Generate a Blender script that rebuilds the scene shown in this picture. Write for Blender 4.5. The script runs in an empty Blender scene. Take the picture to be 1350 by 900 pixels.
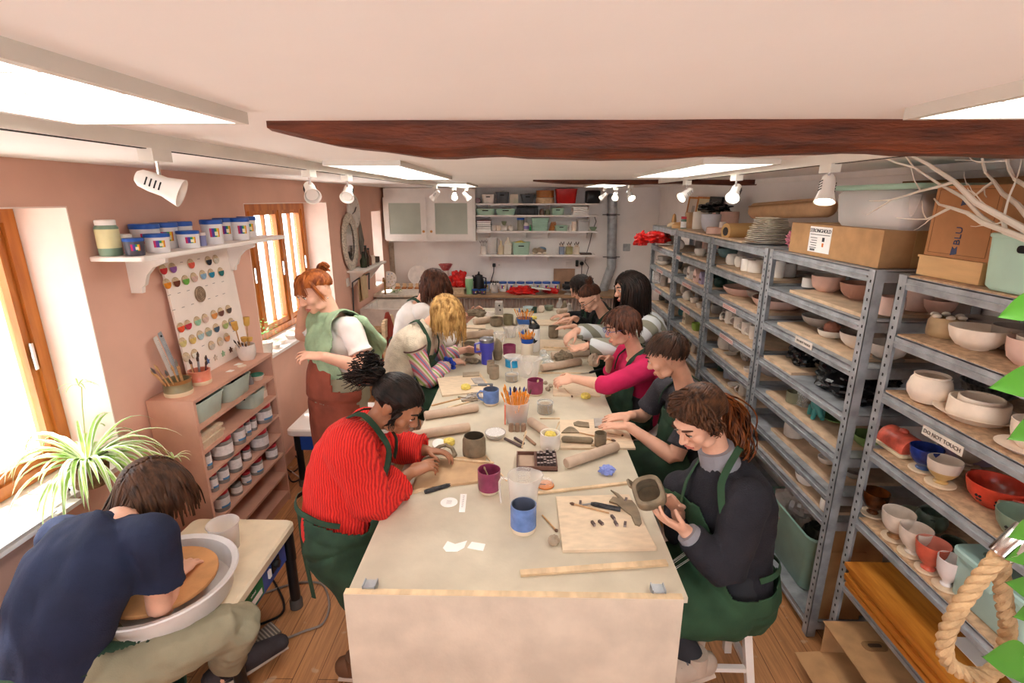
import bpy,math,random
import numpy as np
from mathutils import Vector,Matrix,noise
from mathutils.bvhtree import BVHTree
random.seed(7)
V=Vector
S=bpy.context.scene
COL=S.collection
PI=math.pi
# camera
F_PX,IMG_W=673.0,1350.0
PITCH=math.atan(188/F_PX)
YAW=math.atan(15/F_PX*math.cos(PITCH))
CAM_H=2.1
cd=bpy.data.cameras.new('camera')
cam=bpy.data.objects.new('camera',cd)
COL.objects.link(cam)
cd.sensor_fit='HORIZONTAL';cd.sensor_width=36.0;cd.lens=36.0*F_PX/IMG_W
cd.clip_start=0.05;cd.clip_end=200
cam.location=(0,0,CAM_H)
cam.rotation_euler=(PI/2-PITCH,0,YAW)
S.camera=cam
SP,CP=math.sin(PITCH),math.cos(PITCH)
SY,CY=math.sin(YAW),math.cos(YAW)
def ray(px,py):
 u=px-675;v=450-py
 Y=v*SP+F_PX*CP
 return V((u*CY-Y*SY,u*SY+Y*CY,v*CP-F_PX*SP))
O=V((0,0,CAM_H))
def pz(px,py,z):d=ray(px,py);return O+d*((z-CAM_H)/d.z)
def pY(px,py,y):d=ray(px,py);return O+d*(y/d.y)
def pX(px,py,x):d=ray(px,py);return O+d*(x/d.x)
def mpp(p):
 """metres that one pixel of the photograph spans at world point p"""
 q=V(p)-O
 y=-q.x*SY+q.y*CY
 return(y*CP-q.z*SP)/F_PX
 # colours, materials
def lin(h):
 h=h.lstrip('#')
 o=[]
 for i in(0,2,4):
  c=int(h[i:i+2],16)/255
  o.append(c/12.92 if c<=.04045 else((c+.055)/1.055)**2.4)
 return(*o,1)
_M={}
def M(name,col='#cccccc',rough=.6,metal=0.,var=.06,vs=9.,bump=0.,bs=90.,spec=.4,stretch=None,col2=None,lo=.35,hi=.65,trans=0,sheen=0,emit=0):
 """procedural Principled material: two tones of one colour mixed by noise, and a noise bump"""
 if name in _M:return _M[name]
 m=bpy.data.materials.new(name);m.use_nodes=True
 nt=m.node_tree;b=nt.nodes['Principled BSDF']
 c=lin(col)
 b.inputs['Roughness'].default_value=rough;b.inputs['Metallic'].default_value=metal
 b.inputs['Specular IOR Level'].default_value=spec
 if trans:b.inputs['Transmission Weight'].default_value=trans
 if sheen:b.inputs['Sheen Weight'].default_value=sheen
 if emit:
  b.inputs['Emission Color'].default_value=c;b.inputs['Emission Strength'].default_value=emit
 tc=nt.nodes.new('ShaderNodeTexCoord');mp=nt.nodes.new('ShaderNodeMapping')
 nt.links.new(tc.outputs['Object'],mp.inputs['Vector'])
 if stretch:mp.inputs['Scale'].default_value=stretch
 n=nt.nodes.new('ShaderNodeTexNoise');n.inputs['Scale'].default_value=vs;n.inputs['Detail'].default_value=5
 nt.links.new(mp.outputs[0],n.inputs['Vector'])
 r=nt.nodes.new('ShaderNodeValToRGB')
 r.color_ramp.elements[0].position=lo;r.color_ramp.elements[1].position=hi
 if col2:a,z=lin(col2),c
 else:
  a=tuple(max(0,x*(1-var*2))for x in c[:3])+(1,);z=tuple(min(1,x*(1+var))for x in c[:3])+(1,)
 r.color_ramp.elements[0].color=a;r.color_ramp.elements[1].color=z
 nt.links.new(n.outputs['Fac'],r.inputs['Fac']);nt.links.new(r.outputs['Color'],b.inputs['Base Color'])
 if bump:
  n2=nt.nodes.new('ShaderNodeTexNoise');n2.inputs['Scale'].default_value=bs;n2.inputs['Detail'].default_value=4
  nt.links.new(mp.outputs[0],n2.inputs['Vector'])
  bp=nt.nodes.new('ShaderNodeBump');bp.inputs['Strength'].default_value=bump;bp.inputs['Distance'].default_value=.01
  nt.links.new(n2.outputs['Fac'],bp.inputs['Height']);nt.links.new(bp.outputs['Normal'],b.inputs['Normal'])
 _M[name]=m
 return m
def emitter(name,col,s):
 if name in _M:return _M[name]
 m=bpy.data.materials.new(name);m.use_nodes=True;nt=m.node_tree;nt.nodes.clear()
 o=nt.nodes.new('ShaderNodeOutputMaterial');e=nt.nodes.new('ShaderNodeEmission')
 e.inputs['Color'].default_value=lin(col);e.inputs['Strength'].default_value=s
 nt.links.new(e.outputs[0],o.inputs[0]);_M[name]=m
 return m
def clear(name,col='#ffffff',opac=.2,rough=.1):
 """thin clear plastic or pane: mostly see-through with a soft body colour and a gloss"""
 if name in _M:return _M[name]
 m=bpy.data.materials.new(name);m.use_nodes=True;nt=m.node_tree
 b=nt.nodes['Principled BSDF'];o=nt.nodes['Material Output']
 b.inputs['Base Color'].default_value=lin(col);b.inputs['Roughness'].default_value=rough
 t=nt.nodes.new('ShaderNodeBsdfTransparent');mx=nt.nodes.new('ShaderNodeMixShader')
 lw=nt.nodes.new('ShaderNodeLayerWeight');lw.inputs['Blend'].default_value=.25
 ma=nt.nodes.new('ShaderNodeMath');ma.operation='MULTIPLY_ADD'
 nt.links.new(lw.outputs['Facing'],ma.inputs[0]);ma.inputs[1].default_value=.5;ma.inputs[2].default_value=opac
 ma.use_clamp=True
 nt.links.new(ma.outputs[0],mx.inputs[0]);nt.links.new(t.outputs[0],mx.inputs[1]);nt.links.new(b.outputs[0],mx.inputs[2])
 nt.links.new(mx.outputs[0],o.inputs[0]);_M[name]=m
 return m
def pattern(name,kind,cols,scale=30.,rough=.8,stretch=(1,1,1),bump=0.,rot=(0,0,0),coord='Object',pos=None):
 """stripes (wave), spots (voronoi) or planks over the given colours"""
 if name in _M:return _M[name]
 m=bpy.data.materials.new(name);m.use_nodes=True;nt=m.node_tree;b=nt.nodes['Principled BSDF']
 b.inputs['Roughness'].default_value=rough
 tc=nt.nodes.new('ShaderNodeTexCoord');mp=nt.nodes.new('ShaderNodeMapping');mp.inputs['Scale'].default_value=stretch
 mp.inputs['Rotation'].default_value=rot
 nt.links.new(tc.outputs[coord],mp.inputs['Vector'])
 if kind=='wave':
  t=nt.nodes.new('ShaderNodeTexWave');t.inputs['Scale'].default_value=scale;t.inputs['Distortion'].default_value=.6;t.inputs['Detail'].default_value=2
  t.wave_profile='SAW'if len(cols)>2 else'SIN'
  out=t.outputs['Fac']
 elif kind=='spots':
  t=nt.nodes.new('ShaderNodeTexVoronoi');t.inputs['Scale'].default_value=scale
  out=t.outputs['Distance']
 else:
  t=nt.nodes.new('ShaderNodeTexNoise');t.inputs['Scale'].default_value=scale;t.inputs['Detail'].default_value=6
  out=t.outputs['Fac']
 nt.links.new(mp.outputs[0],t.inputs['Vector'])
 r=nt.nodes.new('ShaderNodeValToRGB');el=r.color_ramp.elements
 n=len(cols)
 while len(el)<n:el.new(.5)
 for i,c in enumerate(cols):
  el[i].position=pos[i]if pos else i/max(1,n-1);el[i].color=lin(c)
 if kind=='wave'and n>2:r.color_ramp.interpolation='CONSTANT'
 nt.links.new(out,r.inputs['Fac']);nt.links.new(r.outputs['Color'],b.inputs['Base Color'])
 if bump:
  bp=nt.nodes.new('ShaderNodeBump');bp.inputs['Strength'].default_value=bump;bp.inputs['Distance'].default_value=.01
  nt.links.new(out,bp.inputs['Height']);nt.links.new(bp.outputs['Normal'],b.inputs['Normal'])
 _M[name]=m
 return m
 # mesh collecting
def frame(d,side=None):
 d=V(d).normalized()
 s=V(side)if side is not None else(V((0,0,1))if abs(d.z)<.9 else V((1,0,0))).cross(d)
 s=(s-d*s.dot(d))
 if s.length<1e-6:s=d.orthogonal()
 s.normalize()
 return d,s,d.cross(s)
def rotto(z):
 """rotation matrix that turns +Z onto z"""
 return V((0,0,1)).rotation_difference(V(z)).to_matrix()
class MB:
 def __init__(s):s.v=[];s.f=[];s.mi=[];s.m=0
 def add(s,vs,fs):
  n=len(s.v);s.v+=[V(p)for p in vs];s.f+=[[i+n for i in f]for f in fs];s.mi+=[s.m]*len(fs)
  return s
 def box(s,x0,x1,y0,y1,z0,z1,tr=None):
  vs=[V((x,y,z))for z in(z0,z1)for y in(y0,y1)for x in(x0,x1)]
  if tr is not None:vs=[tr@p for p in vs]
  return s.add(vs,[(0,2,3,1),(4,5,7,6),(0,1,5,4),(2,6,7,3),(0,4,6,2),(1,3,7,5)])
 def bev(s,x0,x1,y0,y1,z0,z1,r=.01,n=3,tr=None,taper=1.):
  """box with rounded upright edges (seen from above) and a small chamfer; taper scales the bottom"""
  r=min(r,(x1-x0)/2.01,(y1-y0)/2.01);ring=[]
  for cx,cy,a0 in((x1-r,y1-r,0),(x0+r,y1-r,90),(x0+r,y0+r,180),(x1-r,y0+r,270)):
   for k in range(n+1):
    a=math.radians(a0+90*k/n);ring.append((cx+r*math.cos(a),cy+r*math.sin(a)))
  mx,my=(x0+x1)/2,(y0+y1)/2;h=z1-z0;c=min(r*.4,h*.2)
  def rr(z,k):return[(mx+(x-mx)*k,my+(y-my)*k,z)for x,y in ring]
  w=max(x1-x0,y1-y0)/2;kk=1-c/w
  rows=[rr(z0,taper*kk),rr(z0+c,taper),rr(z1-c,1),rr(z1,kk)]
  return s.rings(rows,True,tr)
 def rings(s,rows,caps=True,tr=None,closed=True):
  m=len(rows[0]);vs=[V(p)for r in rows for p in r]
  if tr is not None:vs=[tr@p for p in vs]
  fs=[(i*m+j,i*m+(j+1)%m,(i+1)*m+(j+1)%m,(i+1)*m+j)for i in range(len(rows)-1)for j in range(m if closed else m-1)]
  if caps:fs+=[tuple(range(m))[::-1],tuple((len(rows)-1)*m+j for j in range(m))]
  return s.add(vs,fs)
 def bar(s,p0,p1,w,h=None,side=None):
  """square bar from p0 to p1, w along side and h across"""
  h=h or w;p0,p1=V(p0),V(p1);d,a,b=frame(p1-p0,side)
  rows=[[p+a*(x*w/2)+b*(y*h/2)for x,y in((-1,-1),(1,-1),(1,1),(-1,1))]for p in(p0,p1)]
  return s.rings(rows)
 def lathe(s,prof,seg=24,c=(0,0,0),R=None,wob=0.):
  c=V(c);rows=[];ph=random.random()*6
  for r,z in prof:
   row=[]
   for j in range(seg):
    a=2*PI*j/seg;k=1+wob*math.sin(3*a+ph+z*20)*.6+wob*math.sin(5*a+ph)
    p=V((max(r,1e-5)*k*math.cos(a),max(r,1e-5)*k*math.sin(a),z));row.append(c+(R@p if R is not None else p))
   rows.append(row)
  return s.rings(rows,True)
 def loft(s,pts,rad,side=None,seg=14,cap='round',sq=1.):
  """elliptic tube through pts; rad floats or (a along side, b across)"""
  pts=[V(p)for p in pts];n=len(pts)
  if not isinstance(rad,(list,tuple)):rad=[rad]*n
  rad=[r if isinstance(r,(list,tuple))else(r,r)for r in rad]
  tg=[(pts[min(i+1,n-1)]-pts[max(i-1,0)]).normalized()for i in range(n)]
  sd=side;fr=[]
  for i in range(n):
   d,a,b=frame(tg[i],sd);fr.append((d,a,b));sd=a if side is None else side
  def ring(p,f,a,b):
   o=[]
   for j in range(seg):
    t=2*PI*j/seg;x,y=math.cos(t),math.sin(t)
    if sq!=1:x=math.copysign(abs(x)**sq,x);y=math.copysign(abs(y)**sq,y)
    o.append(p+f[1]*(a*x)+f[2]*(b*y))
   return o
  rows=[]
  if cap=='round':
   for k in(80,55,28):
    t=math.radians(k);q=min(rad[0])
    rows.append(ring(pts[0]-fr[0][0]*q*math.sin(t),fr[0],rad[0][0]*math.cos(t),rad[0][1]*math.cos(t)))
  for i in range(n):rows.append(ring(pts[i],fr[i],*rad[i]))
  if cap=='round':
   for k in(28,55,80):
    t=math.radians(k);q=min(rad[-1])
    rows.append(ring(pts[-1]+fr[-1][0]*q*math.sin(t),fr[-1],rad[-1][0]*math.cos(t),rad[-1][1]*math.cos(t)))
  return s.rings(rows)
 def tube(s,pts,r,seg=6,cap='flat'):return s.loft(pts,r,None,seg,cap)
 def ell(s,c,r,R=None,seg=16,rows=10,keep=None):
  c=V(c);vs=[];fs=[]
  for i in range(rows+1):
   t=PI*(i+(1e-3 if i==0 else-1e-3 if i==rows else 0))/rows
   for j in range(seg):
    a=2*PI*j/seg;p=V((r[0]*math.sin(t)*math.cos(a),r[1]*math.sin(t)*math.sin(a),r[2]*math.cos(t)))
    vs.append(c+(R@p if R is not None else p))
  for i in range(rows):
   for j in range(seg):fs.append((i*seg+j,(i+1)*seg+j,(i+1)*seg+(j+1)%seg,i*seg+(j+1)%seg))
  fs+=[tuple(range(seg)),tuple(rows*seg+j for j in range(seg))[::-1]]
  return s.add(vs,fs)
 def prism(s,poly,z0,z1,tr=None):
  n=len(poly);vs=[V((x,y,z))for z in(z0,z1)for x,y in poly]
  if tr is not None:vs=[tr@p for p in vs]
  return s.add(vs,[tuple(range(n))[::-1],tuple(range(n,2*n))]+[(i,(i+1)%n,n+(i+1)%n,n+i)for i in range(n)])
 def strip(s,pts,nrm,w,t=.003):
  """flat ribbon of width w and thickness t along pts with face normals nrm"""
  rows=[];pts=[V(p)for p in pts];n=len(pts)
  for i,p in enumerate(pts):
   d=(pts[min(i+1,n-1)]-pts[max(i-1,0)]).normalized();nn=V(nrm[i]if isinstance(nrm,list)else nrm)
   a=d.cross(nn).normalized();b=a.cross(d).normalized()
   ww=w[i]if isinstance(w,list)else w
   rows.append([p+a*(x*ww/2)+b*(y*t/2)for x,y in((-1,-1),(1,-1),(1,1),(-1,1))])
  return s.rings(rows)
 def mesh(s,name,mats,off=(0,0,0),smooth=38):
  o=V(off);me=bpy.data.meshes.new(name)
  me.from_pydata([tuple(p-o)for p in s.v],[],s.f)
  for m in(mats if isinstance(mats,(list,tuple))else[mats]):me.materials.append(m)
  me.polygons.foreach_set('material_index',s.mi)
  me.validate();me.update()
  if smooth:
   me.shade_smooth();me.set_sharp_from_angle(angle=math.radians(smooth))
  return me
def fixn(me):
 import bmesh
 b=bmesh.new();b.from_mesh(me);bmesh.ops.recalc_face_normals(b,faces=b.faces);b.to_mesh(me);b.free()
def put(name,me,parent=None,loc=(0,0,0)):
 o=bpy.data.objects.new(name,me);COL.objects.link(o)
 if parent is not None:o.parent=parent
 else:o.location=loc
 return o
def tag(o,label=None,cat=None,group=None,kind=None):
 if label:o['label']=label
 if cat:o['category']=cat
 if group:o['group']=group
 if kind:o['kind']=kind
 return o
def T(name,label,cat,loc,group=None):
 """a thing's root: an Empty at its base"""
 o=bpy.data.objects.new(name,None);COL.objects.link(o);o.location=loc;o.empty_display_size=.05
 return tag(o,label,cat,group)
def org(o):
 """world origin of a part's frame (no rotations or scales are used while building)"""
 p=V((0,0,0))
 while o is not None:p+=o.location;o=o.parent
 return p
def part(name,mb,mat,parent,label=None,smooth=38,kind=None):
 me=mb.mesh(name,mat,org(parent),smooth);fixn(me)
 return tag(put(name,me,parent),label,kind=kind)
def one(name,mb,mat,label,cat,group=None,loc=None,smooth=38):
 """a thing that is one mesh, its origin at its base"""
 if loc is None:
  n=len(mb.v);loc=V((sum(p.x for p in mb.v)/n,sum(p.y for p in mb.v)/n,min(p.z for p in mb.v)))
 me=mb.mesh(name,mat,loc,smooth);fixn(me)
 return tag(put(name,me,None,loc),label,cat,group)
def struct(name,mb,mat,smooth=0,parent=None):
 me=mb.mesh(name,mat,(0,0,0),smooth);fixn(me)
 o=put(name,me,parent)
 return tag(o,kind='structure')if parent is None else o
def kids(o):return[c for c in bpy.data.objects if c.parent==o]
_kid={}
def dup(o,loc,rz=0.,label=None,group=None,parent=None):
 c=o.copy();COL.objects.link(c)
 if parent is None:
  c.location=loc;c.rotation_euler=(0,0,rz)
  if label:c['label']=label
  if group:c['group']=group
 else:c.parent=parent
 if o.name not in _kid:_kid[o.name]=kids(o)
 for k in _kid[o.name]:dup(k,None,parent=c)
 return c
def text(s,size,mat,parent,pos,right,up,name='lettering',depth=.0012,align='CENTER'):
 cu=bpy.data.curves.new('t','FONT');cu.body=s;cu.size=size;cu.align_x=align;cu.align_y='CENTER';cu.extrude=depth;cu.resolution_u=2
 t=bpy.data.objects.new('t',cu);COL.objects.link(t)
 me=bpy.data.meshes.new_from_object(t.evaluated_get(bpy.context.evaluated_depsgraph_get()))
 bpy.data.objects.remove(t);bpy.data.curves.remove(cu)
 r=V(right).normalized();n=r.cross(V(up)).normalized();u=n.cross(r)
 mt=Matrix((r,u,n)).transposed().to_4x4();mt.translation=V(pos)-org(parent)
 me.transform(mt);me.materials.clear();me.materials.append(mat)
 return put(name,me,parent)
 # shared materials
WHITE=M('white_paint','#efe8e2',.5,var=.02)
CEIL=M('ceiling_paint','#f5f1ee',.9,var=.015,vs=2,bump=.06,bs=25)
PINK=M('pink_paint','#dfb19d',.75,var=.035,vs=3,bump=.05,bs=30)
WALLW=M('white_wall_paint','#f2ece8',.8,var=.03,vs=3,bump=.07,bs=22)
PINE=M('varnished_pine','#c27a38',.35,var=.2,vs=3,stretch=(6,6,.7),col2='#9a5520')
PALEWOOD=M('pale_wood','#d9bd98',.6,var=.1,vs=8,stretch=(3,1,6))
PLY=M('plywood','#dcc5a8',.6,var=.05,vs=9,stretch=(2,5,2))
CHIP=M('chipboard','#bf9d7c',.8,var=.14,vs=45)
GALV=M('galvanised_steel','#a6aaae',.42,metal=.25,var=.14,vs=14,bump=.03)
CLAY=M('wet_clay','#85755f',.75,var=.14,vs=18,bump=.25,bs=70)
DRYCLAY=M('dry_clay','#a5937e',.85,var=.1,vs=18,bump=.2,bs=70)
BISQUE=M('bisque','#ecd9c6',.75,var=.05,vs=16,bump=.04)
RAW=M('greenware','#d9cdc1',.8,var=.07,vs=16,bump=.05)
GREYW=M('grey_ware','#aea59d',.8,var=.1,vs=16,bump=.05)
PINKW=M('pink_ware','#dcb6a6',.75,var=.06,vs=12,bump=.05)
WGLAZE=M('white_glaze','#e6ddd5',.25,var=.06,vs=14)
PINKPL=M('pale_pink_laminate','#d3a38d',.6,var=.05,vs=7)
BLACK=M('black_plastic','#1b1a1c',.4,var=.1)
MINT=M('mint_plastic','#a9c9b4',.4,var=.04)
SEAG=M('sea_green_plastic','#8db3a4',.42,var=.05)
CARD=M('cardboard','#b58a5f',.85,var=.08,vs=12)
KRAFT=M('kraft_paper','#b8906a',.75,var=.08,vs=10)
PAPER=M('white_paper','#f3efeb',.8,var=.02)
DGREEN=M('dark_green_cotton','#26402e',.85,var=.2,vs=10,bump=.15,bs=300)
CHROME=M('chrome','#d5d2d0',.15,metal=1,var=.03)
STEEL=M('steel_blade','#9a9a9c',.3,metal=.9,var=.06)
RED=M('red_plastic','#c5211f',.35,var=.08)
BLUEP=M('blue_plastic','#1f4fa8',.35,var=.05)
CLR=clear('clear_plastic','#f2f0f0',.18,.2)
CLR2=clear('clear_glass','#e8eceb',.14,.05)
YEL=M('yellow_sponge','#e6d06a',.95,var=.12,vs=60,bump=.6,bs=130)
PIN=M('rolling_pin_wood','#c3aa94',.65,var=.07,vs=6,stretch=(2,2,2))
BLACKSLOT=M('dark_slot','#161414',.8,var=0)
def spline(P,n=8,closed=False):
 q=[]
 for i in range(len(P)-1):
  a,b,c,d=P[max(i-1,0)],P[i],P[i+1],P[min(i+2,len(P)-1)]
  for k in range(n):t=k/n;q.append(.5*((2*b)+(c-a)*t+(2*a-5*b+4*c-d)*t*t+(3*b-a-3*c+d)*t**3))
 return q+[P[-1]]
 # the room
X0,X1,Y0,Y1,ZC=-1.93,1.9,-1.3,7.4,2.25
WT=.32
def plank_floor():
 m=bpy.data.materials.new('oak_boards');m.use_nodes=True;nt=m.node_tree;b=nt.nodes['Principled BSDF']
 tc=nt.nodes.new('ShaderNodeTexCoord');mp=nt.nodes.new('ShaderNodeMapping');mp.inputs['Rotation'].default_value=(0,0,PI/2)
 nt.links.new(tc.outputs['Object'],mp.inputs['Vector'])
 br=nt.nodes.new('ShaderNodeTexBrick');br.inputs['Scale'].default_value=1;br.inputs['Brick Width'].default_value=1.2;br.inputs['Row Height'].default_value=.115
 br.inputs['Mortar Size'].default_value=.0018;br.inputs['Color1'].default_value=lin('#bd8455');br.inputs['Color2'].default_value=lin('#cd9565');br.inputs['Mortar'].default_value=lin('#6d4526')
 nt.links.new(mp.outputs[0],br.inputs['Vector'])
 mp2=nt.nodes.new('ShaderNodeMapping');mp2.inputs['Scale'].default_value=(1.1,22,1);nt.links.new(mp.outputs[0],mp2.inputs['Vector'])
 n=nt.nodes.new('ShaderNodeTexNoise');n.inputs['Scale'].default_value=3;n.inputs['Detail'].default_value=8;n.inputs['Distortion'].default_value=1.2
 nt.links.new(mp2.outputs[0],n.inputs['Vector'])
 r=nt.nodes.new('ShaderNodeValToRGB');r.color_ramp.elements[0].position=.3;r.color_ramp.elements[1].position=.7
 r.color_ramp.elements[0].color=(.55,.5,.46,1);r.color_ramp.elements[1].color=(1.05,1.03,1,1)
 nt.links.new(n.outputs['Fac'],r.inputs['Fac'])
 mx=nt.nodes.new('ShaderNodeMixRGB');mx.blend_type='MULTIPLY';mx.inputs[0].default_value=.85
 nt.links.new(br.outputs['Color'],mx.inputs[1]);nt.links.new(r.outputs['Color'],mx.inputs[2])
 n3=nt.nodes.new('ShaderNodeTexNoise');n3.inputs['Scale'].default_value=11;n3.inputs['Detail'].default_value=2;nt.links.new(tc.outputs['Object'],n3.inputs['Vector'])
 r3=nt.nodes.new('ShaderNodeValToRGB');r3.color_ramp.elements[0].position=.68;r3.color_ramp.elements[1].position=.73
 r3.color_ramp.elements[0].color=(0,0,0,1);r3.color_ramp.elements[1].color=(.45,.45,.45,1)
 nt.links.new(n3.outputs['Fac'],r3.inputs['Fac'])
 m2=nt.nodes.new('ShaderNodeMixRGB');m2.inputs[2].default_value=lin('#c9b39c')
 nt.links.new(r3.outputs['Color'],m2.inputs[0]);nt.links.new(mx.outputs[0],m2.inputs[1]);nt.links.new(m2.outputs[0],b.inputs['Base Color'])
 b.inputs['Roughness'].default_value=.42
 return m
struct('floor',MB().box(X0-WT,X1+.2,Y0-.2,Y1+.2,-.12,0),plank_floor())
struct('ceiling',MB().box(X0-WT,X1+.2,Y0-.2,Y1+.2,ZC,ZC+.12),CEIL)
struct('wall_far',MB().box(X0-WT,X1+.2,Y1,Y1+.2,0,ZC),WALLW)
struct('wall_right',MB().box(X1,X1+.2,Y0,Y1,0,ZC),WALLW)
mb=MB();mb.box(X0-WT,X1+.2,Y0-.2,Y0,0,.9);mb.box(X0-WT,X1+.2,Y0-.2,Y0,2.1,ZC);mb.box(X0-WT,-.8,Y0-.2,Y0,.9,2.1);mb.box(.8,X1+.2,Y0-.2,Y0,.9,2.1)
struct('wall_near',mb,WALLW)
mb=MB();[mb.box(x-.03,x+.03,Y0-.13,Y0-.07,.9,2.1)for x in(-.77,0,.77)];mb.box(-.8,.8,Y0-.13,Y0-.07,.9,.97);mb.box(-.8,.8,Y0-.13,Y0-.07,2.03,2.1)
struct('window_4',mb,PINE)  # unseen window added behind the camera to give frontal fill light
OPEN=[(.75,2.19,.86,2.07),(3.6,5.14,.93,2.07),(6.62,7.06,.98,1.95)]
mb=MB();y=Y0
for a,b,z0,z1 in OPEN:
 mb.box(X0-WT,X0,y,a,0,ZC);mb.box(X0-WT,X0,a,b,0,z0);mb.box(X0-WT,X0,a,b,z1,ZC);y=b
mb.box(X0-WT,X0,y,Y1,0,ZC)
struct('wall_left',mb,PINK)
REVEAL=M('reveal_paint','#f0ddd2',.7,var=.02)
for i,(a,b,z0,z1)in enumerate(OPEN):
 mb=MB();t=.006
 mb.box(X0-WT,X0+.001,a,a+t,z0,z1);mb.box(X0-WT,X0+.001,b-t,b,z0,z1);mb.box(X0-WT,X0+.001,a,b,z1-t,z1)
 struct('trim_%d'%(i+1),mb,REVEAL)
mb=MB();mb.box(X0-WT,X0+.02,.76,2.184,.86,.885);mb.box(X0+.02,X0+.07,.9,1.86,.862,.88);struct('trim_4',mb,WHITE)
mb=MB();mb.box(X0-WT,X0+.03,3.607,5.133,.93,.955);struct('trim_5',mb,WHITE)
struct('trim_6',MB().box(X0-WT,X0+.01,6.627,7.053,.98,1.0),WHITE)
PANE=clear('window_glass','#ffffff',.03,.02)
def window(n,a,b,z0,z1,mull,bars,rail=False):
 xg=X0-.27;w=.055;e=T('window_%d'%n,None,None,(xg,(a+b)/2,z0));tag(e,kind='structure')
 f=MB();d0,d1=xg-.045,xg+.045
 f.box(d0,d1,a,b,z0,z0+w);f.box(d0,d1,a,b,z1-w,z1);f.box(d0,d1,a,a+w,z0+w,z1-w);f.box(d0,d1,b-w,b,z0+w,z1-w)
 for m in mull:f.box(d0,d1,m-w/2,m+w/2,z0+w,z1-w)
 part('window_frame',f,PINE,e,smooth=0)
 ed=[a+w]+[k for m in mull for k in(m-w/2,m+w/2)]+[b-w]
 for k in range(0,len(ed),2):
  p,q=ed[k],ed[k+1];c=MB();t=.035;c0,c1=xg-.022,xg+.03
  c.box(c0,c1,p,q,z0+w,z0+w+t+.015);c.box(c0,c1,p,q,z1-w-t,z1-w);c.box(c0,c1,p,p+t,z0+w+t+.015,z1-w-t);c.box(c0,c1,q-t,q,z0+w+t+.015,z1-w-t)
  for j in range(bars):ym=p+(q-p)*(j+1)/(bars+1);c.box(c0+.01,c1-.01,ym-.009,ym+.009,z0+w,z1-w)
  cs=part('casement',c,PINE,e,smooth=0)
  part('pane',MB().box(xg-.003,xg+.001,p+t,q-t,z0+w+t,z1-w-t),PANE,cs,smooth=0)
  h=MB();h.bar((c1+.012,q-t/2,z0+.48),(c1+.012,q-t/2,z0+.6),.012);h.bar((c1-.005,q-t/2,z0+.54),(c1+.015,q-t/2,z0+.54),.014)
  part('handle',h,CHROME,cs)
 return e
window(1,.76,2.18,.89,2.06,[1.5],1)
window(2,3.61,5.13,.96,2.06,[4.12,4.62],1)
window(3,6.63,7.05,1.0,1.94,[],0)
SKIRT=M('skirting_paint','#c79480',.6,var=.04)
struct('baseboard_left',MB().box(X0,X0+.018,Y0,Y1,0,.11),SKIRT)
struct('baseboard_far',MB().box(X0,X1,Y1-.018,Y1,0,.11),WHITE)
GROUND=M('pale_paving','#dcd9d4',.9,var=.05)
struct('ground_outside',MB().box(-16,X0-WT-.02,-9,16,-.4,-.3).box(X0-WT-.02,8,-9,Y0-.22,-.4,-.3),GROUND)
mb=MB();mb.box(-9.6,-9.2,-6,16,-.3,3.2);mb.m=1
for k in range(7):mb.box(-9.21,-9.17,-4+k*2.8,-2.9+k*2.8,.9,2.2)
one('house_front',mb,[M('pale_render','#cdc6bd',.9),M('dim_window_glass','#6c7680',.3)],'pale rendered house front across the lane outside the windows','building',smooth=0)
# beams
def beam(name,y,x0,x1,drop,dep,label,taper):
 wood=M('old_oak_beam','#74361a',.5,var=.3,vs=7,stretch=(1.2,8,8),col2='#3c180c',bump=.6,bs=24,lo=.3,hi=.72)
 mb=MB();rows=[];n=46
 for i in range(n+1):
  t=i/n;x=x0+(x1-x0)*t;k=min(1,.12+(x-x0)/taper)**.6
  wv=.012*noise.noise((x*2.3,y,0))+.006*noise.noise((x*9,y,3));d=drop*k+wv*k;e=.008*noise.noise((x*6,5,y))
  hd=dep/2
  rows.append([(x,y-hd+e,ZC+.01),(x,y-hd+e*.5,ZC-d*.75),(x,y-hd+.02,ZC-d),(x,y+hd-.02,ZC-d*.97),(x,y+hd,ZC-d*.7),(x,y+hd,ZC+.01)])
 mb.rings(rows)
 return one(name,mb,wood,label,'beam',smooth=25,loc=V(((x0+x1)/2,y,ZC-drop)))
beam('ceiling_beam',1.155,-.515,X1,.064,.13,'rough dark brown oak beam crossing the near ceiling',.35)
beam('ceiling_beam',4.45,.08,X1,.04,.14,'thin dark beam far back in the ceiling before the wall shelves',.5)
struct('trim_7',MB().box(X1-.02,X1,1.3,Y1,ZC-.035,ZC),WHITE)
# ceiling light panels
GLOW=emitter('light_diffuser','#fffaf2',10.0)
FRAME=M('light_frame','#d8d3ca',.45,var=.02)
LOUV=M('louvre','#f4efe4',.4,var=.02)
def panel(x0,x1,y0,y1,label):
 r=T('ceiling_light',label,'ceiling light',((x0+x1)/2,(y0+y1)/2,ZC),'louvred light panels')
 t,zb=.016,ZC-.02;f=MB()
 f.box(x0,x0+t,y0,y1,zb,ZC);f.box(x1-t,x1,y0,y1,zb,ZC);f.box(x0+t,x1-t,y0,y0+t,zb,ZC);f.box(x0+t,x1-t,y1-t,y1,zb,ZC)
 part('frame',f,FRAME,r,smooth=0)
 part('diffuser',MB().box(x0+t,x1-t,y0+t,y1-t,ZC-.006,ZC-.001),GLOW,r,smooth=0)
 l=MB();xm=(x0+x1)/2;l.box(xm-.003,xm+.003,y0+t,y1-t,zb+.004,ZC-.006)
 n=round((y1-y0)/.13)
 for k in range(1,n):y=y0+(y1-y0)*k/n;l.box(x0+t,x1-t,y-.003,y+.003,zb+.006,ZC-.006)
 part('louvre',l,LOUV,r,smooth=0)
panel(-.82,-.5,-.25,.99,'long louvred light panel at the near left of the ceiling, before the beam')
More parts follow.
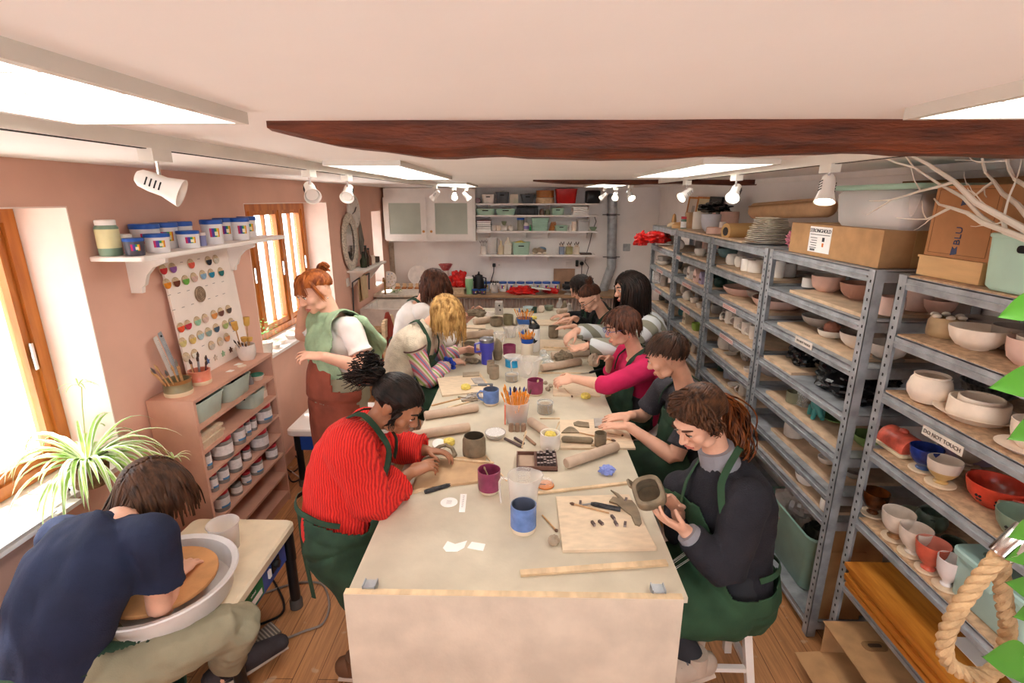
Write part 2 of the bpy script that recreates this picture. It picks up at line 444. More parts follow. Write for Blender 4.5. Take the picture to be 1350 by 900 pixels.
panel(.65,.97,-.25,.96,'louvred light panel at the near right of the ceiling, before the beam')
panel(-.82,-.5,2.18,3.75,'louvred light panel over the left table edge, just past the beam')
panel(.7,1.0,2.12,3.44,'louvred light panel past the beam on the rack side')
panel(-.82,-.52,4.9,6.1,'farthest light panel on the window side, near the white wall cupboard')
panel(.7,1.0,4.9,6.2,'farthest light panel on the rack side, behind the thin beam')
# track lights
TRK=M('track_white','#e2ddd3',.4,var=.03)
LAMP=M('lamp_white','#f1ece6',.3,var=.02)
BULB=emitter('spot_bulb','#fff0d2',14)
def track(x0,x1,y0,y1,label,P=None):
 mb=MB();P=P or[(x0,y0),(x1,y1)]
 for(xa,ya),(xb,yb)in zip(P,P[1:]):mb.m=0;mb.bar((xa,ya,ZC-.017),(xb,yb,ZC-.017),.034,.034,(1,0,0));mb.m=1;mb.bar((xa,ya,ZC-.0345),(xb,yb,ZC-.0345),.012,.002,(1,0,0))
 one('light_track',mb,[TRK,BLACKSLOT],label,'light track',smooth=0,loc=V((x0,(y0+y1)/2,ZC)))
track(-.9,-.9,-.4,6.4,'white lighting track along the ceiling beside the pink wall',[(-.9,-.4),(-.9,4.3),(-.6,6.4)])
track(1.07,1.07,1.225,4.2,'white lighting track along the ceiling above the racks')
track(.95,.95,4.6,6.6,'short lighting track at the far right of the ceiling')
def spot(p,d,label,lit=True,k=1.):
 p=V(p);r=T('spot_lamp',label,'spot lamp',(p.x,p.y,ZC-.034),'white track spot lamps')
 a=MB();a.box(p.x-.018,p.x+.018,p.y-.035,p.y+.035,ZC-.062,ZC-.034);part('adaptor',a,TRK,r,smooth=0)
 c=p+V((0,0,-.118));d=V(d).normalized();R=rotto(d)
 s=MB();s.tube([(p.x,p.y,ZC-.062),(p.x,p.y,c.z+.02)],.005,8);part('stem',s,CHROME,r)
 b=MB();b.lathe([(r_*.66,z_*.7)for r_,z_ in((0,-.075),(.02,-.075),(.032,-.062),(.037,-.03),(.037,.012),(.041,.025),(.052,.062),(.054,.068),(.049,.066),(.036,.02),(0,.018))],24,c,R)
 bd=part('lamp_head',b,LAMP,r)
 t,s1,s2=frame(d);up=s1 if abs(s1.z)<abs(s2.z)else s2
 for sg in(1,-1):
  q=MB()
  for i in range(4):
   o=c+up*(sg*.0243)+d*(-.025+i*.01);n=d.cross(up);q.bar(o-n*.01,o+n*.01,.003,.002,d)
  part('vent',q,BLACKSLOT,bd)
 g=MB();g.lathe([(0,.03),(.025,.03),(.025,.034),(0,.036)],20,c,R);part('bulb',g,BULB if lit else LAMP,bd)
def at_track(px,py,x):return pX(px,py,x)
for y,dd,lit,lb in[(at_track(203,195,-.9).y,(.75,.25,-.35),False,'white spot lamp nearest the camera, aimed across the room from the left track'),(at_track(407,226,-.9).y,(.45,-.75,-.5),False,'white spot lamp on the left track, second from the camera'),(at_track(457,233,-.9).y,(.1,-.8,-.55),False,'white spot lamp over the ginger woman, third along the left track'),(4.9,(-.6,.3,-.6),False,'white spot lamp on the left track turned towards the pink wall by the cupboard'),(5.55,(.1,-.9,-.4),True,'lit spot lamp near the end of the left track'),(6.05,(.5,.3,-.6),False,'white spot lamp at the very end of the left track')]:
 spot((-.9 if y<4.3 else-.9+.3*(y-4.3)/2.1,y,ZC),dd,lb,lit)
for x,y,dd,lb in[(1.07,at_track(1097,205,1.07).y,(-.2,-.3,-.9),'lit spot lamp under the beam over the nearest racks'),(1.07,at_track(972,228,1.07).y,(-.45,-.6,-.55),'lit spot lamp in the middle of the right track'),(1.07,at_track(906,240,1.07).y,(-.7,-.3,-.5),'lit spot lamp at the far end of the right track'),(.95,4.75,(.2,-.7,-.6),'lit spot lamp nearest on the short far track'),(.95,5.5,(-.2,-.8,-.5),'lit spot lamp in the middle of the short far track'),(.95,6.3,(-.5,.5,-.5),'spot lamp at the end of the short far track by the vent pipe')]:
 spot((x,y,ZC),dd,lb)
 # the long work table
TZ=.84
TOPM=M('canvas_board','#c8bda8',.7,var=.07,vs=5,bump=.08,bs=60)
LEAFM=M('canvas_board_leaf','#cdbeac',.75,var=.07,vs=6,bump=.1,bs=80)
tbl=T('work_table','long pale canvas-topped work table down the middle of the room','table',(-.015,3.7,0))
part('tabletop',MB().box(-.578,.548,1.4,6.0,TZ-.022,TZ),TOPM,tbl,smooth=0)
mb=MB();mb.box(-.56,.53,1.42,1.45,TZ-.1,TZ-.022);mb.box(-.56,.53,5.95,5.98,TZ-.1,TZ-.022);mb.box(-.56,-.53,1.45,5.95,TZ-.1,TZ-.022);mb.box(.5,.53,1.45,5.95,TZ-.1,TZ-.022)
part('frame',mb,PALEWOOD,tbl,smooth=0)
for y in(1.5,3.0,4.15,5.85):
 for x in(-.5,.47):part('leg',MB().box(x-.035,x+.035,y-.035,y+.035,0,TZ-.022),PALEWOOD,tbl,smooth=0)
zl=pY(677,787,1.36).z;xl,xr=pY(453,787,1.36).x,pY(902,789,1.36).x
lf=part('drop_leaf',MB().box(xl,xr,1.36,1.385,.12,zl),LEAFM,tbl,smooth=0)
part('edge_strip',MB().box(xl,xr,1.362,1.386,zl,zl+.002),PALEWOOD,lf,smooth=0)
for px in(489,867):
 p=pY(px,783,1.4);b=MB();w=.022
 b.box(p.x-w,p.x-w+.004,1.383,1.42,zl-.012,zl+.014);b.box(p.x+w-.004,p.x+w,1.383,1.42,zl-.012,zl+.014);b.box(p.x-w,p.x+w,1.383,1.42,zl+.003,zl+.008)
 part('bracket',b,GALV,tbl,smooth=0)
 # potter's wheels
CREAMPL=M('cream_wheel_top','#e4d3b6',.45,var=.06,vs=7)
WPAN=M('splash_pan_white','#e3dfdd',.35,var=.06,vs=6)
BATM=M('orange_clay_bat','#c78f5c',.55,var=.12,vs=9)
RUB=M('black_steel_leg','#17161a',.35,var=.2)
def wheel(x0,x1,y0,y1,zt,label,pan=None,legs=(),near=False):
 r=T('pottery_wheel',label,'pottery wheel',((x0+x1)/2,(y0+y1)/2,0))
 part('top',MB().bev(x0,x1,y0,y1,zt-.055,zt,.04,4),CREAMPL if near else WHITE,r)
 for lx,ly in legs:
  lg=part('leg',MB().lathe([(0,.05),(.026,.05),(.026,.3),(.031,.3),(.031,zt-.05),(0,zt-.05)],18,(lx,ly,0)),RUB,r)
  part('rubber_foot',MB().lathe([(0,0),(.033,0),(.033,.045),(.027,.055),(0,.055)],18,(lx,ly,0)),M('worn_rubber','#57504c',.7),lg)
 b=MB();b.box(x0+.06,x1-.045,y0+.08,y1-.1,zt-.2,zt-.054);part('motor_box',b,BLUEP,r,smooth=0)
 if pan:
  c=V((pan[0],pan[1],zt));R=pan[2]
  part('splash_pan',MB().lathe([(0,.002),(R*.86,.002),(R*.93,.02),(R,.108),(R+.016,.12),(R+.012,.125),(R-.012,.117),(R*.9,.03),(.06,.02),(0,.02)],48,c),WPAN,r)
  part('wheel_head',MB().lathe([(0,.02),(.04,.02),(.04,.095),(.198,.098),(.2,.103),(.2,.112),(.198,.115),(.135,.116),(.13,.119),(.09,.118),(0,.1175)],56,c),BATM,r)
 return r
w1=wheel(-1.7,-1.17,1.66,2.275,.505,"cream-topped potter's wheel with orange clay bat, in front of the boy",(-1.455,1.705,.262),[(-1.2,2.225),(-1.68,2.225),(-1.67,1.72),(-1.22,1.72)],True)
mb=MB();mb.box(-1.198,-1.185,1.72,2.16,.345,.452);cp=part('control_panel',mb,BLUEP,w1,smooth=0)
mb=MB();mb.box(-1.186,-1.182,1.76,1.93,.355,.44);st=part('rating_sticker',mb,M('green_sticker','#1f7a45',.5),cp,smooth=0)
part('sticker_band',MB().box(-1.1825,-1.1812,1.775,1.915,.365,.395),PAPER,st,smooth=0)
text('wheel',.018,PAPER,st,(-1.182,1.845,.418),(0,1,0),(0,0,1))
part('switch',MB().box(-1.186,-1.176,1.98,2.0,.385,.425),PAPER,cp,smooth=0)
mb=MB();mb.box(-1.186,-1.18,2.02,2.09,.38,.435);mb.lathe([(0,0),(.02,0),(.018,.016),(0,.018)],16,(-1.18,2.055,.41),rotto((1,0,0)));part('speed_dial',mb,BLACK,cp)
PED=M('grey_pedal','#77706b',.5,var=.1)
ped=T('foot_pedal',"grey ridged foot pedal under the boy's shoe on the floor",'pedal',(-1.2,1.9,0))
A0,A1=pz(316,872,0),pz(366,838,0);dd,ss,_=frame(A1-A0,(0.8,-.6,0))
mb=MB();rows=[]
for p,h in((A0,.03),(A1,.06)):rows.append([p+ss*.05,p-ss*.05,p-ss*.05+V((0,0,h)),p+ss*.05+V((0,0,h))])
mb.rings(rows);part('base',mb,PED,ped,smooth=0)
mb=MB()
for k in range(13):
 t=(k+.5)/13;p=A0.lerp(A1,t)+V((0,0,.031+.03*t));mb.bar(p-ss*.046,p+ss*.046,.006,.006)
part('ridged_tread',mb,M('pale_tread','#b5aa9d',.5),ped,smooth=0)
wheel(-1.7,-1.05,3.32,3.85,.505,"white-topped potter's wheel by the wall behind the ginger woman",None,[(-1.66,3.42),(-1.66,3.78),(-1.1,3.42),(-1.1,3.78)])
p=pz(299,722,.505);r=.066
tub=T('slip_tub','clear plastic tub of brown slip on the wheel top','tub',p)
part('tub_wall',MB().lathe([(0,0),(r*.82,0),(r*.86,.004),(r,.13),(r+.006,.134),(r+.004,.138),(r-.003,.13),(r*.82,.006),(0,.005)],32,p),clear('milky_plastic','#efe8e4',.38,.25),tub)
part('slip',MB().lathe([(0,.006),(r*.8,.006),(r*.885,.055),(0,.055)],32,p),M('brown_slip','#a98d70',.3),tub)
def cable(pts,r,mat,label,name='power_cable',cat='cable',z=.008):
 P=[pz(x,y,z)for x,y in pts];q=[]
 for i in range(len(P)-1):
  a,b,c,d=P[max(i-1,0)],P[i],P[i+1],P[min(i+2,len(P)-1)]
  for k in range(6):
   t=k/6;q.append(.5*((2*b)+(c-a)*t+(2*a-5*b+4*c-d)*t*t+(3*b-a-3*c+d)*t**3))
 q.append(P[-1]);return one(name,MB().tube(q,r,6),mat,label,cat)
cable([(376,842),(400,832),(425,822),(434,800),(430,778),(420,768),(392,768),(358,778),(330,790),(321,806),(326,822)],.006,M('grey_cable','#8d8078',.6),'grey pedal cable looping over the floorboards by the near wheel')
cable([(352,752),(362,768),(373,790),(372,808),(350,820),(325,828)],.006,BLACK,"black mains cable curling on the floor round the wheel's leg")
cable([(383,620),(398,630),(412,625),(421,612),(422,600)],.006,M('white_cable','#d6cfc9',.5),'white cable on the floor behind the red sweater')
cable([(372,612),(385,622),(396,612),(388,600),(375,606),(384,634),(400,628)],.006,M('dark_cable','#3b3533',.6),'tangled dark cable on the floor beside the wall wheel')
# pink shelving unit
UX0,UX1,UY0,UY1,UZ=-1.925,-1.68,2.39,3.24,1.105
un=T('shelving_unit','pale pink wooden shelving unit of glaze jars under the sample board','shelving unit',((UX0+UX1)/2,(UY0+UY1)/2,0))
t=.018
part('side_panel',MB().box(UX0,UX1,UY0,UY0+t,0,UZ),PINKPL,un,smooth=0)
part('side_panel',MB().box(UX0,UX1,UY1-t,UY1,0,UZ),PINKPL,un,smooth=0)
part('back_panel',MB().box(UX0,UX0+.006,UY0+t,UY1-t,0,UZ),PINKPL,un,smooth=0)
part('top',MB().box(UX0,UX1+.001,UY0-.001,UY1+.001,UZ-t,UZ+.001),PINKPL,un,smooth=0)
UZS=[.95,.81,.67,.525,.38,.225,.075]
for z in UZS:part('shelf',MB().box(UX0,UX1,UY0+t,UY1-t,z-.016,z),PINKPL,un,smooth=0)
part('plinth',MB().box(UX1-.03,UX1-.012,UY0+t,UY1-t,0,.06),PINKPL,un,smooth=0)
JARB=M('jar_grey_powder','#8f8a86',.35,var=.15,vs=14)
JARC=clear('jar_plastic','#cfcbc8',.55,.2)
LIDR=M('red_jar_lid','#b32a36',.4,var=.05)
LABW=M('jar_label','#ece6e4',.7,var=.05,vs=60)
LABB=M('jar_label_blue','#4f8fc4',.6)
def glaze_jar(px0,px1,py1,z,hpx,label,blue=True,lid=True):
 c=pX((px0+px1)/2,py1-3,-1.725);c=V((c.x,c.y,z));k=mpp(c);R=(px1-px0)/2*k;h=hpx*k*.98
 h=min(h,.128);c.x=max(c.x,UX0+R+.01);c.x=min(c.x,UX1-R*.8)
 r=T('glaze_jar',label,'jar',c,'glaze jars in the pink unit')
 part('jar_body',MB().lathe([(0,0),(R*.94,0),(R,.006),(R,h*.74),(R*.86,h*.82),(R*.84,h*.84),(0,h*.84)],26,c),JARB,r)
 mb=MB();rows=[]
 for zz in(h*.2,h*.66):
  rows.append([c+V((R*1.012*math.cos(a),R*1.012*math.sin(a),zz))for a in[math.radians(-130+12*i)for i in range(16)]])
 mb.rings(rows,False,closed=False);lb=part('paper_label',mb,LABW,r)
 if blue:
  mb=MB();rows=[[c+V((R*1.02*math.cos(a),R*1.02*math.sin(a),zz))for a in[math.radians(-60+12*i)for i in range(8)]]for zz in(h*.2,h*.3)]
  mb.rings(rows,False,closed=False);part('label_stripe',mb,LABB,lb)
 if lid:part('lid',MB().lathe([(0,h*.82),(R*.9,h*.82),(R*.93,h*.85),(R*.93,h*.97),(R*.88,h),(0,h)],26,c),LIDR,r)
for a in[(269,280,617,.67,30,'narrow red-lidded jar at the near end of the third shelf of the pink unit'),(280,307,597,.67,30,'widest grey glaze jar on the third shelf of the pink unit'),(306,324,585,.67,31,'blue-labelled glaze jar in the middle of the third shelf of the pink unit'),(321,331,571,.67,24,'slim glaze jar behind the blue-labelled one, third shelf of the pink unit'),(329,338,560,.67,20,'small grey glaze jar next to the far jar, third shelf of the pink unit'),(337,358,552,.67,25,'wide blue-labelled glaze jar at the far end of the third shelf'),(276,288,645,.525,28,'glaze jar at the near end of the fourth shelf of the pink unit'),(287,302,633,.525,28,'glaze jar second from the near end of the fourth shelf of the pink unit'),(302,319,620,.525,30,'tall pale-labelled glaze jar third along the fourth shelf of the pink unit'),(318,330,597,.525,19,'short glaze jar set back in the fourth shelf of the pink unit'),(331,354,589,.525,29,'wide glaze jar at the far end of the fourth shelf of the pink unit'),(283,303,670,.38,29,'large red-topped jar nearest on the fifth shelf of the pink unit'),(304,318,641,.38,18,'lidless grey jar second along the fifth shelf of the pink unit'),(318,330,629,.38,18,'blue-banded low jar in the middle of the fifth shelf of the pink unit'),(331,347,624,.38,22,'red-lidded jar right of the blue-banded one on the fifth shelf'),(351,366,604,.38,20,'red-lidded jar at the far end of the fifth shelf of the pink unit')]:
 glaze_jar(*a,blue='blue'in a[5]or'nearest'in a[5]or'near end'in a[5],lid='lidless'not in a[5])
def basket(c,sx,sy,h,mat,name,label,cat='basket',group=None,hole=True,taper=.86,wall=.004,holeside='x',fill=None):
 """open tapering plastic tub, wall with a rim and grip holes; c is the centre of its base"""
 c=V(c);r=T(name,label,cat,c,group);rows=[]
 def rr(kx,z):
  o=[];rd=min(sx,sy)*.18
  for cx,cy,a0 in((1,1,0),(-1,1,90),(-1,-1,180),(1,-1,270)):
   for k in range(4):
    a=math.radians(a0+30*k);o.append(c+V((cx*(sx/2*kx-rd)+rd*math.cos(a),cy*(sy/2*kx-rd)+rd*math.sin(a),z)))
  return o
 q=wall*2/min(sx,sy)
 mb=MB();mb.rings([rr(taper*.97,0),rr(taper,.004),rr(.985,h-.008),rr(1.02,h-.008),rr(1.02,h),rr(1-q,h),rr(taper-q,.006)])
 b=part('tub',mb,mat,r)
 if hole:
  g=MB()
  for sg in(1,-1):
   w=.02*min(1,h/.1)
   if holeside=='x':
    x=c.x+sg*(sx/2*.955+.002);g.bev(-.16*sy,.16*sy,-w*.35,w*.35,0,.003,w*.34,3,Matrix.Translation((x,c.y,c.z+h*.72))@Matrix.Rotation(PI/2,4,'X')@Matrix.Rotation(PI/2,4,'Y')if False else Matrix.Translation((x,c.y,c.z+h*.72))@Matrix(((0,0,sg,0),(1,0,0,0),(0,1,0,0),(0,0,0,1))))
   else:
    y=c.y+sg*(sy/2*.955+.002);g.bev(-.16*sx,.16*sx,-w*.35,w*.35,0,.003,w*.34,3,Matrix.Translation((c.x,y,c.z+h*.72))@Matrix(((1,0,0,0),(0,0,sg,0),(0,1,0,0),(0,0,0,1))))
  part('grip_hole',g,BLACKSLOT,b)
 if fill is not None:
  f=MB()
  for k in range(fill[1]):
   f.ell(c+V((random.uniform(-.3,.3)*sx,random.uniform(-.3,.3)*sy,h*.85)),(sx*.2,sy*.2,h*random.uniform(.15,.3)),None,10,6)
  part('contents',f,fill[0],r,kind='stuff')
 return r
MINT2=M('pale_mint_plastic','#bcd0c4',.4,var=.05)
basket((-1.79,2.555,.95),.2,.27,.115,MINT2,'storage_basket','pale mint basket nearest in the top bay of the pink unit',fill=(BLACK,5),hole=False)
basket((-1.79,2.855,.95),.2,.27,.115,MINT2,'storage_basket','pale mint basket second in the top bay of the pink unit',fill=(BLACK,5),hole=False)
basket((-1.77,3.05,.81),.15,.17,.1,MINT2,'storage_basket','small mint basket with a grip hole on the second shelf of the pink unit',hole=True,holeside='y')
p=V((-1.75,3.06,.95));one('dropper_bottle',MB().lathe([(0,0),(.018,0),(.019,.03),(.008,.045),(.007,.06),(0,.062)],14,p),M('smoky_plastic','#857f7f',.3),'small grey dropper bottle in the top bay of the pink unit','bottle')
p=V((-1.75,3.145,.95));one('small_bowl',MB().lathe([(0,0),(.03,0),(.045,.03),(.042,.032),(.03,.006),(0,.006)],20,p),BISQUE,'little cream bowl at the far end of the top bay of the pink unit','bowl')
one('small_bowl',MB().lathe([(0,.008),(.028,.008),(.042,.037),(.04,.04),(.026,.012),(0,.012)],20,p),M('jade_glaze','#4f9a7f',.3),'little jade green bowl nested in the cream bowl of the pink unit','bowl')
for k in range(2):one('tile_stack',MB().bev(-1.8,-1.73,3.15,3.21,.81+k*.05,.858+k*.05,.004),BISQUE,['lower cream tile block at the far end of the second pink shelf','upper cream tile block at the far end of the second pink shelf'][k],'tile')
for k in range(5):one('wooden_bat',MB().box(-1.9,-1.69+.006*(k%3-1),2.42,2.62-.01*(k%2),.81+k*.016,.824+k*.016),PLY,['lowest','second lowest','middle','second highest','topmost'][k]+' thin wooden bat in the stack on the second pink shelf','board','stack of wooden bats',smooth=0)
def brushpot(c,R,h,mats,label,tools,cat='pot',prof=None):
 c=V(c);r=T('tool_pot',label,cat,c);mb=MB();prof=prof or[(0,0),(R*.95,0),(R,h*.1),(R,h*.28),(R*.98,h*.3),(R*.97,h*.8),(R,h),(R-.007,h),(R*.9,h*.1),(0,.01)]
 mb.lathe(prof,28,c)
 o=part('pot_body',mb,mats,r)
 if len(mats)>1:
  me=o.data
  for pl in me.polygons:
   z=pl.center.z
   if z<h*.28:pl.material_index=1
   elif len(mats)>2 and z>h*.85:pl.material_index=2
 return r
def stick(base,tip,r0,r1,mat,name,label,cat,tipmat=None,tl=.2):
 base,tip=V(base),V(tip);mb=MB();mb.tube([base,base.lerp(tip,.5),base.lerp(tip,1-tl)],[r0,(r0+r1)/2,r1],7)
 mb.m=1;mb.tube([base.lerp(tip,1-tl),base.lerp(tip,1-tl/2),tip],[r1*1.3,r1*1.8,r1*.5],7)
 return one(name,mb,[mat,tipmat or mat],label,cat,loc=base)
WOODT=M('tool_handle','#c69a6c',.5,var=.12,stretch=(4,4,4))
OLIVE=M('olive_glaze','#8a8062',.35,var=.15);CREAMB=M('cream_clay','#dcc9a9',.7,var=.05);RIMB=M('brown_rim','#9a6a3c',.4)
CORAL=M('coral_glaze','#d9735a',.3,var=.14,vs=12,col2='#e39a7e')
p1=V((-1.815,2.49,UZ));brushpot(p1,.068,.085,[OLIVE,CREAMB,RIMB],'olive glazed pot of brushes on the near end of the pink unit',None)
p2=V((-1.8,2.655,UZ));brushpot(p2,.056,.08,[CORAL,CREAMB],'coral glazed pot of tools beside the olive pot on the pink unit',None)
p3=V((-1.77,3.1,UZ));r3=brushpot(p3,.055,.1,[WGLAZE],'rounded white pot of sponge brushes at the far end of the pink unit',None,prof=[(0,0),(.04,0),(.052,.025),(.056,.06),(.053,.1),(.048,.1),(.05,.05),(0,.02)])
p4=V((-1.81,3.2,UZ));one('small_cup',MB().lathe([(0,0),(.036,0),(.042,.03),(.039,.075),(.035,.075),(.037,.03),(0,.01)],24,p4),M('grey_green_glaze','#9a9f93',.4,var=.2),'grey-green cup behind the white brush pot on the pink unit','cup')
names=['leftmost','second','third','fourth','fifth','sixth','seventh','eighth','last']
for k in range(8):
 a=-2.6+k*.55;d=V((math.cos(a)*.05-.0,-.06+math.sin(a)*.06-.02*(k<3),.15+.02*(k%3)))
 stick(p1+V((math.cos(a)*.03,math.sin(a)*.03,.012)),p1+d+V((0,0,.02)),.0045,.004,WOODT,'clay_tool','wooden handled clay tool leaning in the olive pot','tool',STEEL if k%2 else WOODT).__setitem__('group','tools in the olive pot')
for k in range(6):
 a=k*1.05;stick(p2+V((math.cos(a)*.025,math.sin(a)*.025,.012)),p2+V((math.cos(a)*.045,.01+math.sin(a)*.045,.13+.02*(k%3))),.0045,.004,[M('maroon_handle','#6e2630',.4),WOODT,STEEL][k%3],'clay_tool',['maroon handled tool leaning in the coral pot','wooden handled tool leaning in the coral pot','thin steel tool standing in the coral pot'][k%3],'tool',M('dark_bristle','#4a3329',.8)).__setitem__('group','tools in the coral pot')
for k,(dx,dy,h)in enumerate([(-.02,-.06,.26),(.01,.035,.27),(0,-.01,.15),(.015,.03,.14)]):
 b=p3+V((dx*.4,dy*.4,.015));e=p3+V((dx,dy,h));r=T('sponge_brush',['tall yellow sponge brush leaning left in the white pot','tall yellow sponge brush leaning right in the white pot','short yellow sponge brush in front in the white pot','short pale sponge brush beside the grey tool in the white pot'][k],'brush',b)
 part('handle',MB().tube([b,b.lerp(e,.8)],.004,7),WOODT,r)
 part('sponge',MB().loft([b.lerp(e,.78),b.lerp(e,.82),b.lerp(e,1)],[.012,.017,.019],None,12,'flat'),M('sponge_tip','#d9ad58',.9,var=.08,bump=.3),r)
for k in range(4):stick(p3+V((.01,-.02,.012)),p3+V((.03-.02*k,-.05-.008*k,.12+.01*k)),.003,.003,[WOODT,BLUEP,WOODT,STEEL][k],'paint_brush','thin brush leaning at the front of the white pot','brush',M('dark_bristle','#4a3329',.8)).__setitem__('group','thin brushes in the white pot')
for k,(px0,py0,px1,py1,mt,lb)in enumerate([(204,444,232,505,M('steel_ruler_pale','#d9d2cc',.35,metal=.3),'pale steel ruler standing left of the holed one behind the olive pot'),(210,438,240,505,GALV,'steel ruler with a hole at its end behind the olive pot')]):
 a,b=pX(px0,py0,-1.885),pX(px1,py1,-1.865);b.z=max(b.z,UZ+.002);mb=MB();mb.strip([b,b.lerp(a,.95),a],(1,0,0),[.03,.03,.026],.0015);mb.m=1
 if k:mb.lathe([(0,0),(.006,0),(.006,.002),(0,.002)],12,a.lerp(b,.07)+V((.0005,0,0)),rotto((1,0,0)))
 for q in range(26):w=b.lerp(a,.06+.034*q);dv,sv,_=frame(a-b,(0,1,0));mb.bar(w+sv*.004+V((.0012,0,0)),w+sv*(.009+.004*(q%5==0))+V((.0012,0,0)),.0008,.0006)
 one('ruler',mb,[mt,BLACKSLOT],lb,'ruler',smooth=0)
for x,y,rr,lb in((-1.75,2.86,.018,'white paper scrap in the middle of the top of the pink unit'),(-1.77,2.99,.02,'torn white paper scrap before the white pot')):
 one('paper_scrap',MB().prism([(x-rr,y-rr),(x+rr*.8,y-rr*.8),(x+rr,y+rr),(x-rr*.7,y+rr*1.3)],UZ+.001,UZ+.003),PAPER,lb,'paper',smooth=0)
one('clay_disc',MB().lathe([(0,0),(.026,0),(.026,.004),(0,.004)],22,(-1.73,2.955,UZ+.001)),BISQUE,'thin cream clay disc lying on the pink unit','disc')
# sample board and its glaze test discs
bl,tl_,tr_,br=pX(250,498,-1.868),pX(200,341,-1.916),pX(291,322,-1.916),pX(328,455,-1.868)
bl.z=br.z=UZ+.001
ux=(br-bl).normalized();bn=V((1,0,.06)).normalized();uy=bn.cross(ux)*-1;uy=ux.cross(bn);uy=uy if uy.z>0 else-uy
Wd=(br-bl).length;tl_.z=max(tl_.z,1.0);Hh=min((tl_-bl).length,.71)
bo=T('sample_board','white board of round glaze samples leaning on the wall above the pink unit','board',bl.lerp(br,.5))
mb=MB();th=.012;q=[bl,bl+ux*Wd,bl+ux*Wd+uy*Hh,bl+uy*Hh]
mb.add(q+[p-bn*th for p in q],[(0,1,2,3),(7,6,5,4),(0,4,5,1),(1,5,6,2),(2,6,7,3),(3,7,4,0)])
part('panel',mb,M('board_white','#f1e4da',.6,var=.02),bo,smooth=0)
def on_board(px,py):
 d=ray(px,py);t=(bl-O).dot(bn)/d.dot(bn);return O+d*t
mb=MB()
for zx,zy in((245,128),(358,106),(165,345),(230,330),(290,314),(410,282),(458,266),(518,255),(195,443),(257,424),(318,404),(428,368),(478,350),(525,335),(388,678),(590,582),(135,120)):
 p=on_board(190+zx/5,320+zy/5);mb.bar(p-ux*.012+bn*.001,p+ux*.012+bn*.001,.003,.001,uy)
part('pencil_caption',mb,M('pencil_grey','#8b8480',.9),bo,smooth=0)
DISCS=[(118,175,'#c4222b','red'),(182,165,'#8a5a9c','purple'),(303,137,'#e0604c','coral'),(418,118,'#262a35','black'),(467,108,'#d8cfc0','cream'),(145,270,'#e08a28','bright orange'),(205,258,'#6b3322','chestnut brown'),(267,245,'#6fb04a','leaf green'),(324,227,'#d7b3a6','pale rose'),(382,210,'#8fb0cc','sky blue'),(437,200,'#2c86a4','turquoise'),(500,190,'#2f6f70','dark teal'),(235,558,'#e2532b','orange-red'),(283,540,'#c33148','crimson'),(345,515,'#93c2a0','mint green'),(397,497,'#d8b6a8','dusty pink'),(455,472,'#d68f4a','tan orange'),(500,455,'#6b3a2e','dark brown'),(551,437,'#4c4038','blackish brown'),(248,655,'#d3c081','straw yellow'),(313,635,'#d9b567','ochre'),(365,608,'#a8bec4','pale blue-grey'),(418,587,'#8aa09a','grey-teal'),(470,560,'#2c4a63','navy blue'),(529,538,'#9fb06a','olive green'),(570,522,'#6f86bd','periwinkle'),(440,675,'#c3b8ac','stone grey'),(497,650,'#d3c6b4','oatmeal'),(540,622,'#dc8f53','spotted apricot'),(273,753,'#d3bfa6','plain sand'),(328,730,'#eee5da','plain white')]
for zx,zy,hexc,nm in DISCS:
 c=on_board(190+zx/5,320+zy/5);R=.027;mt=M('glaze_'+nm.replace(' ','_').replace('-','_'),hexc,.25,var=.1,vs=50)
 Rm=Matrix((ux,uy,bn)).transposed();mb=MB();mb.lathe([(0,0),(R,0),(R*1.02,.003),(R*.96,.006),(0,.0065)],24,c+bn*.001,Rm)
 r=T('glaze_disc',nm+' glazed half-dipped clay disc on the white sample board','glaze sample',c,'glaze samples on the board')
 part('clay_body',mb,M('test_disc_clay','#c9b08f',.8,var=.12,vs=60),r)
 g=MB();arc=[(R*1.03*math.cos(a),R*1.03*math.sin(a))for a in[math.radians(170+200*i/16)for i in range(17)]]
 g.prism(arc,.0068,.0085,Matrix.Translation(c+bn*.001)@Rm.to_4x4());part('glaze_dip',g,mt,r)
c=on_board(190+365/5,320+338/5);Rm=Matrix((ux,uy,bn)).transposed()
r=T('clay_roundel','large grey-brown clay roundel with carved rings at the centre of the sample board','plaque',c)
part('disc',MB().lathe([(0,0),(.046,0),(.047,.006),(.043,.01),(0,.011)],32,c+bn*.001,Rm),M('stoneware_brown','#a08a72',.8,var=.15,vs=40,bump=.3),r)
mb=MB()
for rr in(.014,.025,.035):mb.tube([c+bn*.012+ux*(rr*math.cos(a))+uy*(rr*math.sin(a))for a in[i*PI/12 for i in range(25)]],.0012,5)
part('carved_rings',mb,M('stoneware_dark','#6d5b49',.9),r)
for zx,zy,hexc,nm in((415,780,'#4a6ca8','blue'),(467,757,'#d8c5b2','cream'),(518,730,'#9fc09a','green'),(568,705,'#5d3424','dark brown'),(606,690,'#c3b29c','beige')):
 c=on_board(190+zx/5,320+zy/5);Rm=Matrix((ux,uy,bn)).transposed().to_4x4();R=.02
 star=[((R if i%2==0 else R*.5)*math.sin(i*PI/5),(R if i%2==0 else R*.5)*math.cos(i*PI/5))for i in range(10)]
 one('glaze_star',MB().prism(star,.001,.007,Matrix.Translation(c)@Rm),M('star_'+nm.replace(' ','_'),hexc,.3,var=.1),nm+' glazed clay star along the foot of the sample board','glaze sample','star samples on the board',smooth=0)
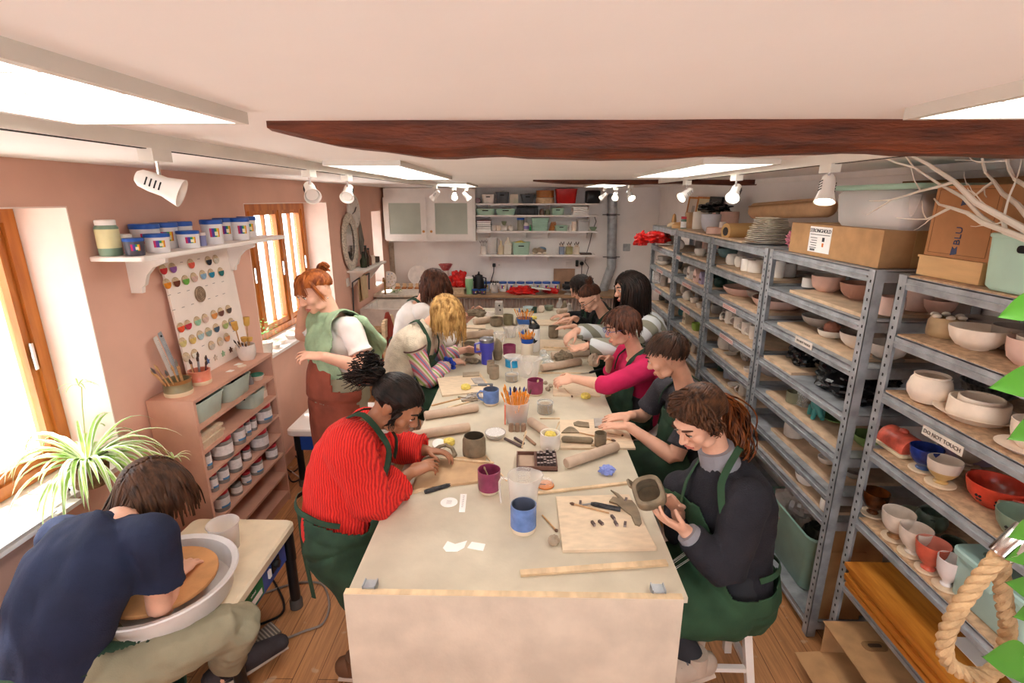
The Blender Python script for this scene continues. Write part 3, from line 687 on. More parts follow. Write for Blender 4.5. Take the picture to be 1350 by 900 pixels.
 # wall shelf with glaze tubs
SHZ=1.852
sh=T('wall_shelf','white wall shelf of glaze tubs on carved brackets, between the windows','shelf',(-1.81,2.97,SHZ-.02))
part('plank',MB().bev(-1.93,-1.685,2.24,3.66,SHZ-.022,SHZ,.012),WHITE,sh)
for y in(2.46,3.3):
 prof=[(-1.93,SHZ-.022),(-1.73,SHZ-.022),(-1.732,SHZ-.05),(-1.76,SHZ-.06),(-1.80,SHZ-.075),(-1.835,SHZ-.11),(-1.855,SHZ-.16),(-1.87,SHZ-.17),(-1.876,SHZ-.2),(-1.93,SHZ-.2)]
 part('bracket',MB().prism(prof,y-.012,y+.012,Matrix(((1,0,0,0),(0,0,1,0),(0,1,0,0),(0,0,0,1)))),WHITE,sh)
TUBW=M('tub_white','#e7e4e6',.35,var=.02);TUBLID=M('tub_lid_blue','#1f55ad',.35,var=.03)
RAINBOW=[M('label_'+n,c,.5,var=.02)for n,c in(('magenta','#c2185b'),('violet','#5b2f92'),('blue','#1e4fa8'),('green','#1f9a63'),('yellow','#e7c22c'),('orange','#d8622a'))]
def tub(c,R,h,label,ang=-25,group=None,blk=False,seg=26,rot=0):
 c=V(c);r=T('glaze_tub',label,'tub',c,group);bm=M('tub_smoke','#4b4a55',.3)if blk else TUBW
 part('tub_body',MB().lathe([(0,0),(R*.9,0),(R*.93,.004),(R,h*.84),(0,h*.84)],seg,c),bm,r)
 part('lid',MB().lathe([(0,h*.82),(R*1.05,h*.82),(R*1.06,h*.86),(R*1.05,h*.97),(R,h),(0,h)],seg,c),TUBLID,r)
 mb=MB();a0=math.radians(ang)
 for kz0,kz1,da in((.3,.66,.75),):
  rows=[[c+V((R*(1-.07*(1-zz/.84))*1.012*math.cos(a),R*(1-.07*(1-zz/.84))*1.012*math.sin(a),h*zz))for a in[a0+da*(i/8-.35)for i in range(11)]]for zz in(kz0,kz1)]
  mb.rings(rows,False,closed=False)
 mb.mi=[min(5,i*6//10)for i in range(len(mb.f))];lb=part('rainbow_label',mb,RAINBOW,r)
 mb=MB();rows=[[c+V((R*1.02*math.cos(a),R*1.02*math.sin(a),h*zz))for a in[a0+.18+.3*(i/5)for i in range(6)]]for zz in(.36,.52)]
 mb.rings(rows,False,closed=False);part('label_panel',mb,M('label_cream','#f0e8c8',.5),lb)
 return r
G1='glaze tubs on the wall shelf'
for x,y,R,h,lb,bk in[(-1.86,190,.062,.13,'large blue-lidded glaze tub in the back row of the wall shelf, nearest',0),(-1.86,216,.06,.13,'blue-lidded glaze tub in the back row of the wall shelf, second nearest',0),(-1.86,238,.055,.13,'blue-lidded glaze tub in the back row of the wall shelf, third nearest',0),(-1.76,172,.04,.078,'small dark glaze tub with a blue lid at the front of the wall shelf',1),(-1.755,204,.052,.088,'low white glaze tub with a blue lid in the front row, beside the dark one',0),(-1.755,246,.052,.088,'low white glaze tub in the front row, farther from the dark one',0),(-1.77,279,.055,.135,'tall blue-lidded tub first of the far group on the wall shelf',0),(-1.85,295,.055,.135,'tall blue-lidded tub second of the far group on the wall shelf',0),(-1.77,316,.055,.135,'tall blue-lidded tub third of the far group on the wall shelf',0),(-1.85,326,.055,.135,'tall blue-lidded tub at the far end of the wall shelf',0)]:
 tub((x,pX(y,300,x).y,SHZ),R,h,lb,-58,G1,bk)
c=V((-1.865,2.295,SHZ));r=T('powder_jar','tall green jar with a cream label at the near end of the wall shelf','jar',c)
part('jar_body',MB().lathe([(0,0),(.042,0),(.045,.006),(.045,.125),(.036,.138),(0,.138)],26,c),M('sage_powder','#7f9a83',.35,var=.08),r)
part('lid',MB().lathe([(0,.135),(.039,.135),(.04,.155),(.036,.158),(0,.158)],24,c),PAPER,r)
mb=MB();mb.rings([[c+V((.0458*math.cos(a),.0458*math.sin(a),z))for a in[math.radians(-150+13*i)for i in range(16)]]for z in(.035,.118)],False,closed=False);part('paper_label',mb,M('label_yellowish','#e3dba8',.6),r)
c=V((-1.885,2.41,SHZ));r=T('powder_jar','small rose jar with a white lid behind the dark tub on the wall shelf','jar',c)
part('jar_body',MB().lathe([(0,0),(.034,0),(.036,.07),(0,.07)],22,c),M('rose_powder','#b98078',.4),r);part('lid',MB().lathe([(0,.068),(.035,.068),(.035,.088),(0,.09)],22,c),PAPER,r)
c=V((-1.76,pX(264,300,-1.76).y,SHZ));r=T('powder_jar','tiny lilac-labelled jar between the two groups of tubs on the wall shelf','jar',c)
part('jar_body',MB().lathe([(0,0),(.02,0),(.021,.055),(0,.055)],18,c),M('lilac_label','#8f94c4',.5),r);part('lid',MB().lathe([(0,.053),(.02,.053),(.02,.07),(0,.071)],18,c),PAPER,r)
# window sill things
LEAFG=pattern('spider_leaf','noise',['#5f9a35','#a9cc6a','#7fb347'],18,.5,(1,1,1))
LEAFW=M('leaf_cream_edge','#eef3da',.5,var=.05)
def blade(mb,base,d0,L,w,droop,n=9,tw=0):
 p=V(base);d=V(d0).normalized();pts=[p.copy()];st=L/n
 for i in range(n):
  d=(d+V((0,0,-droop*(i+1)/n))).normalized();p=p+d*st;pts.append(p.copy())
 side=V(d0).cross(V((0,0,1)));side=side.normalized()if side.length>.05 else V((1,0,0))
 m=len(pts);vs=[];fs=[];mi=[]
 for i,q in enumerate(pts):
  t=i/(m-1);ww=w*(min(1,t*6+.35))*(1-t**2.2)+.0004
  tg=(pts[min(i+1,m-1)]-pts[max(i-1,0)]).normalized();nn=side.cross(tg).normalized()
  for k,xx in((-1,1),(-.62,.3),(0,-.12),(.62,.3),(1,1)):vs.append(q+side*(ww*k)+nn*(ww*.35*xx))
 b=len(mb.v);mb.v+=vs
 for i in range(m-1):
  for k in range(4):mb.f.append([b+i*5+k,b+i*5+k+1,b+(i+1)*5+k+1,b+(i+1)*5+k]);mb.mi.append(0 if k in(1,2)else 1)
def spider(c,n,L,w,label,seed,bias=(0,0,0),pot=True):
 random.seed(seed);c=V(c);r=T('spider_plant',label,'plant',c)
 if pot:
  part('pot',MB().lathe([(0,0),(.06,0),(.075,.1),(.082,.1),(.083,.118),(.074,.118),(.07,.1),(0,.09)],26,c),M('woven_pot','#8b6a48',.85,var=.2,vs=50,bump=.5),r)
 top=c+V((0,0,.11 if pot else 0));mb=MB()
 for i in range(n):
  a=i*2.39996;up=random.uniform(.25,1.5);d=V((math.cos(a),math.sin(a),up))+V(bias)
  blade(mb,top+V((math.cos(a)*.02,math.sin(a)*.02,0)),d,L*random.uniform(.65,1.15),w*random.uniform(.8,1.15),random.uniform(.35,.75))
 part('foliage',mb,[LEAFG,LEAFW],r,smooth=60)
 return r,top
sp,top=spider((-1.9,1.97,.885),78,.36,.0115,'big green and white striped spider plant on the near window sill',3,(.38,-.1,0))
for(dst,sd)in(((-1.75,2.28,.84),5),((-1.98,2.1,1.3),6)):
 mb=MB();q=V(dst);mb.tube([top,top.lerp(q,.4)+V((.02,0,.12)),top.lerp(q,.8)+V((.02,0,.06)),q],.002,5);ru=part('runner',mb,M('runner_green','#9fae5c',.6),sp)
 random.seed(sd);mb=MB()
 for i in range(9):a=i*2.4;blade(mb,q,(math.cos(a),math.sin(a),random.uniform(.2,1)),.09,.004,.5,6)
 part('plantlet',mb,[LEAFG,LEAFW],ru,smooth=60)
mb=MB();mb.box(-2.02,-1.865,1.06,1.42,.887,.893);mb.box(-2.0,-1.86,1.3,1.75,.8935,.898);one('paper_sheets',mb,PAPER,'white sheets of paper lying on the near window sill','paper',smooth=0)
c=V((-1.93,1.86,.885));r=T('skull_ornament','tiny white carved ornament beneath the spider plant','ornament',c);mb=MB();mb.ell(c+V((0.005,0,.03)),(.017,.02,.026));mb.ell(c+V((.01,0,.01)),(.012,.014,.012));part('head',mb,WGLAZE,r)
mb=MB();[mb.ell(c+V((.02,s*.008,.032)),(.004,.004,.005),None,8,6)for s in(1,-1)];part('eye_hollow',mb,BLACKSLOT,r)
c=V((-1.97,3.72,.955));r=T('potted_herb','leafy green herb in a white pot at the near end of the second sill','plant',c)
part('pot',MB().lathe([(0,0),(.045,0),(.055,.09),(.05,.09),(0,.08)],22,c),WGLAZE,r);random.seed(11);mb=MB()
for i in range(110):
 a=random.uniform(0,2*PI);q=c+V((math.cos(a)*random.uniform(0,.09),math.sin(a)*random.uniform(0,.09),random.uniform(.07,.27)));d=V((math.cos(a),math.sin(a),random.uniform(-.3,.6))).normalized();_,s1,s2=frame(d)
 L=random.uniform(.018,.034);mb.add([q,q+d*L*.5+s1*L*.35,q+d*L,q+d*L*.5-s1*L*.35],[(0,1,2,3)])
part('foliage',mb,M('herb_leaf','#5f9a3c',.5,var=.2,vs=30),r,smooth=0)
for i,(y,x,rr)in enumerate([(3.86,-1.97,.05),(4.0,-2.0,.06),(4.15,-1.965,.055),(4.3,-2.0,.06),(4.48,-1.97,.05),(4.7,-1.98,.06)]):
 one('drying_bowl',MB().lathe([(0,0),(rr*.6,0),(rr,.035),(rr*.93,.036),(rr*.55,.008),(0,.008)],22,(x,y,.955)),RAW,names[i]+' of six pale drying bowls along the second sill from the camera','bowl','pale bowls on the second sill')
 # far wall
YW=7.4
def wb(px0,px1,y=YW):return pY(px0,300,y).x,pY(px1,300,y).x
yc=7.08;a,b=pY(505,258,yc),pY(627,318,yc)
cb=T('wall_cupboard','white wall cupboard with two frosted glass doors over the corner worktop','cupboard',((a.x+b.x)/2,7.24,b.z))
mb=MB();mb.box(a.x,b.x,yc+.02,YW,b.z,ZC-.01);part('carcass',mb,WHITE,cb,smooth=0)
FROST=M('frosted_glass','#b3b9ac',.5,var=.05,vs=3)
for px0,px1,kx in((504,563,559),(565,624,569)):
 p,q=pY(px0,260,yc),pY(px1,316,yc);d=MB();t=.075
 d.box(p.x,q.x,yc,yc+.02,q.z,q.z+t);d.box(p.x,q.x,yc,yc+.02,p.z-t,p.z);d.box(p.x,p.x+t,yc,yc+.02,q.z+t,p.z-t);d.box(q.x-t,q.x,yc,yc+.02,q.z+t,p.z-t)
 dr=part('door',d,WHITE,cb,smooth=0)
 part('frosted_pane',MB().box(p.x+t,q.x-t,yc+.008,yc+.014,q.z+t,p.z-t),FROST,dr,smooth=0)
 k=pY(kx,305,yc);part('knob',MB().lathe([(0,0),(.008,0),(.008,.012),(.017,.02),(.017,.028),(0,.033)],16,(k.x,yc,k.z),rotto((0,-1,0))),M('wooden_knob','#c98a4a',.5),dr)
SHL=[]
x0,x1=pY(628,300,7.15).x,pY(790,300,7.15).x
for i,(py,nm)in enumerate([(268,'top'),(283.5,'second'),(304.5,'third'),(336,'lowest')]):
 z=pY(700,py,7.13).z;SHL.append(z)
 s_=T('wall_shelf',nm+' long white shelf on the far wall over the counter','shelf',((x0+x1)/2,7.27,z))
 part('plank',MB().box(x0+(.03 if i==3 else 0),x1-.01*i,7.13,YW,z-.022,z),WHITE,s_,smooth=0)
 for px in(646,694,723,773):
  xx=pY(px,330,7.38).x;m2=MB();m2.prism([(7.4,z-.022),(7.2,z-.022),(7.38,z-.11),(7.4,z-.11)],xx-.008,xx+.008,Matrix(((0,0,1,0),(1,0,0,0),(0,1,0,0),(0,0,0,1))));part('bracket',m2,WHITE,s_,smooth=0)
def on(px0,px1,ytop,i,y=7.24):
 """centre, half width and height of something on far shelf i from its pixels"""
 z=SHL[i];a,b=pY(px0,300,y),pY(px1,300,y);c=V(((a.x+b.x)/2,y,z));h=pY((px0+px1)/2,ytop,y).z-z
 return c,abs(b.x-a.x)/2,max(.03,h)
DGREY=M('dark_grey_plastic','#55595f',.45,var=.06)
def fbox(px0,px1,yt,i,mat,name,label,d=.2,**k):
 c,w,h=on(px0,px1,yt,i);return basket(c,w*2,d,h,mat,name,label,holeside='y',**k)
fbox(636,653,256,0,WGLAZE,'storage_basket','white basket with a grip hole on the top far shelf')
fbox(654,671,253,0,DGREY,'storage_basket','tall grey tub beside the white basket on the top far shelf',fill=(PAPER,3))
c,w,h=on(672,683,256,0);one('carton',MB().box(c.x-w,c.x+w,7.17,7.3,c.z,c.z+h),pattern('carton_print','noise',['#d8b48a','#e8e0d0','#5c9a62'],6),'small printed carton between two grey tubs on the top far shelf','box',smooth=0)
fbox(686,705,256,0,DGREY,'storage_basket','overfull grey tub left of the wooden sieve on the top far shelf',fill=(GREYW,6),taper=.7)
c,w,h=on(706,730,251,0);r=T('drum_sieve','round wooden sieve on the top far shelf beside the red box','sieve',c)
part('rim',MB().lathe([(0,h*.45),(w*.96,h*.45),(w*.96,h),(w*.9,h),(w*.9,h*.5),(0,h*.5)],30,c),M('sieve_wood','#b5753f',.5,var=.1),r);part('lower_ring',MB().lathe([(0,0),(w,0),(w,h*.42),(0,h*.42)],30,c),PALEWOOD,r)
fbox(731,759,249,0,RED,'storage_box','bright red plastic box on the top far shelf',hole=False)
c,w,h=on(770,789,251,0);one('storage_case',MB().bev(c.x-w,c.x+w,7.17,7.31,c.z,c.z+h,.03),BLACK,'black rounded case at the right end of the top far shelf','case')
c,w,h=on(627,634,262,0);one('tape_roll',MB().lathe([(w*.4,-.03),(w,-.03),(w,.03),(w*.4,.03)],20,c+V((0,0,w)),rotto((0,1,0))),M('mauve_roll','#8d7480',.6),'mauve roll at the left end of the top far shelf','roll')
fbox(628.5,653,275,1,MINT,'storage_basket','mint basket at the left end of the second far shelf',fill=(PAPER,4))
fbox(654,680,275,1,MINT,'storage_basket','mint basket second along the second far shelf, left of the black crate',fill=(M('brown_bits','#8a7563',.8),5))
c,w,h=on(681,709,272,1);mb=MB();mb.bev(c.x-w,c.x+w,7.15,7.32,c.z,c.z+h,.01)
for k in range(6):xx=c.x-w+w*2*(k+.5)/6;mb.box(xx-.012,xx+.012,7.143,7.151,c.z+.01,c.z+h-.02)
one('tool_crate',mb,BLACK,'black ribbed crate in the middle of the second far shelf','crate')
for k,(p0,p1,hx,l)in enumerate([(711,717,275,'brown'),(718,725,276,'olive')]):
 c,w,h=on(p0,p1,hx,1);one('lidded_jar',MB().lathe([(0,0),(w,0),(w,h*.75),(w*.7,h*.85),(w*.7,h),(0,h)],18,c),M(l+'_jar',{'brown':'#7a6252','olive':'#77785c'}[l],.3),l+' glass jar beside the black crate on the second far shelf','jar')
fbox(726,743,274,1,MINT,'storage_basket','small mint basket right of the jars on the second far shelf',fill=(M('pinkish_bits','#c79d8c',.8),4))
c,w,h=on(752,775,272,1)
for k in range(4):one('folded_towel',MB().bev(c.x-w+.004*k,c.x+w-.006*k,7.14,7.34,c.z+h*k/4,c.z+h*(k+.93)/4,.03),PAPER,['lowest','second lowest','second highest','topmost'][k]+' folded white towel in the pile on the second far shelf','towel','pile of white towels')
c,w,h=on(629,648,290,2)
for k,(cc,l)in enumerate([('#efe9e2','white'),('#d8d0c6','grey'),('#35303a','dark'),('#eee8e4','cream'),('#7d2a2c','red')]):
 r=T('book',l+' covered book lying in the stack on the third far shelf','book',(c.x,7.24,c.z+h*k/5),'book stack on the third far shelf');d=.006*(k%2)
 mb=MB();zz=c.z+h*k/5;hh=h/5*.94;mb.box(c.x-w+d,c.x+w-d,7.15,7.33,zz,zz+hh*.15);mb.box(c.x-w+d,c.x+w-d,7.15,7.33,zz+hh*.85,zz+hh);mb.box(c.x-w+d,c.x-w+d+.006,7.15,7.33,zz,zz+hh);part('cover',mb,M('book_'+l,cc,.6),r,smooth=0)
 part('pages',MB().box(c.x-w+d+.006,c.x+w-d-.004,7.154,7.326,zz+hh*.15,zz+hh*.85),PAPER,r,smooth=0)
def fpot(px0,px1,yt,i,prof,mat,name,label,cat,y=7.22):
 c,w,h=on(px0,px1,yt,i,y);return one(name,MB().lathe([(r*w,z*h)for r,z in prof],20,c),mat,label,cat)
CUPP=[(0,0),(.8,0),(1,.15),(1,1),(.88,1),(.86,.2),(0,.15)]
BOWLP=[(0,0),(.45,0),(.5,.1),(.85,.5),(1,1),(.92,1),(.75,.5),(0,.2)]
JARP=[(0,0),(.95,0),(1,.05),(1,.72),(.8,.82),(.8,.98),(0,1)]
BOTP=[(0,0),(.9,0),(1,.06),(1,.5),(.45,.72),(.42,.98),(0,1)]
fpot(648,654,297,2,CUPP,RAW,'small_cup','small pale cup right of the books on the third far shelf','cup');fpot(654,660,297,2,CUPP,BISQUE,'small_cup','second small cream cup right of the books on the third far shelf','cup')
fpot(660,669,297,2,CUPP,WGLAZE,'small_bowl','white bowl under the green one on the third far shelf','bowl')
c,w,h=on(661,668,291,2);one('small_bowl',MB().lathe([(r*w,h*.55+z*h*.4)for r,z in BOWLP],18,c),M('moss_glaze','#8b9474',.4),'moss green bowl stacked on a white one on the third far shelf','bowl')
c,w,h=on(668.5,678,296,2);r=T('teapot','little white teapot on the third far shelf','teapot',c);part('pot_body',MB().lathe([(0,0),(w*.5,0),(w*.85,h*.35),(w*.7,h*.75),(w*.2,h*.85),(w*.15,h),(0,h)],20,c),WGLAZE,r)
part('spout',MB().tube([c+V((-w*.7,0,h*.4)),c+V((-w*1.15,0,h*.75))],[.016,.008],8),WGLAZE,r);part('handle',MB().tube([c+V((w*.7,0,h*.65)),c+V((w*1.2,0,h*.6)),c+V((w*1.1,0,h*.25)),c+V((w*.7,0,h*.2))],.006,6),WGLAZE,r)
c,w,h=on(681.5,691,287,2);r=T('storage_jar','tall clear jar with a blue lid on the third far shelf','jar',c);part('jar_body',MB().lathe([(0,0),(w,0),(w,h*.85),(0,h*.85)],20,c),M('olive_contents','#8e8b78',.25),r);part('lid',MB().lathe([(0,h*.84),(w*1.05,h*.84),(w*1.05,h),(0,h)],20,c),TUBLID,r)
c,w,h=on(690,697.5,293,2);r=T('storage_jar','white pot with a lilac band beside the mint crate on the third far shelf','jar',c);part('pot_body',MB().lathe([(r_*w,z*h)for r_,z in JARP],20,c),WGLAZE,r);part('band',MB().lathe([(w*1.01,h*.2),(w*1.015,h*.2),(w*1.015,h*.6),(w*1.01,h*.6)],20,c),M('lilac_band','#8d7fc0',.5),r)
fpot(697.6,700.4,296,2,BOTP,M('green_bottle','#2f9a57',.3),'small_bottle','slim bright green bottle beside the mint crate on the third far shelf','bottle')
c,w,h=on(699.5,723,287,2);r=fbox(700.5,723,287,2,MINT,'storage_crate','large ribbed mint crate on the third far shelf',hole=False,taper=.88)
mb=MB()
for k in range(4):zz=c.z+h*(.2+.17*k);mb.box(c.x-w*.85,c.x+w*.85,7.135,7.15,zz,zz+h*.07)
part('slatted_front',mb,MINT,r,smooth=0)
mb=MB()
for k in range(7):xx=pY(724+k*1.0,300,7.24).x;mb.bar((xx,7.22,SHL[2]+.002),(xx+.03,7.25,SHL[2]+.1+.02*(k%2)),.012)
one('wood_offcuts',mb,PINE,'brown wooden sticks leaning right of the large mint crate','stick bundle',smooth=0).__setitem__('kind','stuff')
fbox(731,748,297,2,MINT,'storage_basket','shallow mint basket with a dark grip hole on the third far shelf')
fpot(749,754,296,2,BOTP,WGLAZE,'small_jug','small rounded white jug beside the shallow mint basket','jug');fpot(753.5,760,292,2,CUPP,BISQUE,'cylinder_vase','cream cylinder vase left of the clear box, third far shelf','vase')
c,w,h=on(760.5,776,289,2);r=T('clear_box','clear plastic lidded box near the right end of the third far shelf','box',c);part('tub',MB().bev(c.x-w,c.x+w,7.15,7.32,c.z,c.z+h*.9,.02,3,None,.92),clear('milky_box','#d8d4d0',.55,.3),r);part('lid',MB().bev(c.x-w*1.04,c.x+w*1.04,7.145,7.325,c.z+h*.9,c.z+h,.02),clear('milky_box','',1),r)
fpot(777,787,299,2,BOWLP,M('sage_bowl','#8fa183',.5),'small_bowl','little sage bowl at the right end of the third far shelf','bowl')
c,w,h=on(633,641,324,3);r=brushpot(c,w,h,[WGLAZE],'white holed vase of grey brushes at the left end of the lowest far shelf',None)
for k in range(5):stick(c+V((0,0,.03)),c+V((-.05+.025*k,0,h+.07+.01*(k%2))),.004,.004,GREYW,'paint_brush','grey brush in the white holed vase on the lowest far shelf','brush',M('grey_bristle','#6f6a68',.8)).__setitem__('group','brushes in the holed vase')
def jug(c,R,h,label,hdir,mat=None,name='measuring_jug'):
 c=V(c);mat=mat or CLR;hd=V(hdir).normalized();r=T(name,label,'jug',c)
 rows=[];prof=[(.8,0),(.82,.02),(.93,.7),(1,1),(.965,1),(.9,.7),(.78,.03)]
 for k,z in prof:
  row=[]
  for j in range(36):
   a=2*PI*j/36;d=V((math.cos(a),math.sin(a),0));sp_=max(0,(-d.dot(hd)-.8)/.2)*max(0,z-.72)/.28
   row.append(c+d*(R*k*(1+.24*sp_))+V((0,0,h*z)))
  rows.append(row)
 b=part('jug_body',MB().rings(rows),mat,r)
 s=hd.cross(V((0,0,1)));P=[c+hd*(R*.95)+V((0,0,h*.93)),c+hd*(R*1.35)+V((0,0,h*.97)),c+hd*(R*1.5)+V((0,0,h*.85)),c+hd*(R*1.46)+V((0,0,h*.5)),c+hd*(R*1.42)+V((0,0,h*.28))]
 part('handle',MB().loft(P,[(R*.13,R*.07)]*5,s,8,'flat'),mat,r)
 mb=MB();q=hd.cross(V((0,0,1)))
 for k in range(5):
  zz=h*(.2+.14*k);rr=R*(.83+.12*zz/h)*1.005;mb.bar(c+q*rr+hd*(-.02)+V((0,0,zz)),c+q*rr+hd*.012+V((0,0,zz)),.002,.001)
 part('scale_marks',mb,M('grey_print','#8d8b8b',.7),b,smooth=0)
 return r
c,w,h=on(641.5,656,313,3);jug(c,w*.95,h,'large clear measuring jug on the lowest far shelf',(1,-.2,0),clear('milky_plastic','',1))
fpot(656.5,664,317,3,BOTP,CREAMB,'small_bottle','squat cream bottle beside the clear jug on the lowest far shelf','bottle')
c,w,h=on(664,675,313,3);one('milk_bottle',MB().bev(c.x-w,c.x+w,7.16,7.28,c.z,c.z+h*.62,.02).lathe([(w*.95,h*.6),(w*.35,h*.85),(w*.33,h),(0,h)],16,c),clear('milk_plastic','#efe6d4',.7,.3),'cream milk-bottle-shaped container left of the mint basket on the lowest far shelf','bottle')
fbox(675.5,699,319,3,MINT,'storage_basket','mint basket of yellow sponges on the lowest far shelf',fill=(YEL,7))
c,w,h=on(702,722,326,3);r=T('animal_figurine','lumpy cream and blue clay animal beside the yellow sponge basket','figurine',c);mb=MB();mb.ell(c+V((.02,0,h*.55)),(w*.7,.06,h*.5));mb.ell(c+V((-w*.6,-.02,h*.5)),(w*.4,.05,h*.45));part('body',mb,DRYCLAY,r);part('blue_back',MB().ell(c+V((.03,.005,h*.72)),(w*.6,.055,h*.38)),M('dusty_blue','#6f8fa6',.6),r);mb=MB();[mb.ell(c+V((w*k,-.03,h*.2)),(.03,.03,h*.2))for k in(-.7,0,.6)];part('feet',mb,BISQUE,r)
for k,(p0,p1,m_,l)in enumerate([(737.5,745,M('blue_grey_pot','#8f97aa',.4),'blue-grey'),(746.5,756,M('olive_pot','#a39c6d',.4),'olive'),(757,765,BISQUE,'cream')]):
 c,w,h=on(p0,p1,325,3);brushpot(c,w,h,[m_],l+' pot of brushes on the right of the lowest far shelf',None)
 for q in range(4):stick(c+V((0,0,.012)),c+V((-.03+.02*q,0,h+.05+.02*(q%2))),.004,.004,WOODT,'paint_brush','brush standing in the %s pot on the lowest far shelf'%l,'brush',M('dark_bristle','',1)).__setitem__('group','brushes in the %s pot'%l)
c,w,h=on(765.5,781,333,3);one('dark_tray',MB().bev(c.x-w,c.x+w,7.16,7.3,c.z,c.z+.02,.01),M('dark_brown_wood','#4a3b32',.5),'thin dark tray at the right end of the lowest far shelf','tray')
def wallplate(px,py,w,h,label,mat=WHITE,y=YW,name='wall_socket',holes=True):
 p=pY(px,py,y);r=T(name,label,'socket',(p.x,y,p.z));part('plate',MB().bev(p.x-w/2,p.x+w/2,p.z-h/2,p.z+h/2,-y,-y+.01,.006,3,Matrix(((1,0,0,0),(0,0,-1,0),(0,1,0,0),(0,0,0,1)))),mat,r)
 if holes:mb=MB();[mb.box(p.x+s_*w*.22-.012,p.x+s_*w*.22+.012,y-.013,y-.0095,p.z-.01,p.z+.01)for s_ in(-1,1)];part('rocker',mb,M('pale_grey','#cfcac6',.4),r,smooth=0)
 return p
p=wallplate(655,349,.15,.09,'double socket with the kettle plug on the far wall');one('mains_plug',MB().bev(p.x-.06,p.x-.015,p.z-.025,p.z+.025,0,.04,.01,3,Matrix(((1,0,0,0),(0,0,-1,7.39),(0,1,0,0),(0,0,0,1)))),BLACK,'black kettle plug in the double socket','plug',loc=V((p.x-.04,7.37,p.z)))
q=[V((p.x-.04,7.35,p.z-.02)),V((p.x-.045,7.35,p.z-.1)),V((p.x-.09,7.32,p.z-.25)),V((p.x-.15,7.28,p.z-.36))];one('kettle_lead',MB().tube(q,.007,6),BLACK,'black kettle lead hanging from the double socket','cable')
wallplate(560,342,.09,.09,'white single socket above the white plate',holes=False);wallplate(750,348,.09,.09,'white blank plate right of the brown board',holes=False)
p=wallplate(764,347,.12,.09,'white socket with a black adaptor and plug near the vent pipe');one('power_adaptor',MB().bev(p.x-.06,p.x-.02,p.z-.04,p.z+.05,0,.05,.006,2,Matrix(((1,0,0,0),(0,0,-1,7.39),(0,1,0,0),(0,0,0,1)))),BLACK,'black power adaptor plugged in beside the vent pipe','plug',loc=V((p.x-.04,7.37,p.z)))
one('mains_plug',MB().lathe([(0,0),(.028,0),(.028,.03),(.012,.05),(0,.05)],16,(p.x+.03,7.39,p.z),rotto((0,-1,0))),BLACK,'round black plug in the right-hand socket','plug',loc=V((p.x+.03,7.38,p.z)))
one('plug_lead',MB().tube([(p.x+.03,7.36,p.z-.02),(p.x+.03,7.36,p.z-.2),(p.x+.02,7.36,p.z-.4)],.006,6),BLACK,'dark lead hanging below the round plug','cable')
wallplate(826,326,.1,.1,'brushed steel wall switch right of the vent pipe',GALV,name='wall_switch',holes=False)
mb=MB();zt=pY(775,300,7.38)
mb.tube([pY(783,283,7.38),pY(786,292,7.38),pY(781,304,7.38),pY(778,318,7.38),pY(774,332,7.38),pY(771,345,7.38),pY(776,352,7.38),pY(772,366,7.38)],.005,5);one('shelf_lead',mb,BLACK,'thin dark lead wandering down the wall past the shelf ends','cable')
vp=T('vent_pipe','grey metal vent pipe running down the far wall right of the shelves','pipe',pY(807,385,7.3));k=.065
P=[pY(807.5,262,7.31),pY(806,352,7.31),pY(797,377,7.31),pY(793,392,7.31)];part('duct',MB().tube(P,k,18),GALV,vp)
for py in(283,339):q=pY(806.5,py,7.31);mb=MB();mb.lathe([(k,-.015),(k+.006,-.015),(k+.006,.015),(k,.015)],20,q);mb.bar(q+V((-.12,.04,0)),q+V((.12,.04,0)),.012);part('clamp',mb,M('dark_steel','#5a5a5c',.5,metal=.5),vp)
part('elbow_cap',MB().lathe([(0,-.03),(k+.004,-.03),(k+.004,.02),(k*.7,.05),(0,.05)],18,pY(807.5,260,7.31)),GALV,vp)
# counter and curtain
CTZ=pY(665,389,6.9).z
WTOP=M('counter_wood','#a98867',.5,var=.12,stretch=(1,5,5),vs=6)
ct=T('counter','long wooden counter under the far wall shelves with a gathered curtain below','counter',(.35,7.15,0))
part('worktop',MB().bev(-1.1,1.45,6.88,7.4,CTZ-.035,CTZ,.01),WTOP,ct)
mb=MB();rows=[];n=260
for z in(.03,CTZ-.06):rows.append([(-1.05+2.45*i/n,6.94+.014*math.sin(i*1.15)+.006*math.sin(i*.37),z)for i in range(n+1)])
rows.append([(x,y-.004,CTZ-.05)for x,y,z in rows[1]])
mb.rings(rows,False,closed=False);part('curtain',mb,pattern('striped_curtain','wave',['#8b7468','#cbbab0'],14,.9),ct,smooth=70)
mb=MB();mb.bar((-1.07,6.93,CTZ-.05),(1.42,6.93,CTZ-.05),.012);part('curtain_rail',mb,GALV,ct)
for x in(-1.07,.2,1.41):part('leg',MB().box(x-.025,x+.025,7.1,7.15,0,CTZ-.035),PALEWOOD,ct,smooth=0)
def onc(px0,px1,ytop,y=7.05,z=None):
 z=CTZ if z is None else z;a,b=pY(px0,380,y),pY(px1,380,y);c=V(((a.x+b.x)/2,y,z));return c,(b.x-a.x)/2,max(.02,pY((px0+px1)/2,ytop,y).z-z)
for k,(p0,p1)in enumerate([(636,646),(658,668),(669.5,679.5),(681,691.5),(693,703),(704,714),(715,725.5),(727.5,738)]):
 c,w,h=onc(p0,p1,371,7.22);tub(c,w,h,['blue-lidded glaze tub hidden behind the pen jar','first blue-lidded glaze tub right of the pen jar','second blue-lidded glaze tub right of the pen jar','third glaze tub of the counter row, behind the red bag','fourth glaze tub of the counter row, behind the red bag','fifth glaze tub of the counter row, behind the book','sixth glaze tub of the counter row, behind the book','last glaze tub of the counter row, by the cake stand'][k],-95,'row of glaze tubs on the far counter',seg=18)
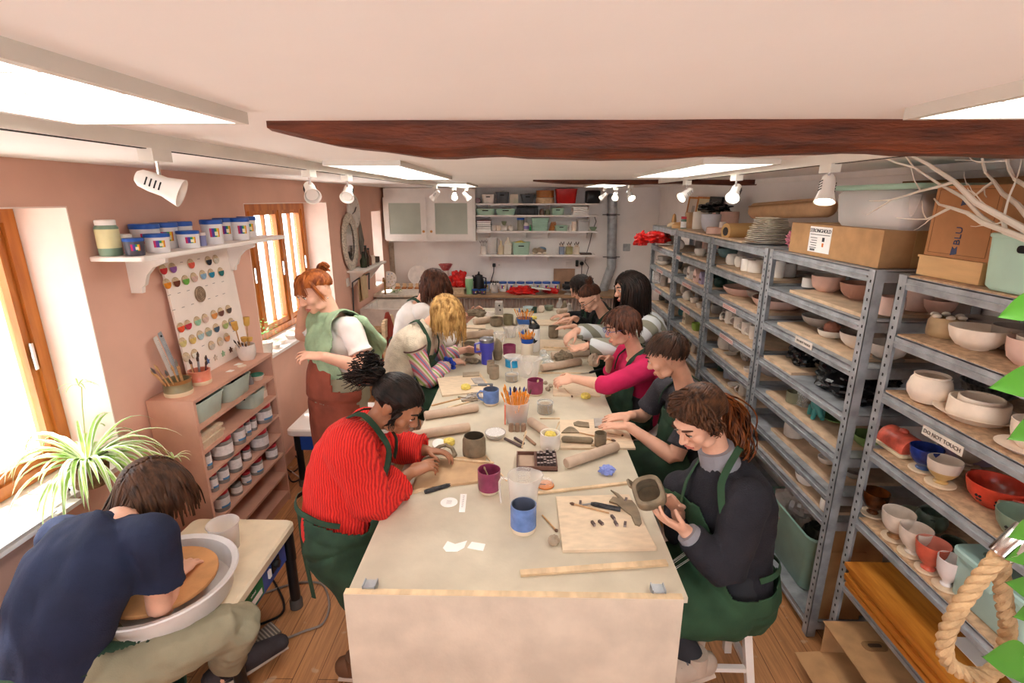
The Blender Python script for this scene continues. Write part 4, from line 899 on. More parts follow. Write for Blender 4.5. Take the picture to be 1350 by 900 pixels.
for k,(p0,p1,yy)in enumerate([(622,630,6.97),(633,641,6.97),(627,636,7.06)]):
 c,w,h=onc(p0,p1,381,yy);tub(c,w,min(h,.08),['small dark glaze pot left in front of the kettle','small dark glaze pot right in front of the kettle','small dark glaze pot at the back of the three by the kettle'][k],-95,'small glaze pots by the kettle',True,16)
c,w,h=onc(646.5,657.5,372,7.1);brushpot(c,w*.9,h*.8,[clear('milky_plastic','',1)],'clear jar stuffed with pens on the counter',None)
for k in range(7):stick(c+V((0,0,.012)),c+V((-.06+.02*k,.01*(k%3),h*1.15)),.005,.005,[PAPER,BLACK,GREYW][k%3],'felt_pen','pen standing in the clear jar on the counter','pen',BLACK).__setitem__('group','pens in the counter jar')
c,w,h=onc(613.5,624,364,7.0);r=T('tumbler','tall pale green tumbler beside the black kettle','tumbler',c);part('cup',MB().lathe([(0,0),(w*.72,0),(w*.78,h*.3),(w,h*.45),(w,h*.88),(0,h*.88)],22,c),M('pale_green_enamel','#9ccf9f',.35,var=.03),r);part('lid',MB().lathe([(0,h*.87),(w*.98,h*.87),(w*.95,h*.96),(w*.3,h),(0,h)],22,c),PAPER,r)
c,w,h=onc(624,639,358,7.1);r=T('kettle','black electric kettle on the far counter','kettle',c);part('kettle_body',MB().lathe([(0,0),(w*.95,0),(w,.02),(w*.93,h*.5),(w*.66,h*.84),(0,h*.88)],24,c),BLACK,r);part('lid_knob',MB().lathe([(0,h*.86),(w*.3,h*.87),(w*.12,h*.93),(w*.16,h),(0,h)],14,c),BLACK,r)
part('handle',MB().tube([c+V((w*.6,-.02,h*.75)),c+V((w*1.25,-.04,h*.72)),c+V((w*1.3,-.05,h*.3)),c+V((w*.95,-.03,h*.2))],.011,8),BLACK,r);part('spout',MB().loft([c+V((-w*.7,0,h*.6)),c+V((-w*1.05,-.02,h*.82))],[.03,.014],None,8,'flat'),BLACK,r)
c,w,h=onc(594,613,379,7.1);r=T('wooden_box','pale wooden box under the red plastic bag','box',c);part('box_body',MB().box(c.x-w,c.x+w,6.95,7.25,c.z,c.z+h),PALEWOOD,r,smooth=0);part('lid',MB().box(c.x-w-.01,c.x+w+.01,6.94,7.26,c.z+h,c.z+h+.012),PLY,r,smooth=0)
REDBAG=M('red_polythene','#d9201c',.28,var=.2,vs=14,bump=.5,bs=26)
def crumple(c,r,seed,amp=.35,squash=1.,seg=30,R=None):
 """crumpled lump: noise-pushed ball, flattened where it rests"""
 mb=MB();c=V(c);mb.ell((0,0,0),(1,1,1),None,seg,seg*2//3);out=[]
 for p in mb.v:
  d=p.normalized();k=1+amp*(abs(noise.noise(d*2.1+V((seed,0,0))))*1.6-.35)+amp*.4*noise.noise(d*4.6+V((0,seed,0)))+amp*.12*noise.noise(d*11+V((0,0,seed)))
  q=V((d.x*r[0]*k,d.y*r[1]*k,d.z*r[2]*k));q.z=max(q.z,-r[2]*.8*squash);out.append(c+V((0,0,r[2]*.8*squash))+(R@q if R is not None else q))
 mb.v=out;return mb
one('plastic_bag',crumple((c.x+.02,7.1,c.z+h+.012),(.13,.1,.12),3,.5),REDBAG,'crumpled red plastic bag on the wooden box by the green tumbler','bag',smooth=25)
c,w,h=onc(672,706,377,6.99);one('plastic_bag',crumple(c,(w,.1,h*.55),9,.5),REDBAG,'crumpled red plastic bag lying on the counter left of the book','bag',smooth=25)
c,w,h=onc(716,737,380,7.08);one('plastic_bag',crumple(c,(w,.06,.04),15,.55),REDBAG,'flat red plastic sheet under the right of the book','bag',smooth=25)
c,w,h=onc(698,728,386,6.96);r=T('sketchbook','grey-green sketchbook lying on the red bags','book',c+V((0,0,.045)));Rt=Matrix.Translation(c+V((0,.03,.075)))@Matrix.Rotation(.12,4,'Y')@Matrix.Rotation(-.1,4,'X');part('cover',MB().box(-w*.85,w*.85,-.1,.1,-.002,.014,Rt),M('sage_cover','#a9b0a0',.6),r,smooth=0);part('pages',MB().box(-w*.83,w*.86,-.105,.095,.001,.011,Rt),PAPER,r,smooth=0)
c,w,h=onc(740,758,381,7.0);r=T('banding_wheel','grey cake-stand turntable at the right end of the counter','turntable',c);part('stand',MB().lathe([(0,0),(w*.6,0),(w*.5,.015),(.025,.03),(.02,h*.85),(0,h*.85)],22,c),GREYW,r);part('plate',MB().lathe([(0,h*.85),(w,h*.87),(w,h),(0,h)],28,c),GALV,r)
one('dark_toy_model',MB().bev(c.x-.08,c.x+.08,6.96,7.06,c.z+h+.02,c.z+h+.07,.02).lathe([(0,0),(.02,0),(.02,.03),(0,.03)],12,(c.x-.04,6.97,c.z+h+.02),rotto((0,-1,0))).lathe([(0,0),(.02,0),(.02,.03),(0,.03)],12,(c.x+.05,6.97,c.z+h+.02),rotto((0,-1,0))).bev(c.x-.05,c.x+.03,6.98,7.05,c.z+h+.07,c.z+h+.1,.01).box(c.x-.07,c.x+.07,6.98,7.04,c.z+h,c.z+h+.025),BLACK,'dark grey lumpy object standing on the turntable','object')
c,w,h=onc(729.5,757,354,7.38);one('brown_board',MB().box(c.x-w,c.x+w,7.37,7.39,c.z,c.z+h),M('hardboard','#a5836a',.8,var=.1),'brown square board leaning on the wall behind the counter','board',smooth=0)
c,w,h=onc(580,597,349,7.2);r=T('weighing_scale','white kitchen scale with a red-speckled bowl behind the dark-haired woman','scale',c);part('column',MB().lathe([(0,0),(.09,0),(.08,.03),(.05,.06),(.04,h*.8),(0,h*.8)],22,c),WGLAZE,r);part('bowl',MB().lathe([(0,h*.8),(w*.5,h*.8),(w*1.1,h*1.02),(w*1.06,h*1.03),(w*.45,h*.84),(0,h*.84)],24,c),pattern('red_speckle','noise',['#d8d2d0','#b5484a','#cfc8c8'],14,.3),r)
# corner worktop, sink and their things
wt=T('corner_worktop','pale stone worktop in the far left corner under the small window','worktop',(-1.6,6.95,0));part('slab',MB().bev(-1.93,-1.32,6.45,7.4,.875,.91,.01),M('stone_worktop','#d9cdbd',.5,var=.08,vs=30),wt);part('cabinet',MB().box(-1.9,-1.36,6.5,7.38,0,.875),M('cabinet_cream','#cdbfaf',.7,var=.06),wt,smooth=0)
sk=T('sink_unit','old white butler sink on a pine stand by the pink wall','sink',(-1.63,6.12,0))
mb=MB();sx0,sx1,sy0,sy1,sz=-1.9,-1.34,5.8,6.43,.86
mb.rings([[(sx0,sy0,sz-.2),(sx1,sy0,sz-.2),(sx1,sy1,sz-.2),(sx0,sy1,sz-.2)],[(sx0,sy0,sz),(sx1,sy0,sz),(sx1,sy1,sz),(sx0,sy1,sz)],[(sx0+.04,sy0+.04,sz),(sx1-.04,sy0+.04,sz),(sx1-.04,sy1-.04,sz),(sx0+.04,sy1-.04,sz)],[(sx0+.05,sy0+.05,sz-.15),(sx1-.05,sy0+.05,sz-.15),(sx1-.05,sy1-.05,sz-.15),(sx0+.05,sy1-.05,sz-.15)]])
part('basin',mb,WGLAZE,sk,smooth=0);mb=MB();mb.box(sx0,sx1,sy0,sy0+.03,sz-.28,sz-.2);mb.box(sx1-.03,sx1,sy0,sy1,sz-.28,sz-.2);part('rail',mb,PALEWOOD,sk,smooth=0)
for x in(sx0+.03,sx1-.03):
 for y in(sy0+.03,sy1-.03):part('leg',MB().box(x-.03,x+.03,y-.03,y+.03,0,sz-.2),PALEWOOD,sk,smooth=0)
part('side_board',MB().box(sx1,sx1+.015,sy0,sy1,.1,sz-.02),M('beige_board','#c9b798',.7),sk,smooth=0)
tp=T('tap','brass-coloured tap rising from the white sink by the corner worktop','tap',(-1.78,6.5,.91));part('spout',MB().tube([(-1.78,6.5,.91),(-1.78,6.5,1.1),(-1.77,6.42,1.13),(-1.76,6.36,1.1)],.011,8),M('brass','#b58d4f',.3,metal=.8),tp);part('lever',MB().bar((-1.78,6.5,.98),(-1.72,6.5,.99),.012),M('brass','',1),tp)
one('blue_bin',MB().bev(-1.3,-1.14,6.1,6.3,0.0,.86,.03),M('violet_blue','#5a62a8',.5),'violet-blue bin standing right of the white sink','bin')
c=pY(513,371,7.15);c.z=.91;r=T('dotted_plate','white plate with coloured dots leaning at the corner of the worktop','plate',c);Rl=rotto((.25,-1,.25));q=c+V((0,0,.1));part('dish',MB().lathe([(0,0),(.07,0),(.108,.014),(.105,.018),(.07,.006),(0,.006)],32,q,Rl),WGLAZE,r)
mb=MB();cols=[]
for k in range(14):a=k*2.4;rr=.092*math.sqrt((k+1)/14);mb.lathe([(0,.0),(.009,.0),(.008,.003),(0,.003)],10,q+Rl@V((rr*math.cos(a),rr*math.sin(a),.007 if rr<.07 else .007+(rr-.07)*.24)),Rl)
part('painted_dots',mb,pattern('dot_colours','noise',['#d8503f','#4f86c0','#e8c04a','#6fae62'],9,.3),r)
c=V((-1.27,7.3,CTZ));c=pY(551,368,7.3);c.z=.91;r=T('plate','plain white plate propped upright against the far wall','plate',c);Rl=rotto((0,-1,.22));q=c+V((0,0,.132));part('dish',MB().lathe([(0,0),(.08,0),(.14,.02),(.137,.024),(.08,.006),(0,.006)],36,q,Rl),WGLAZE,r)
for k,px in enumerate((524,533,541,550,557)):
 c=pY(px,374,6.95);c.z=.91;r=T('wooden_form',names[k]+' of the wooden blocks in a row along the corner worktop, from the window','wooden block',c,'wooden blocks on the corner worktop');part('block',MB().box(c.x-.03,c.x+.03,6.9,7.0,.91,.93),PINE,r,smooth=0);part('handle',MB().bev(c.x-.025,c.x+.03,6.94,6.97,.93,.98,.012),PALEWOOD,r)
c=pY(522,384,6.6);c.z=.911;random.seed(21);mb=MB()
for i in range(70):
 q=c+V((random.gauss(0,.04),random.gauss(0,.035),random.uniform(0,.04)));d=V((random.gauss(0,1),random.gauss(0,1),random.uniform(0,.6))).normalized();_,s1,s2=frame(d);L=random.uniform(.02,.04);mb.add([q,q+d*L*.5+s1*L*.3,q+d*L,q+d*L*.5-s1*L*.3],[(0,1,2,3)])
o=one('cut_herbs',mb,M('herb_leaf','',1),'bunch of cut green leaves lying on the corner worktop','herbs',smooth=0,loc=c);o['kind']='stuff'
zs=1.34;sh2=T('corner_shelf','small white bracketed shelf of dark bottles under the oval mirror','shelf',(-1.83,5.9,zs));part('plank',MB().box(-1.93,-1.74,5.55,6.5,zs-.022,zs),WHITE,sh2,smooth=0)
for y in(5.65,6.35):part('bracket',MB().prism([(-1.93,zs-.022),(-1.76,zs-.022),(-1.91,zs-.2),(-1.93,zs-.2)],y-.012,y+.012,Matrix(((1,0,0,0),(0,0,1,0),(0,1,0,0),(0,0,0,1)))),WHITE,sh2,smooth=0)
AMB=M('dark_amber_glass','#3a2a14',.15,var=.2);GRN=M('dark_green_glass','#26301c',.15,var=.2)
for k,(y,R,h,m_,l)in enumerate([(5.85,.04,.16,GRN,'squat dark green bottle at the near end of the corner shelf'),(5.95,.036,.22,AMB,'tall amber bottle second along the corner shelf'),(6.06,.032,.18,M('rust_glass','#7a4630',.3),'rust brown bottle third along the corner shelf'),(6.2,.034,.1,BISQUE,'short cream jar on the far half of the corner shelf'),(6.36,.045,.07,M('dark_brown_wood','',1),'small dark wooden pot at the far end of the corner shelf')]):
 c=V((-1.83,y,zs));r=T('bottle'if h>.12 else'small_jar',l,'bottle'if h>.12 else'jar',c);part('bottle_body',MB().lathe([(r_*R,z*h)for r_,z in(BOTP if h>.12 else CUPP)],18,c),m_,r)
 if h>.12:part('stopper',MB().lathe([(0,h),(R*.4,h),(R*.45,h+.02),(0,h+.022)],12,c),BLACK,r)
def oval(px,py,ry,rz,label,name,cat):
 c=pX(px,py,-1.925);return c,T(name,label,cat,c)
Rx=Matrix(((0,0,1),(1,0,0),(0,1,0)))
c,r=oval(464.5,279,.16,.18,'round white clock high on the pink wall above the oval mirror','wall_clock','clock');part('clock_case',MB().lathe([(0,0),(.19,0),(.195,.02),(.185,.03),(.178,.024),(0,.022)],36,c,Rx),M('limed_white','#d9d0c8',.6,var=.06),r)
mb=MB();mb.bar(c+V((.027,0,0)),c+V((.027,.06,.05)),.01,.003);mb.bar(c+V((.027,0,0)),c+V((.027,-.08,-.02)),.007,.003);part('hands',mb,BLACK,r,smooth=0);mb=MB()
for k in range(12):a=k*PI/6;mb.bar(c+V((.025,.15*math.cos(a),.15*math.sin(a))),c+V((.025,.165*math.cos(a),.165*math.sin(a))),.006,.002)
part('hour_marks',mb,M('mark_grey','#8b837d',.8),r,smooth=0)
c,r=oval(459.5,319,.16,.25,'oval mirror in a whitewashed wicker frame on the pink wall','oval_mirror','mirror');mb=MB();rows=[]
for k in range(41):
 a=2*PI*k/40;ctr=c+V((.02,.2*math.cos(a),.26*math.sin(a)));o_=V((0,math.cos(a),math.sin(a)));rows.append([ctr+o_*(.055*math.cos(b_))+V((.02*math.sin(b_)+.004*math.sin(k*3),0,0))for b_ in[i*PI/5 for i in range(10)]])
mb.rings(rows,False);part('wicker_frame',mb,M('whitewashed_wicker','#cfc2b2',.8,var=.2,vs=60,bump=.5,bs=120),r);q=[]
part('mirror_glass',MB().add([c+V((.012,.17*math.cos(2*PI*i/32),.23*math.sin(2*PI*i/32)))for i in range(32)],[tuple(range(32))]).add([c+V((.004,.17*math.cos(2*PI*i/32),.23*math.sin(2*PI*i/32)))for i in range(32)],[tuple(range(32))]),CHROME,r,smooth=0)
c=pX(474,312,-1.925);r=T('hanging_ornament','pointed grey wicker ornament hanging right of the oval mirror','ornament',c);mb=MB()
for k in range(7):w_=(k-3)/3;mb.tube([c+V((.01,.03*w_,-.2)),c+V((.02,.09*w_,-.05)),c+V((.015,.04*w_,.12)),c+V((.01,0,.22))],.006,5)
part('woven_ribs',mb,M('grey_wicker','#7d7468',.8,var=.15),r)
for k in range(3):pass
tr_=T('towel_rail','dark metal towel rail fixed below the corner shelf','rail',(-1.9,5.75,1.02));part('rail_bar',MB().tube([(-1.925,5.5,.7),(-1.88,5.5,.75),(-1.86,5.5,1.22),(-1.82,5.56,1.25),(-1.82,6.0,1.25),(-1.84,6.05,1.22),(-1.85,6.05,1.05)],.009,8),M('dark_steel','',1),tr_)
mb=MB();mb.strip([(-1.835,5.72,.98),(-1.832,5.72,1.24),(-1.82,5.72,1.262),(-1.805,5.72,1.24),(-1.8,5.72,1.0)],[V((-1,0,0)),V((-1,0,0)),V((0,0,1)),V((1,0,0)),V((1,0,0))],.2,.012);one('hand_towel',mb,M('beige_towel','#c7ab86',.95,var=.08,bump=.4,bs=160),'beige towel hanging over the dark rail','towel')
p=pX(458,372,-1.93);one('light_switch',MB().bev(p.y-.045,p.y+.045,p.z-.045,p.z+.045,0,.01,.006,2,Matrix(((0,0,1,-1.93),(1,0,0,0),(0,1,0,0),(0,0,0,1)))),WHITE,'white light switch on the pink wall beside the towel rail','switch')
p0,p1=pY(505,320,7.385),pY(521,356,7.385);one('patterned_panel',MB().box(p0.x,p1.x,7.385,7.398,.912,p0.z),pattern('stone_pattern','noise',['#8f8172','#b5a695','#6f6255'],24,.8),'narrow mottled stone panel on the far wall under the cupboard corner','panel',smooth=0)
c=V((-1.59,5.2,0));r=T('wooden_chair','plain wooden chair hidden under the rust red apron','chair',c)
part('seat',MB().box(c.x-.19,c.x+.19,5.01,5.39,.43,.46),PALEWOOD,r,smooth=0)
for sx in(-1,1):
 for sy in(-1,1):part('leg',MB().bar(c+V((sx*.17,sy*.17,0)),c+V((sx*.17,sy*.17,.88 if sx>0 else .43)),.035),PALEWOOD,r,smooth=0)
part('backrest',MB().box(c.x+.155,c.x+.185,5.04,5.36,.72,.9),PALEWOOD,r,smooth=0)
mb=MB();rows=[]
for k in range(14):
 t=k/13;z=.955-.55*t;w=.035+.2*t**.8;row=[]
 for j in range(40):a=2*PI*j/40;f=1+.16*t*math.sin(a*6+1)+.08*math.sin(a*11);row.append((c.x+.17+w*.42*f*math.cos(a),5.2+w*f*math.sin(a)+.05*t,z))
 rows.append(row)
mb.rings(rows);one('draped_apron',mb,M('rust_cotton','#93382a',.9,var=.12,bump=.15,bs=200),'rust red apron hung over the chair behind the ginger woman','apron',smooth=60)
# galvanised racks along the right wall
RX0,RX1=1.42,1.875
RY=[(.93,1.955),(2.085,3.0),(3.02,3.945),(3.965,4.855),(4.875,5.76)]
RN=['nearest','second','middle','fourth','farthest']
LV=[[1.822,1.6,1.372,1.118,.8,.478,.1]]+[[1.82,1.61,1.405,1.19,.985,.79,.655,.09]]*4
SN=['top','second','third','fourth','fifth','sixth','seventh','bottom']
for u,(ya,yb)in enumerate(RY):
 r=T('storage_rack',RN[u]+' galvanised steel rack along the right wall, counted from the camera','rack',((RX0+RX1)/2,(ya+yb)/2,0),'steel racks along the right wall')
 for x,sx in((RX0,1),(RX1,-1)):
  for y,sy in((ya,1),(yb,-1)):
   mb=MB();w,t=.042,.0025
   mb.box(min(x,x+sx*t),max(x,x+sx*t),min(y,y+sy*w),max(y,y+sy*w),0,LV[u][0]+.004);mb.box(min(x,x+sx*w),max(x,x+sx*w),min(y,y+sy*t),max(y,y+sy*t),0,LV[u][0]+.004)
   if x==RX0:
    mb.m=1
    for k in range(46):z=.06+k*.038;mb.box(x-.0008,x-.0002,min(y+sy*.017,y+sy*.025),max(y+sy*.017,y+sy*.025),z,z+.012)
   part('post',mb,[GALV,BLACKSLOT],r)
 for i,z in enumerate(LV[u]):
  mb=MB();e=.003;lip=.048
  mb.box(RX0+e,RX1-e,ya+e,yb-e,z-.006,z-.002);mb.box(RX0+e,RX0+e+.003,ya+.004,yb-.004,z-lip,z);mb.box(RX1-e-.003,RX1-e,ya+.004,yb-.004,z-lip,z);mb.box(RX0+e,RX1-e,ya+e,ya+e+.003,z-lip,z);mb.box(RX0+e,RX1-e,yb-e-.003,yb-e,z-lip,z)
  mb.box(RX0-.003,RX0+e,ya+.045,yb-.045,z-lip*.62,z-lip*.5)
  s_=part('shelf',mb,GALV,r,smooth=0)
  if u==0 and i<6:part('chipboard_deck',MB().box(RX0+.007,RX1-.007,ya+.045,yb-.045,z-.002,z+.006),CHIP,s_,smooth=0)
WARE=M('ware_board','#cdaf90',.75,var=.1,vs=14)
def wareboard(u,i,y0,y1,label,x0=1.44,x1=1.8):
 z=LV[u][i];one('ware_board',MB().box(x0,x1,y0,y1,z-.0015,z+.014),WARE,label,'board','ware boards on the racks',smooth=0)
for u in(1,2,3,4):
 ya,yb=RY[u]
 for i in range(1,7):
  if u==1 and i in(3,):wareboard(u,i,yb-.38,yb-.06,'short ware board under the black clay bag on the fourth shelf of the second rack');continue
  wareboard(u,i,ya+.06+.02*((u*3+i)%3),yb-.06-.05*((u+i*2)%4),'ware board on the %s shelf of the %s rack'%(SN[i],RN[u]),1.445+.01*(i%3),1.80)
def notice(px0,py0,px1,py1,u,s,label,h=.032,size=.017):
 a,b=pX(px0,py0,RX0-.001),pX(px1,py1,RX0-.001);z=(a.z+b.z)/2;y0,y1=sorted((a.y,b.y));r=T('shelf_notice',label,'label',(RX0,(y0+y1)/2,z),'notices on the rack shelves')
 part('paper',MB().box(RX0-.0035,RX0-.0015,y0,y1,z-h/2,z+h/2),M('notice_paper','#d9cfc4',.7),r,smooth=0)
 text(s,size,M('marker_ink','#5d544e',.8),r,(RX0-.0038,(y0+y1)/2,z-.001),(0,-1,0),(0,0,1))
notice(1217,565,1270,596,0,'DO NOT TOUCH','white DO NOT TOUCH notice on the third shelf edge of the nearest rack',.034,.02)
notice(1049,446,1071,458,1,'DO NOT TOUCH','small DO NOT TOUCH notice on the third shelf edge of the second rack',.034,.016)
PKN=M('pink_notice','#e0c3bb',.7)
for k,(a,b,c_,d)in enumerate([(954,397,971,406),(950,434,967,446),(900,370,912,378),(898,401,910,408),(892,339,897,342),(866,351,874,357),(864,378,872,384)]):
 p,q=pX(a,b,RX0-.001),pX(c_,d,RX0-.001);y0,y1=sorted((p.y,q.y));z=(p.z+q.z)/2
 zz=min((l-.027 for l in LV[1]),key=lambda l:abs(l-z));r=T('shelf_notice',['pale pink notice on the third shelf edge of the middle rack','pale pink notice on the fourth shelf edge of the middle rack','pale pink notice on the third shelf edge of the fourth rack','pale pink notice on the fourth shelf edge of the fourth rack','tiny pale notice on the second shelf edge of the fourth rack','pale pink notice on the third shelf edge of the farthest rack','pale pink notice on the fourth shelf edge of the farthest rack'][k],'label',(RX0,(y0+y1)/2,zz),'notices on the rack shelves');part('paper',MB().box(RX0-.0035,RX0-.0015,y0,y1,zz-.014,zz+.014),PKN,r,smooth=0)
 mb=MB();[mb.box(RX0-.0042,RX0-.0034,y0+.01,y1-.01,zz+o-.002,zz+o+.002)for o in(-.005,.005)];part('print',mb,M('pink_print','#b0665f',.8),r,smooth=0)
 # pots
PROF={'bowl':([(0,0),(.46,0),(.48,.05),(.66,.14),(.88,.45),(.98,.82),(1,1)],.05),'deep':([(0,0),(.52,0),(.56,.03),(.84,.25),(.96,.6),(1,1)],.05),'dish':([(0,0),(.72,0),(.8,.1),(.95,.6),(1,1)],.045),'plate':([(0,0),(.62,0),(.7,.3),(1,1)],.03),'cup':([(0,0),(.82,0),(.93,.06),(1,.3),(1,1)],.07),'round':([(0,0),(.5,0),(.72,.05),(.95,.3),(1,.52),(.9,.8),(.76,.93),(.8,1)],.07),'vase':([(0,0),(.6,0),(.9,.2),(1,.42),(.85,.68),(.5,.86),(.46,.94),(.55,1)],.06),'tall':([(0,0),(.85,0),(.95,.04),(1,.5),(.97,1)],.07),'ring':([(0,0),(.94,0),(1,.08),(1,.92),(.98,1)],.08),'jar':([(0,0),(.9,0),(.97,.06),(1,.3),(.98,.8),(.9,.9),(.86,1)],.06),'foot':([(0,.0),(1.0,.0),(1.02,.02),(.96,.035),(.5,.07),(.4,.14),(.46,.2),(.78,.36),(.93,.6),(.98,1)],.055),'beaker':([(0,0),(.75,0),(.78,.03),(1,1)],.06),}
def prof(kind,R,h):
 p,t=PROF[kind];o=[(r*R,z*h)for r,z in p];t*=R;mz=max(.006,t)
 inn=[(max(0,r-t),max(z,mz))for r,z in reversed(o)if z>mz and r>t]
 return o+[(o[-1][0]-t*.4,o[-1][1]+t*.25)]+inn+[(0,mz)]
def pot(kind,c,R,h,mat,label,name=None,cat=None,base=None,band=.16,group=None,seg=30,wob=0.,handle=None,inner=None,R_=None):
 """a thrown pot; base = bare foot material under a glaze line, handle = direction of a pulled handle, inner = inside glaze"""
 c=V(c);cat=cat or{'bowl':'bowl','deep':'bowl','dish':'dish','plate':'plate','cup':'cup','round':'pot','vase':'vase','tall':'pot','ring':'pot','jar':'jar','foot':'cup','beaker':'cup'}[kind]
 name=name or'clay_'+cat;mb=MB();pr=prof(kind,R,h)
 if base:
  for i in range(len(pr)-1):
   (r0,z0),(r1,z1)=pr[i],pr[i+1]
   if z0<h*band<z1:pr.insert(i+1,(r0+(r1-r0)*(h*band-z0)/(z1-z0),h*band));break
 mb.lathe(pr,seg,c,R_,wob);mats=[mat,base or mat,inner or mat]
 no=len(PROF[kind][0]);bi=MB()
 me=mb.mesh(name,mats,c);fixn(me)
 if base or inner:
  for pl in me.polygons:
   z=pl.center.z;rr=math.hypot(pl.center.x,pl.center.y)
   nr=pl.normal.x*pl.center.x+pl.normal.y*pl.center.y
   if base and nr>-.2*rr and z<h*band:pl.material_index=1
   elif inner and(nr<-.2*rr or(pl.normal.z>.9 and z>.003)):pl.material_index=2
 o=tag(put(name,me,None,c),label,cat,group)
 if handle:
  d=V(handle).normalized();rr=R*.97;P=[c+d*(rr*.96)+V((0,0,h*.8)),c+d*(rr+h*.2)+V((0,0,h*.84)),c+d*(rr+h*.38)+V((0,0,h*.62)),c+d*(rr+h*.3)+V((0,0,h*.36)),c+d*(rr*.95)+V((0,0,h*.2))]
  part('handle',MB().loft(P,[(h*.1,h*.05)]*5,d.cross(V((0,0,1))),8,'flat'),mat,o)
 return o
def rk(px0,px1,py,u,i,wb_=.0,xmin=1.45):
 """spot on shelf i of rack u whose base lies at pixel row py, and metres per pixel there"""
 z=LV[u][i]+(.0145 if u and 0<i<7 else .0065 if u==0 and i<6 else 0);c=pz((px0+px1)/2,py,z);return c,mpp(c)
def rpot(kind,px0,px1,py0,py1,u,i,mat,label,dx=0,hk=None,X=None,**k):
 """pot measured in the photograph: pixel box, rack and shelf; it is kept between the front lip and the wall"""
 z=LV[u][i]+(.0145 if u and 0<i<7 else .0065 if u==0 and i<6 else 0)
 w=(px1-px0)/2;g=w*.35
 c=pz((px0+px1)/2,py1-w*.22,z)
 x=X if X is not None else c.x;R0=w*mpp(c)
 x=min(max(x,RX0+.008+R0*.95),RX1-R0-.004)if X is None else X
 if abs(x-c.x)>.004 or X is not None:
  q=pX((px0+px1)/2,py1-w*.25,x);c=V((x,q.y,z))
 if c.y>RY[u][1]and u<4 and i in((1,2)if u==0 else range(1,7)):
  label=label.replace(RN[u]+' rack',RN[u+1]+' rack');u+=1;c.z=z=LV[u][i]+.0145
 m=mpp(c);ya,yb=RY[u];c.y=min(max(c.y,ya+.02+w*m),yb-.02-w*m);R=w*m*.97;h=max(.022,((py1-py0)-w*.42)*m*1.0)if hk is None else hk
 nx=LV[u][i-1]-.06-z if i else .4
 h=min(h,nx)
 return pot(kind,c,R,h,mat,label,**k)
 # pots on the racks
BLUEG=M('cobalt_glaze','#27377c',.2,var=.25,vs=30);TEALD=M('teal_glaze','#5b8d8c',.35,var=.2);GRNG=M('green_glaze','#74a05e',.4,var=.2)
REDG=M('tomato_glaze','#c8432f',.22,var=.15,vs=20);GREYG=M('grey_green_jug','#6f8375',.35,var=.22,vs=10);MOSS=M('moss_grey_glaze','#868b77',.35,var=.15);LILAC=M('lilac_clay','#a99ab6',.6,var=.06);BROWNG=M('treacle_glaze','#5b2f14',.18,var=.35,vs=14)
HONEY=M('honey_jar_glaze','#c9a97f',.35,var=.12,vs=8);TERRA=M('terracotta_lump','#b3765f',.8,var=.12);LIME=M('lime_glaze','#9fbf5d',.4);DARKGR=M('bottle_green','#25453b',.35,var=.15);WHT=M('white_ware','#ece4da',.55,var=.04);BLUEL=M('blue_grey_ware','#a7aab8',.6)
FOOTC=M('pale_bat','#d8c1a4',.75,var=.06)
rpot('tall',1190,1223,384,417,0,1,PINKW,'pale pink waisted pot by the post, second shelf of the nearest rack',X=1.74)
rpot('bowl',1222,1260,388,416,0,1,PINKW,'deep pinkish bowl at the back beyond the honey jar',X=1.77)
o=rpot('jar',1204,1245,408,441,0,1,HONEY,'honey-coloured stoneware jar with a knobbly rim on the second shelf of the nearest rack')
c=V(o.location);mb=MB();R_=o.dimensions.x/2;h_=max(p.z for p in[v.co for v in o.data.vertices])
for k in range(6):a=k*1.05;mb.ell(c+V((R_*.72*math.cos(a),R_*.72*math.sin(a),h_+.004)),(R_*.28,R_*.2,.009),None,10,6)
part('rim_knobs',mb,BISQUE,o)
rpot('plate',1246,1311,420,432,0,1,GREYW,'wide grey plate under the low grey dish on the second shelf of the nearest rack',X=1.7,hk=.02)
rpot('dish',1250,1308,409,425,0,1,M('taupe_ware','#a3948a',.7,var=.08),'low grey-brown dish behind the big white bowl on the nearest rack',X=1.7,hk=.05).location.z+=.021
rpot('bowl',1252,1317,424,466,0,1,BISQUE,'large creamy white bowl at the front of the second shelf of the nearest rack')
rpot('deep',1310,1362,415,458,0,1,M('grey_bisque','#b8aca2',.75,var=.06),'deep grey bowl at the right behind the nested bowls, nearest rack',X=1.66)
a=rpot('deep',1327,1385,440,488,0,1,PINKW,'pinkish cream bowl at the right edge of the second shelf, nearest rack')
b=pot('bowl',V(a.location)+V((.01,.0,.03)),.052,.06,BISQUE,'small cream bowl nested inside the pinkish bowl at the right edge')
rpot('plate',1185,1225,512,518,0,2,GREYW,'small grey saucer under the back cup on the third shelf of the nearest rack',X=1.6,hk=.008)
rpot('deep',1189,1240,484,516,0,2,RAW,'grey-white cup standing behind the round vase on the third shelf of the nearest rack',X=1.6).location.z+=.009
rpot('round',1195,1246,492,540,0,2,BISQUE,'round creamy dented vase at the left front of the third shelf of the nearest rack')
rpot('bowl',1247,1312,495,528,0,2,M('dark_speckled','#5d5956',.6,var=.4,vs=60),'dark speckled grey bowl at the back of the third shelf of the nearest rack',X=1.76)
a=rpot('plate',1235,1331,552,573,0,2,BISQUE,'broad cream plate under a dish on the third shelf of the nearest rack',hk=.03)
c=V(a.location);b=pot('ring',c+V((0,0,.009)),.082,.062,BISQUE,'straight-sided cream dish on the broad plate of the nearest rack',cat='dish')
pot('ring',c+V((0.005,.0,.02)),.062,.06,BISQUE,'smaller cream dish nested inside the straight-sided dish, nearest rack',cat='dish')
a=rpot('plate',1314,1385,586,617,0,2,BISQUE,'cream plate at the right edge of the third shelf of the nearest rack',hk=.016)
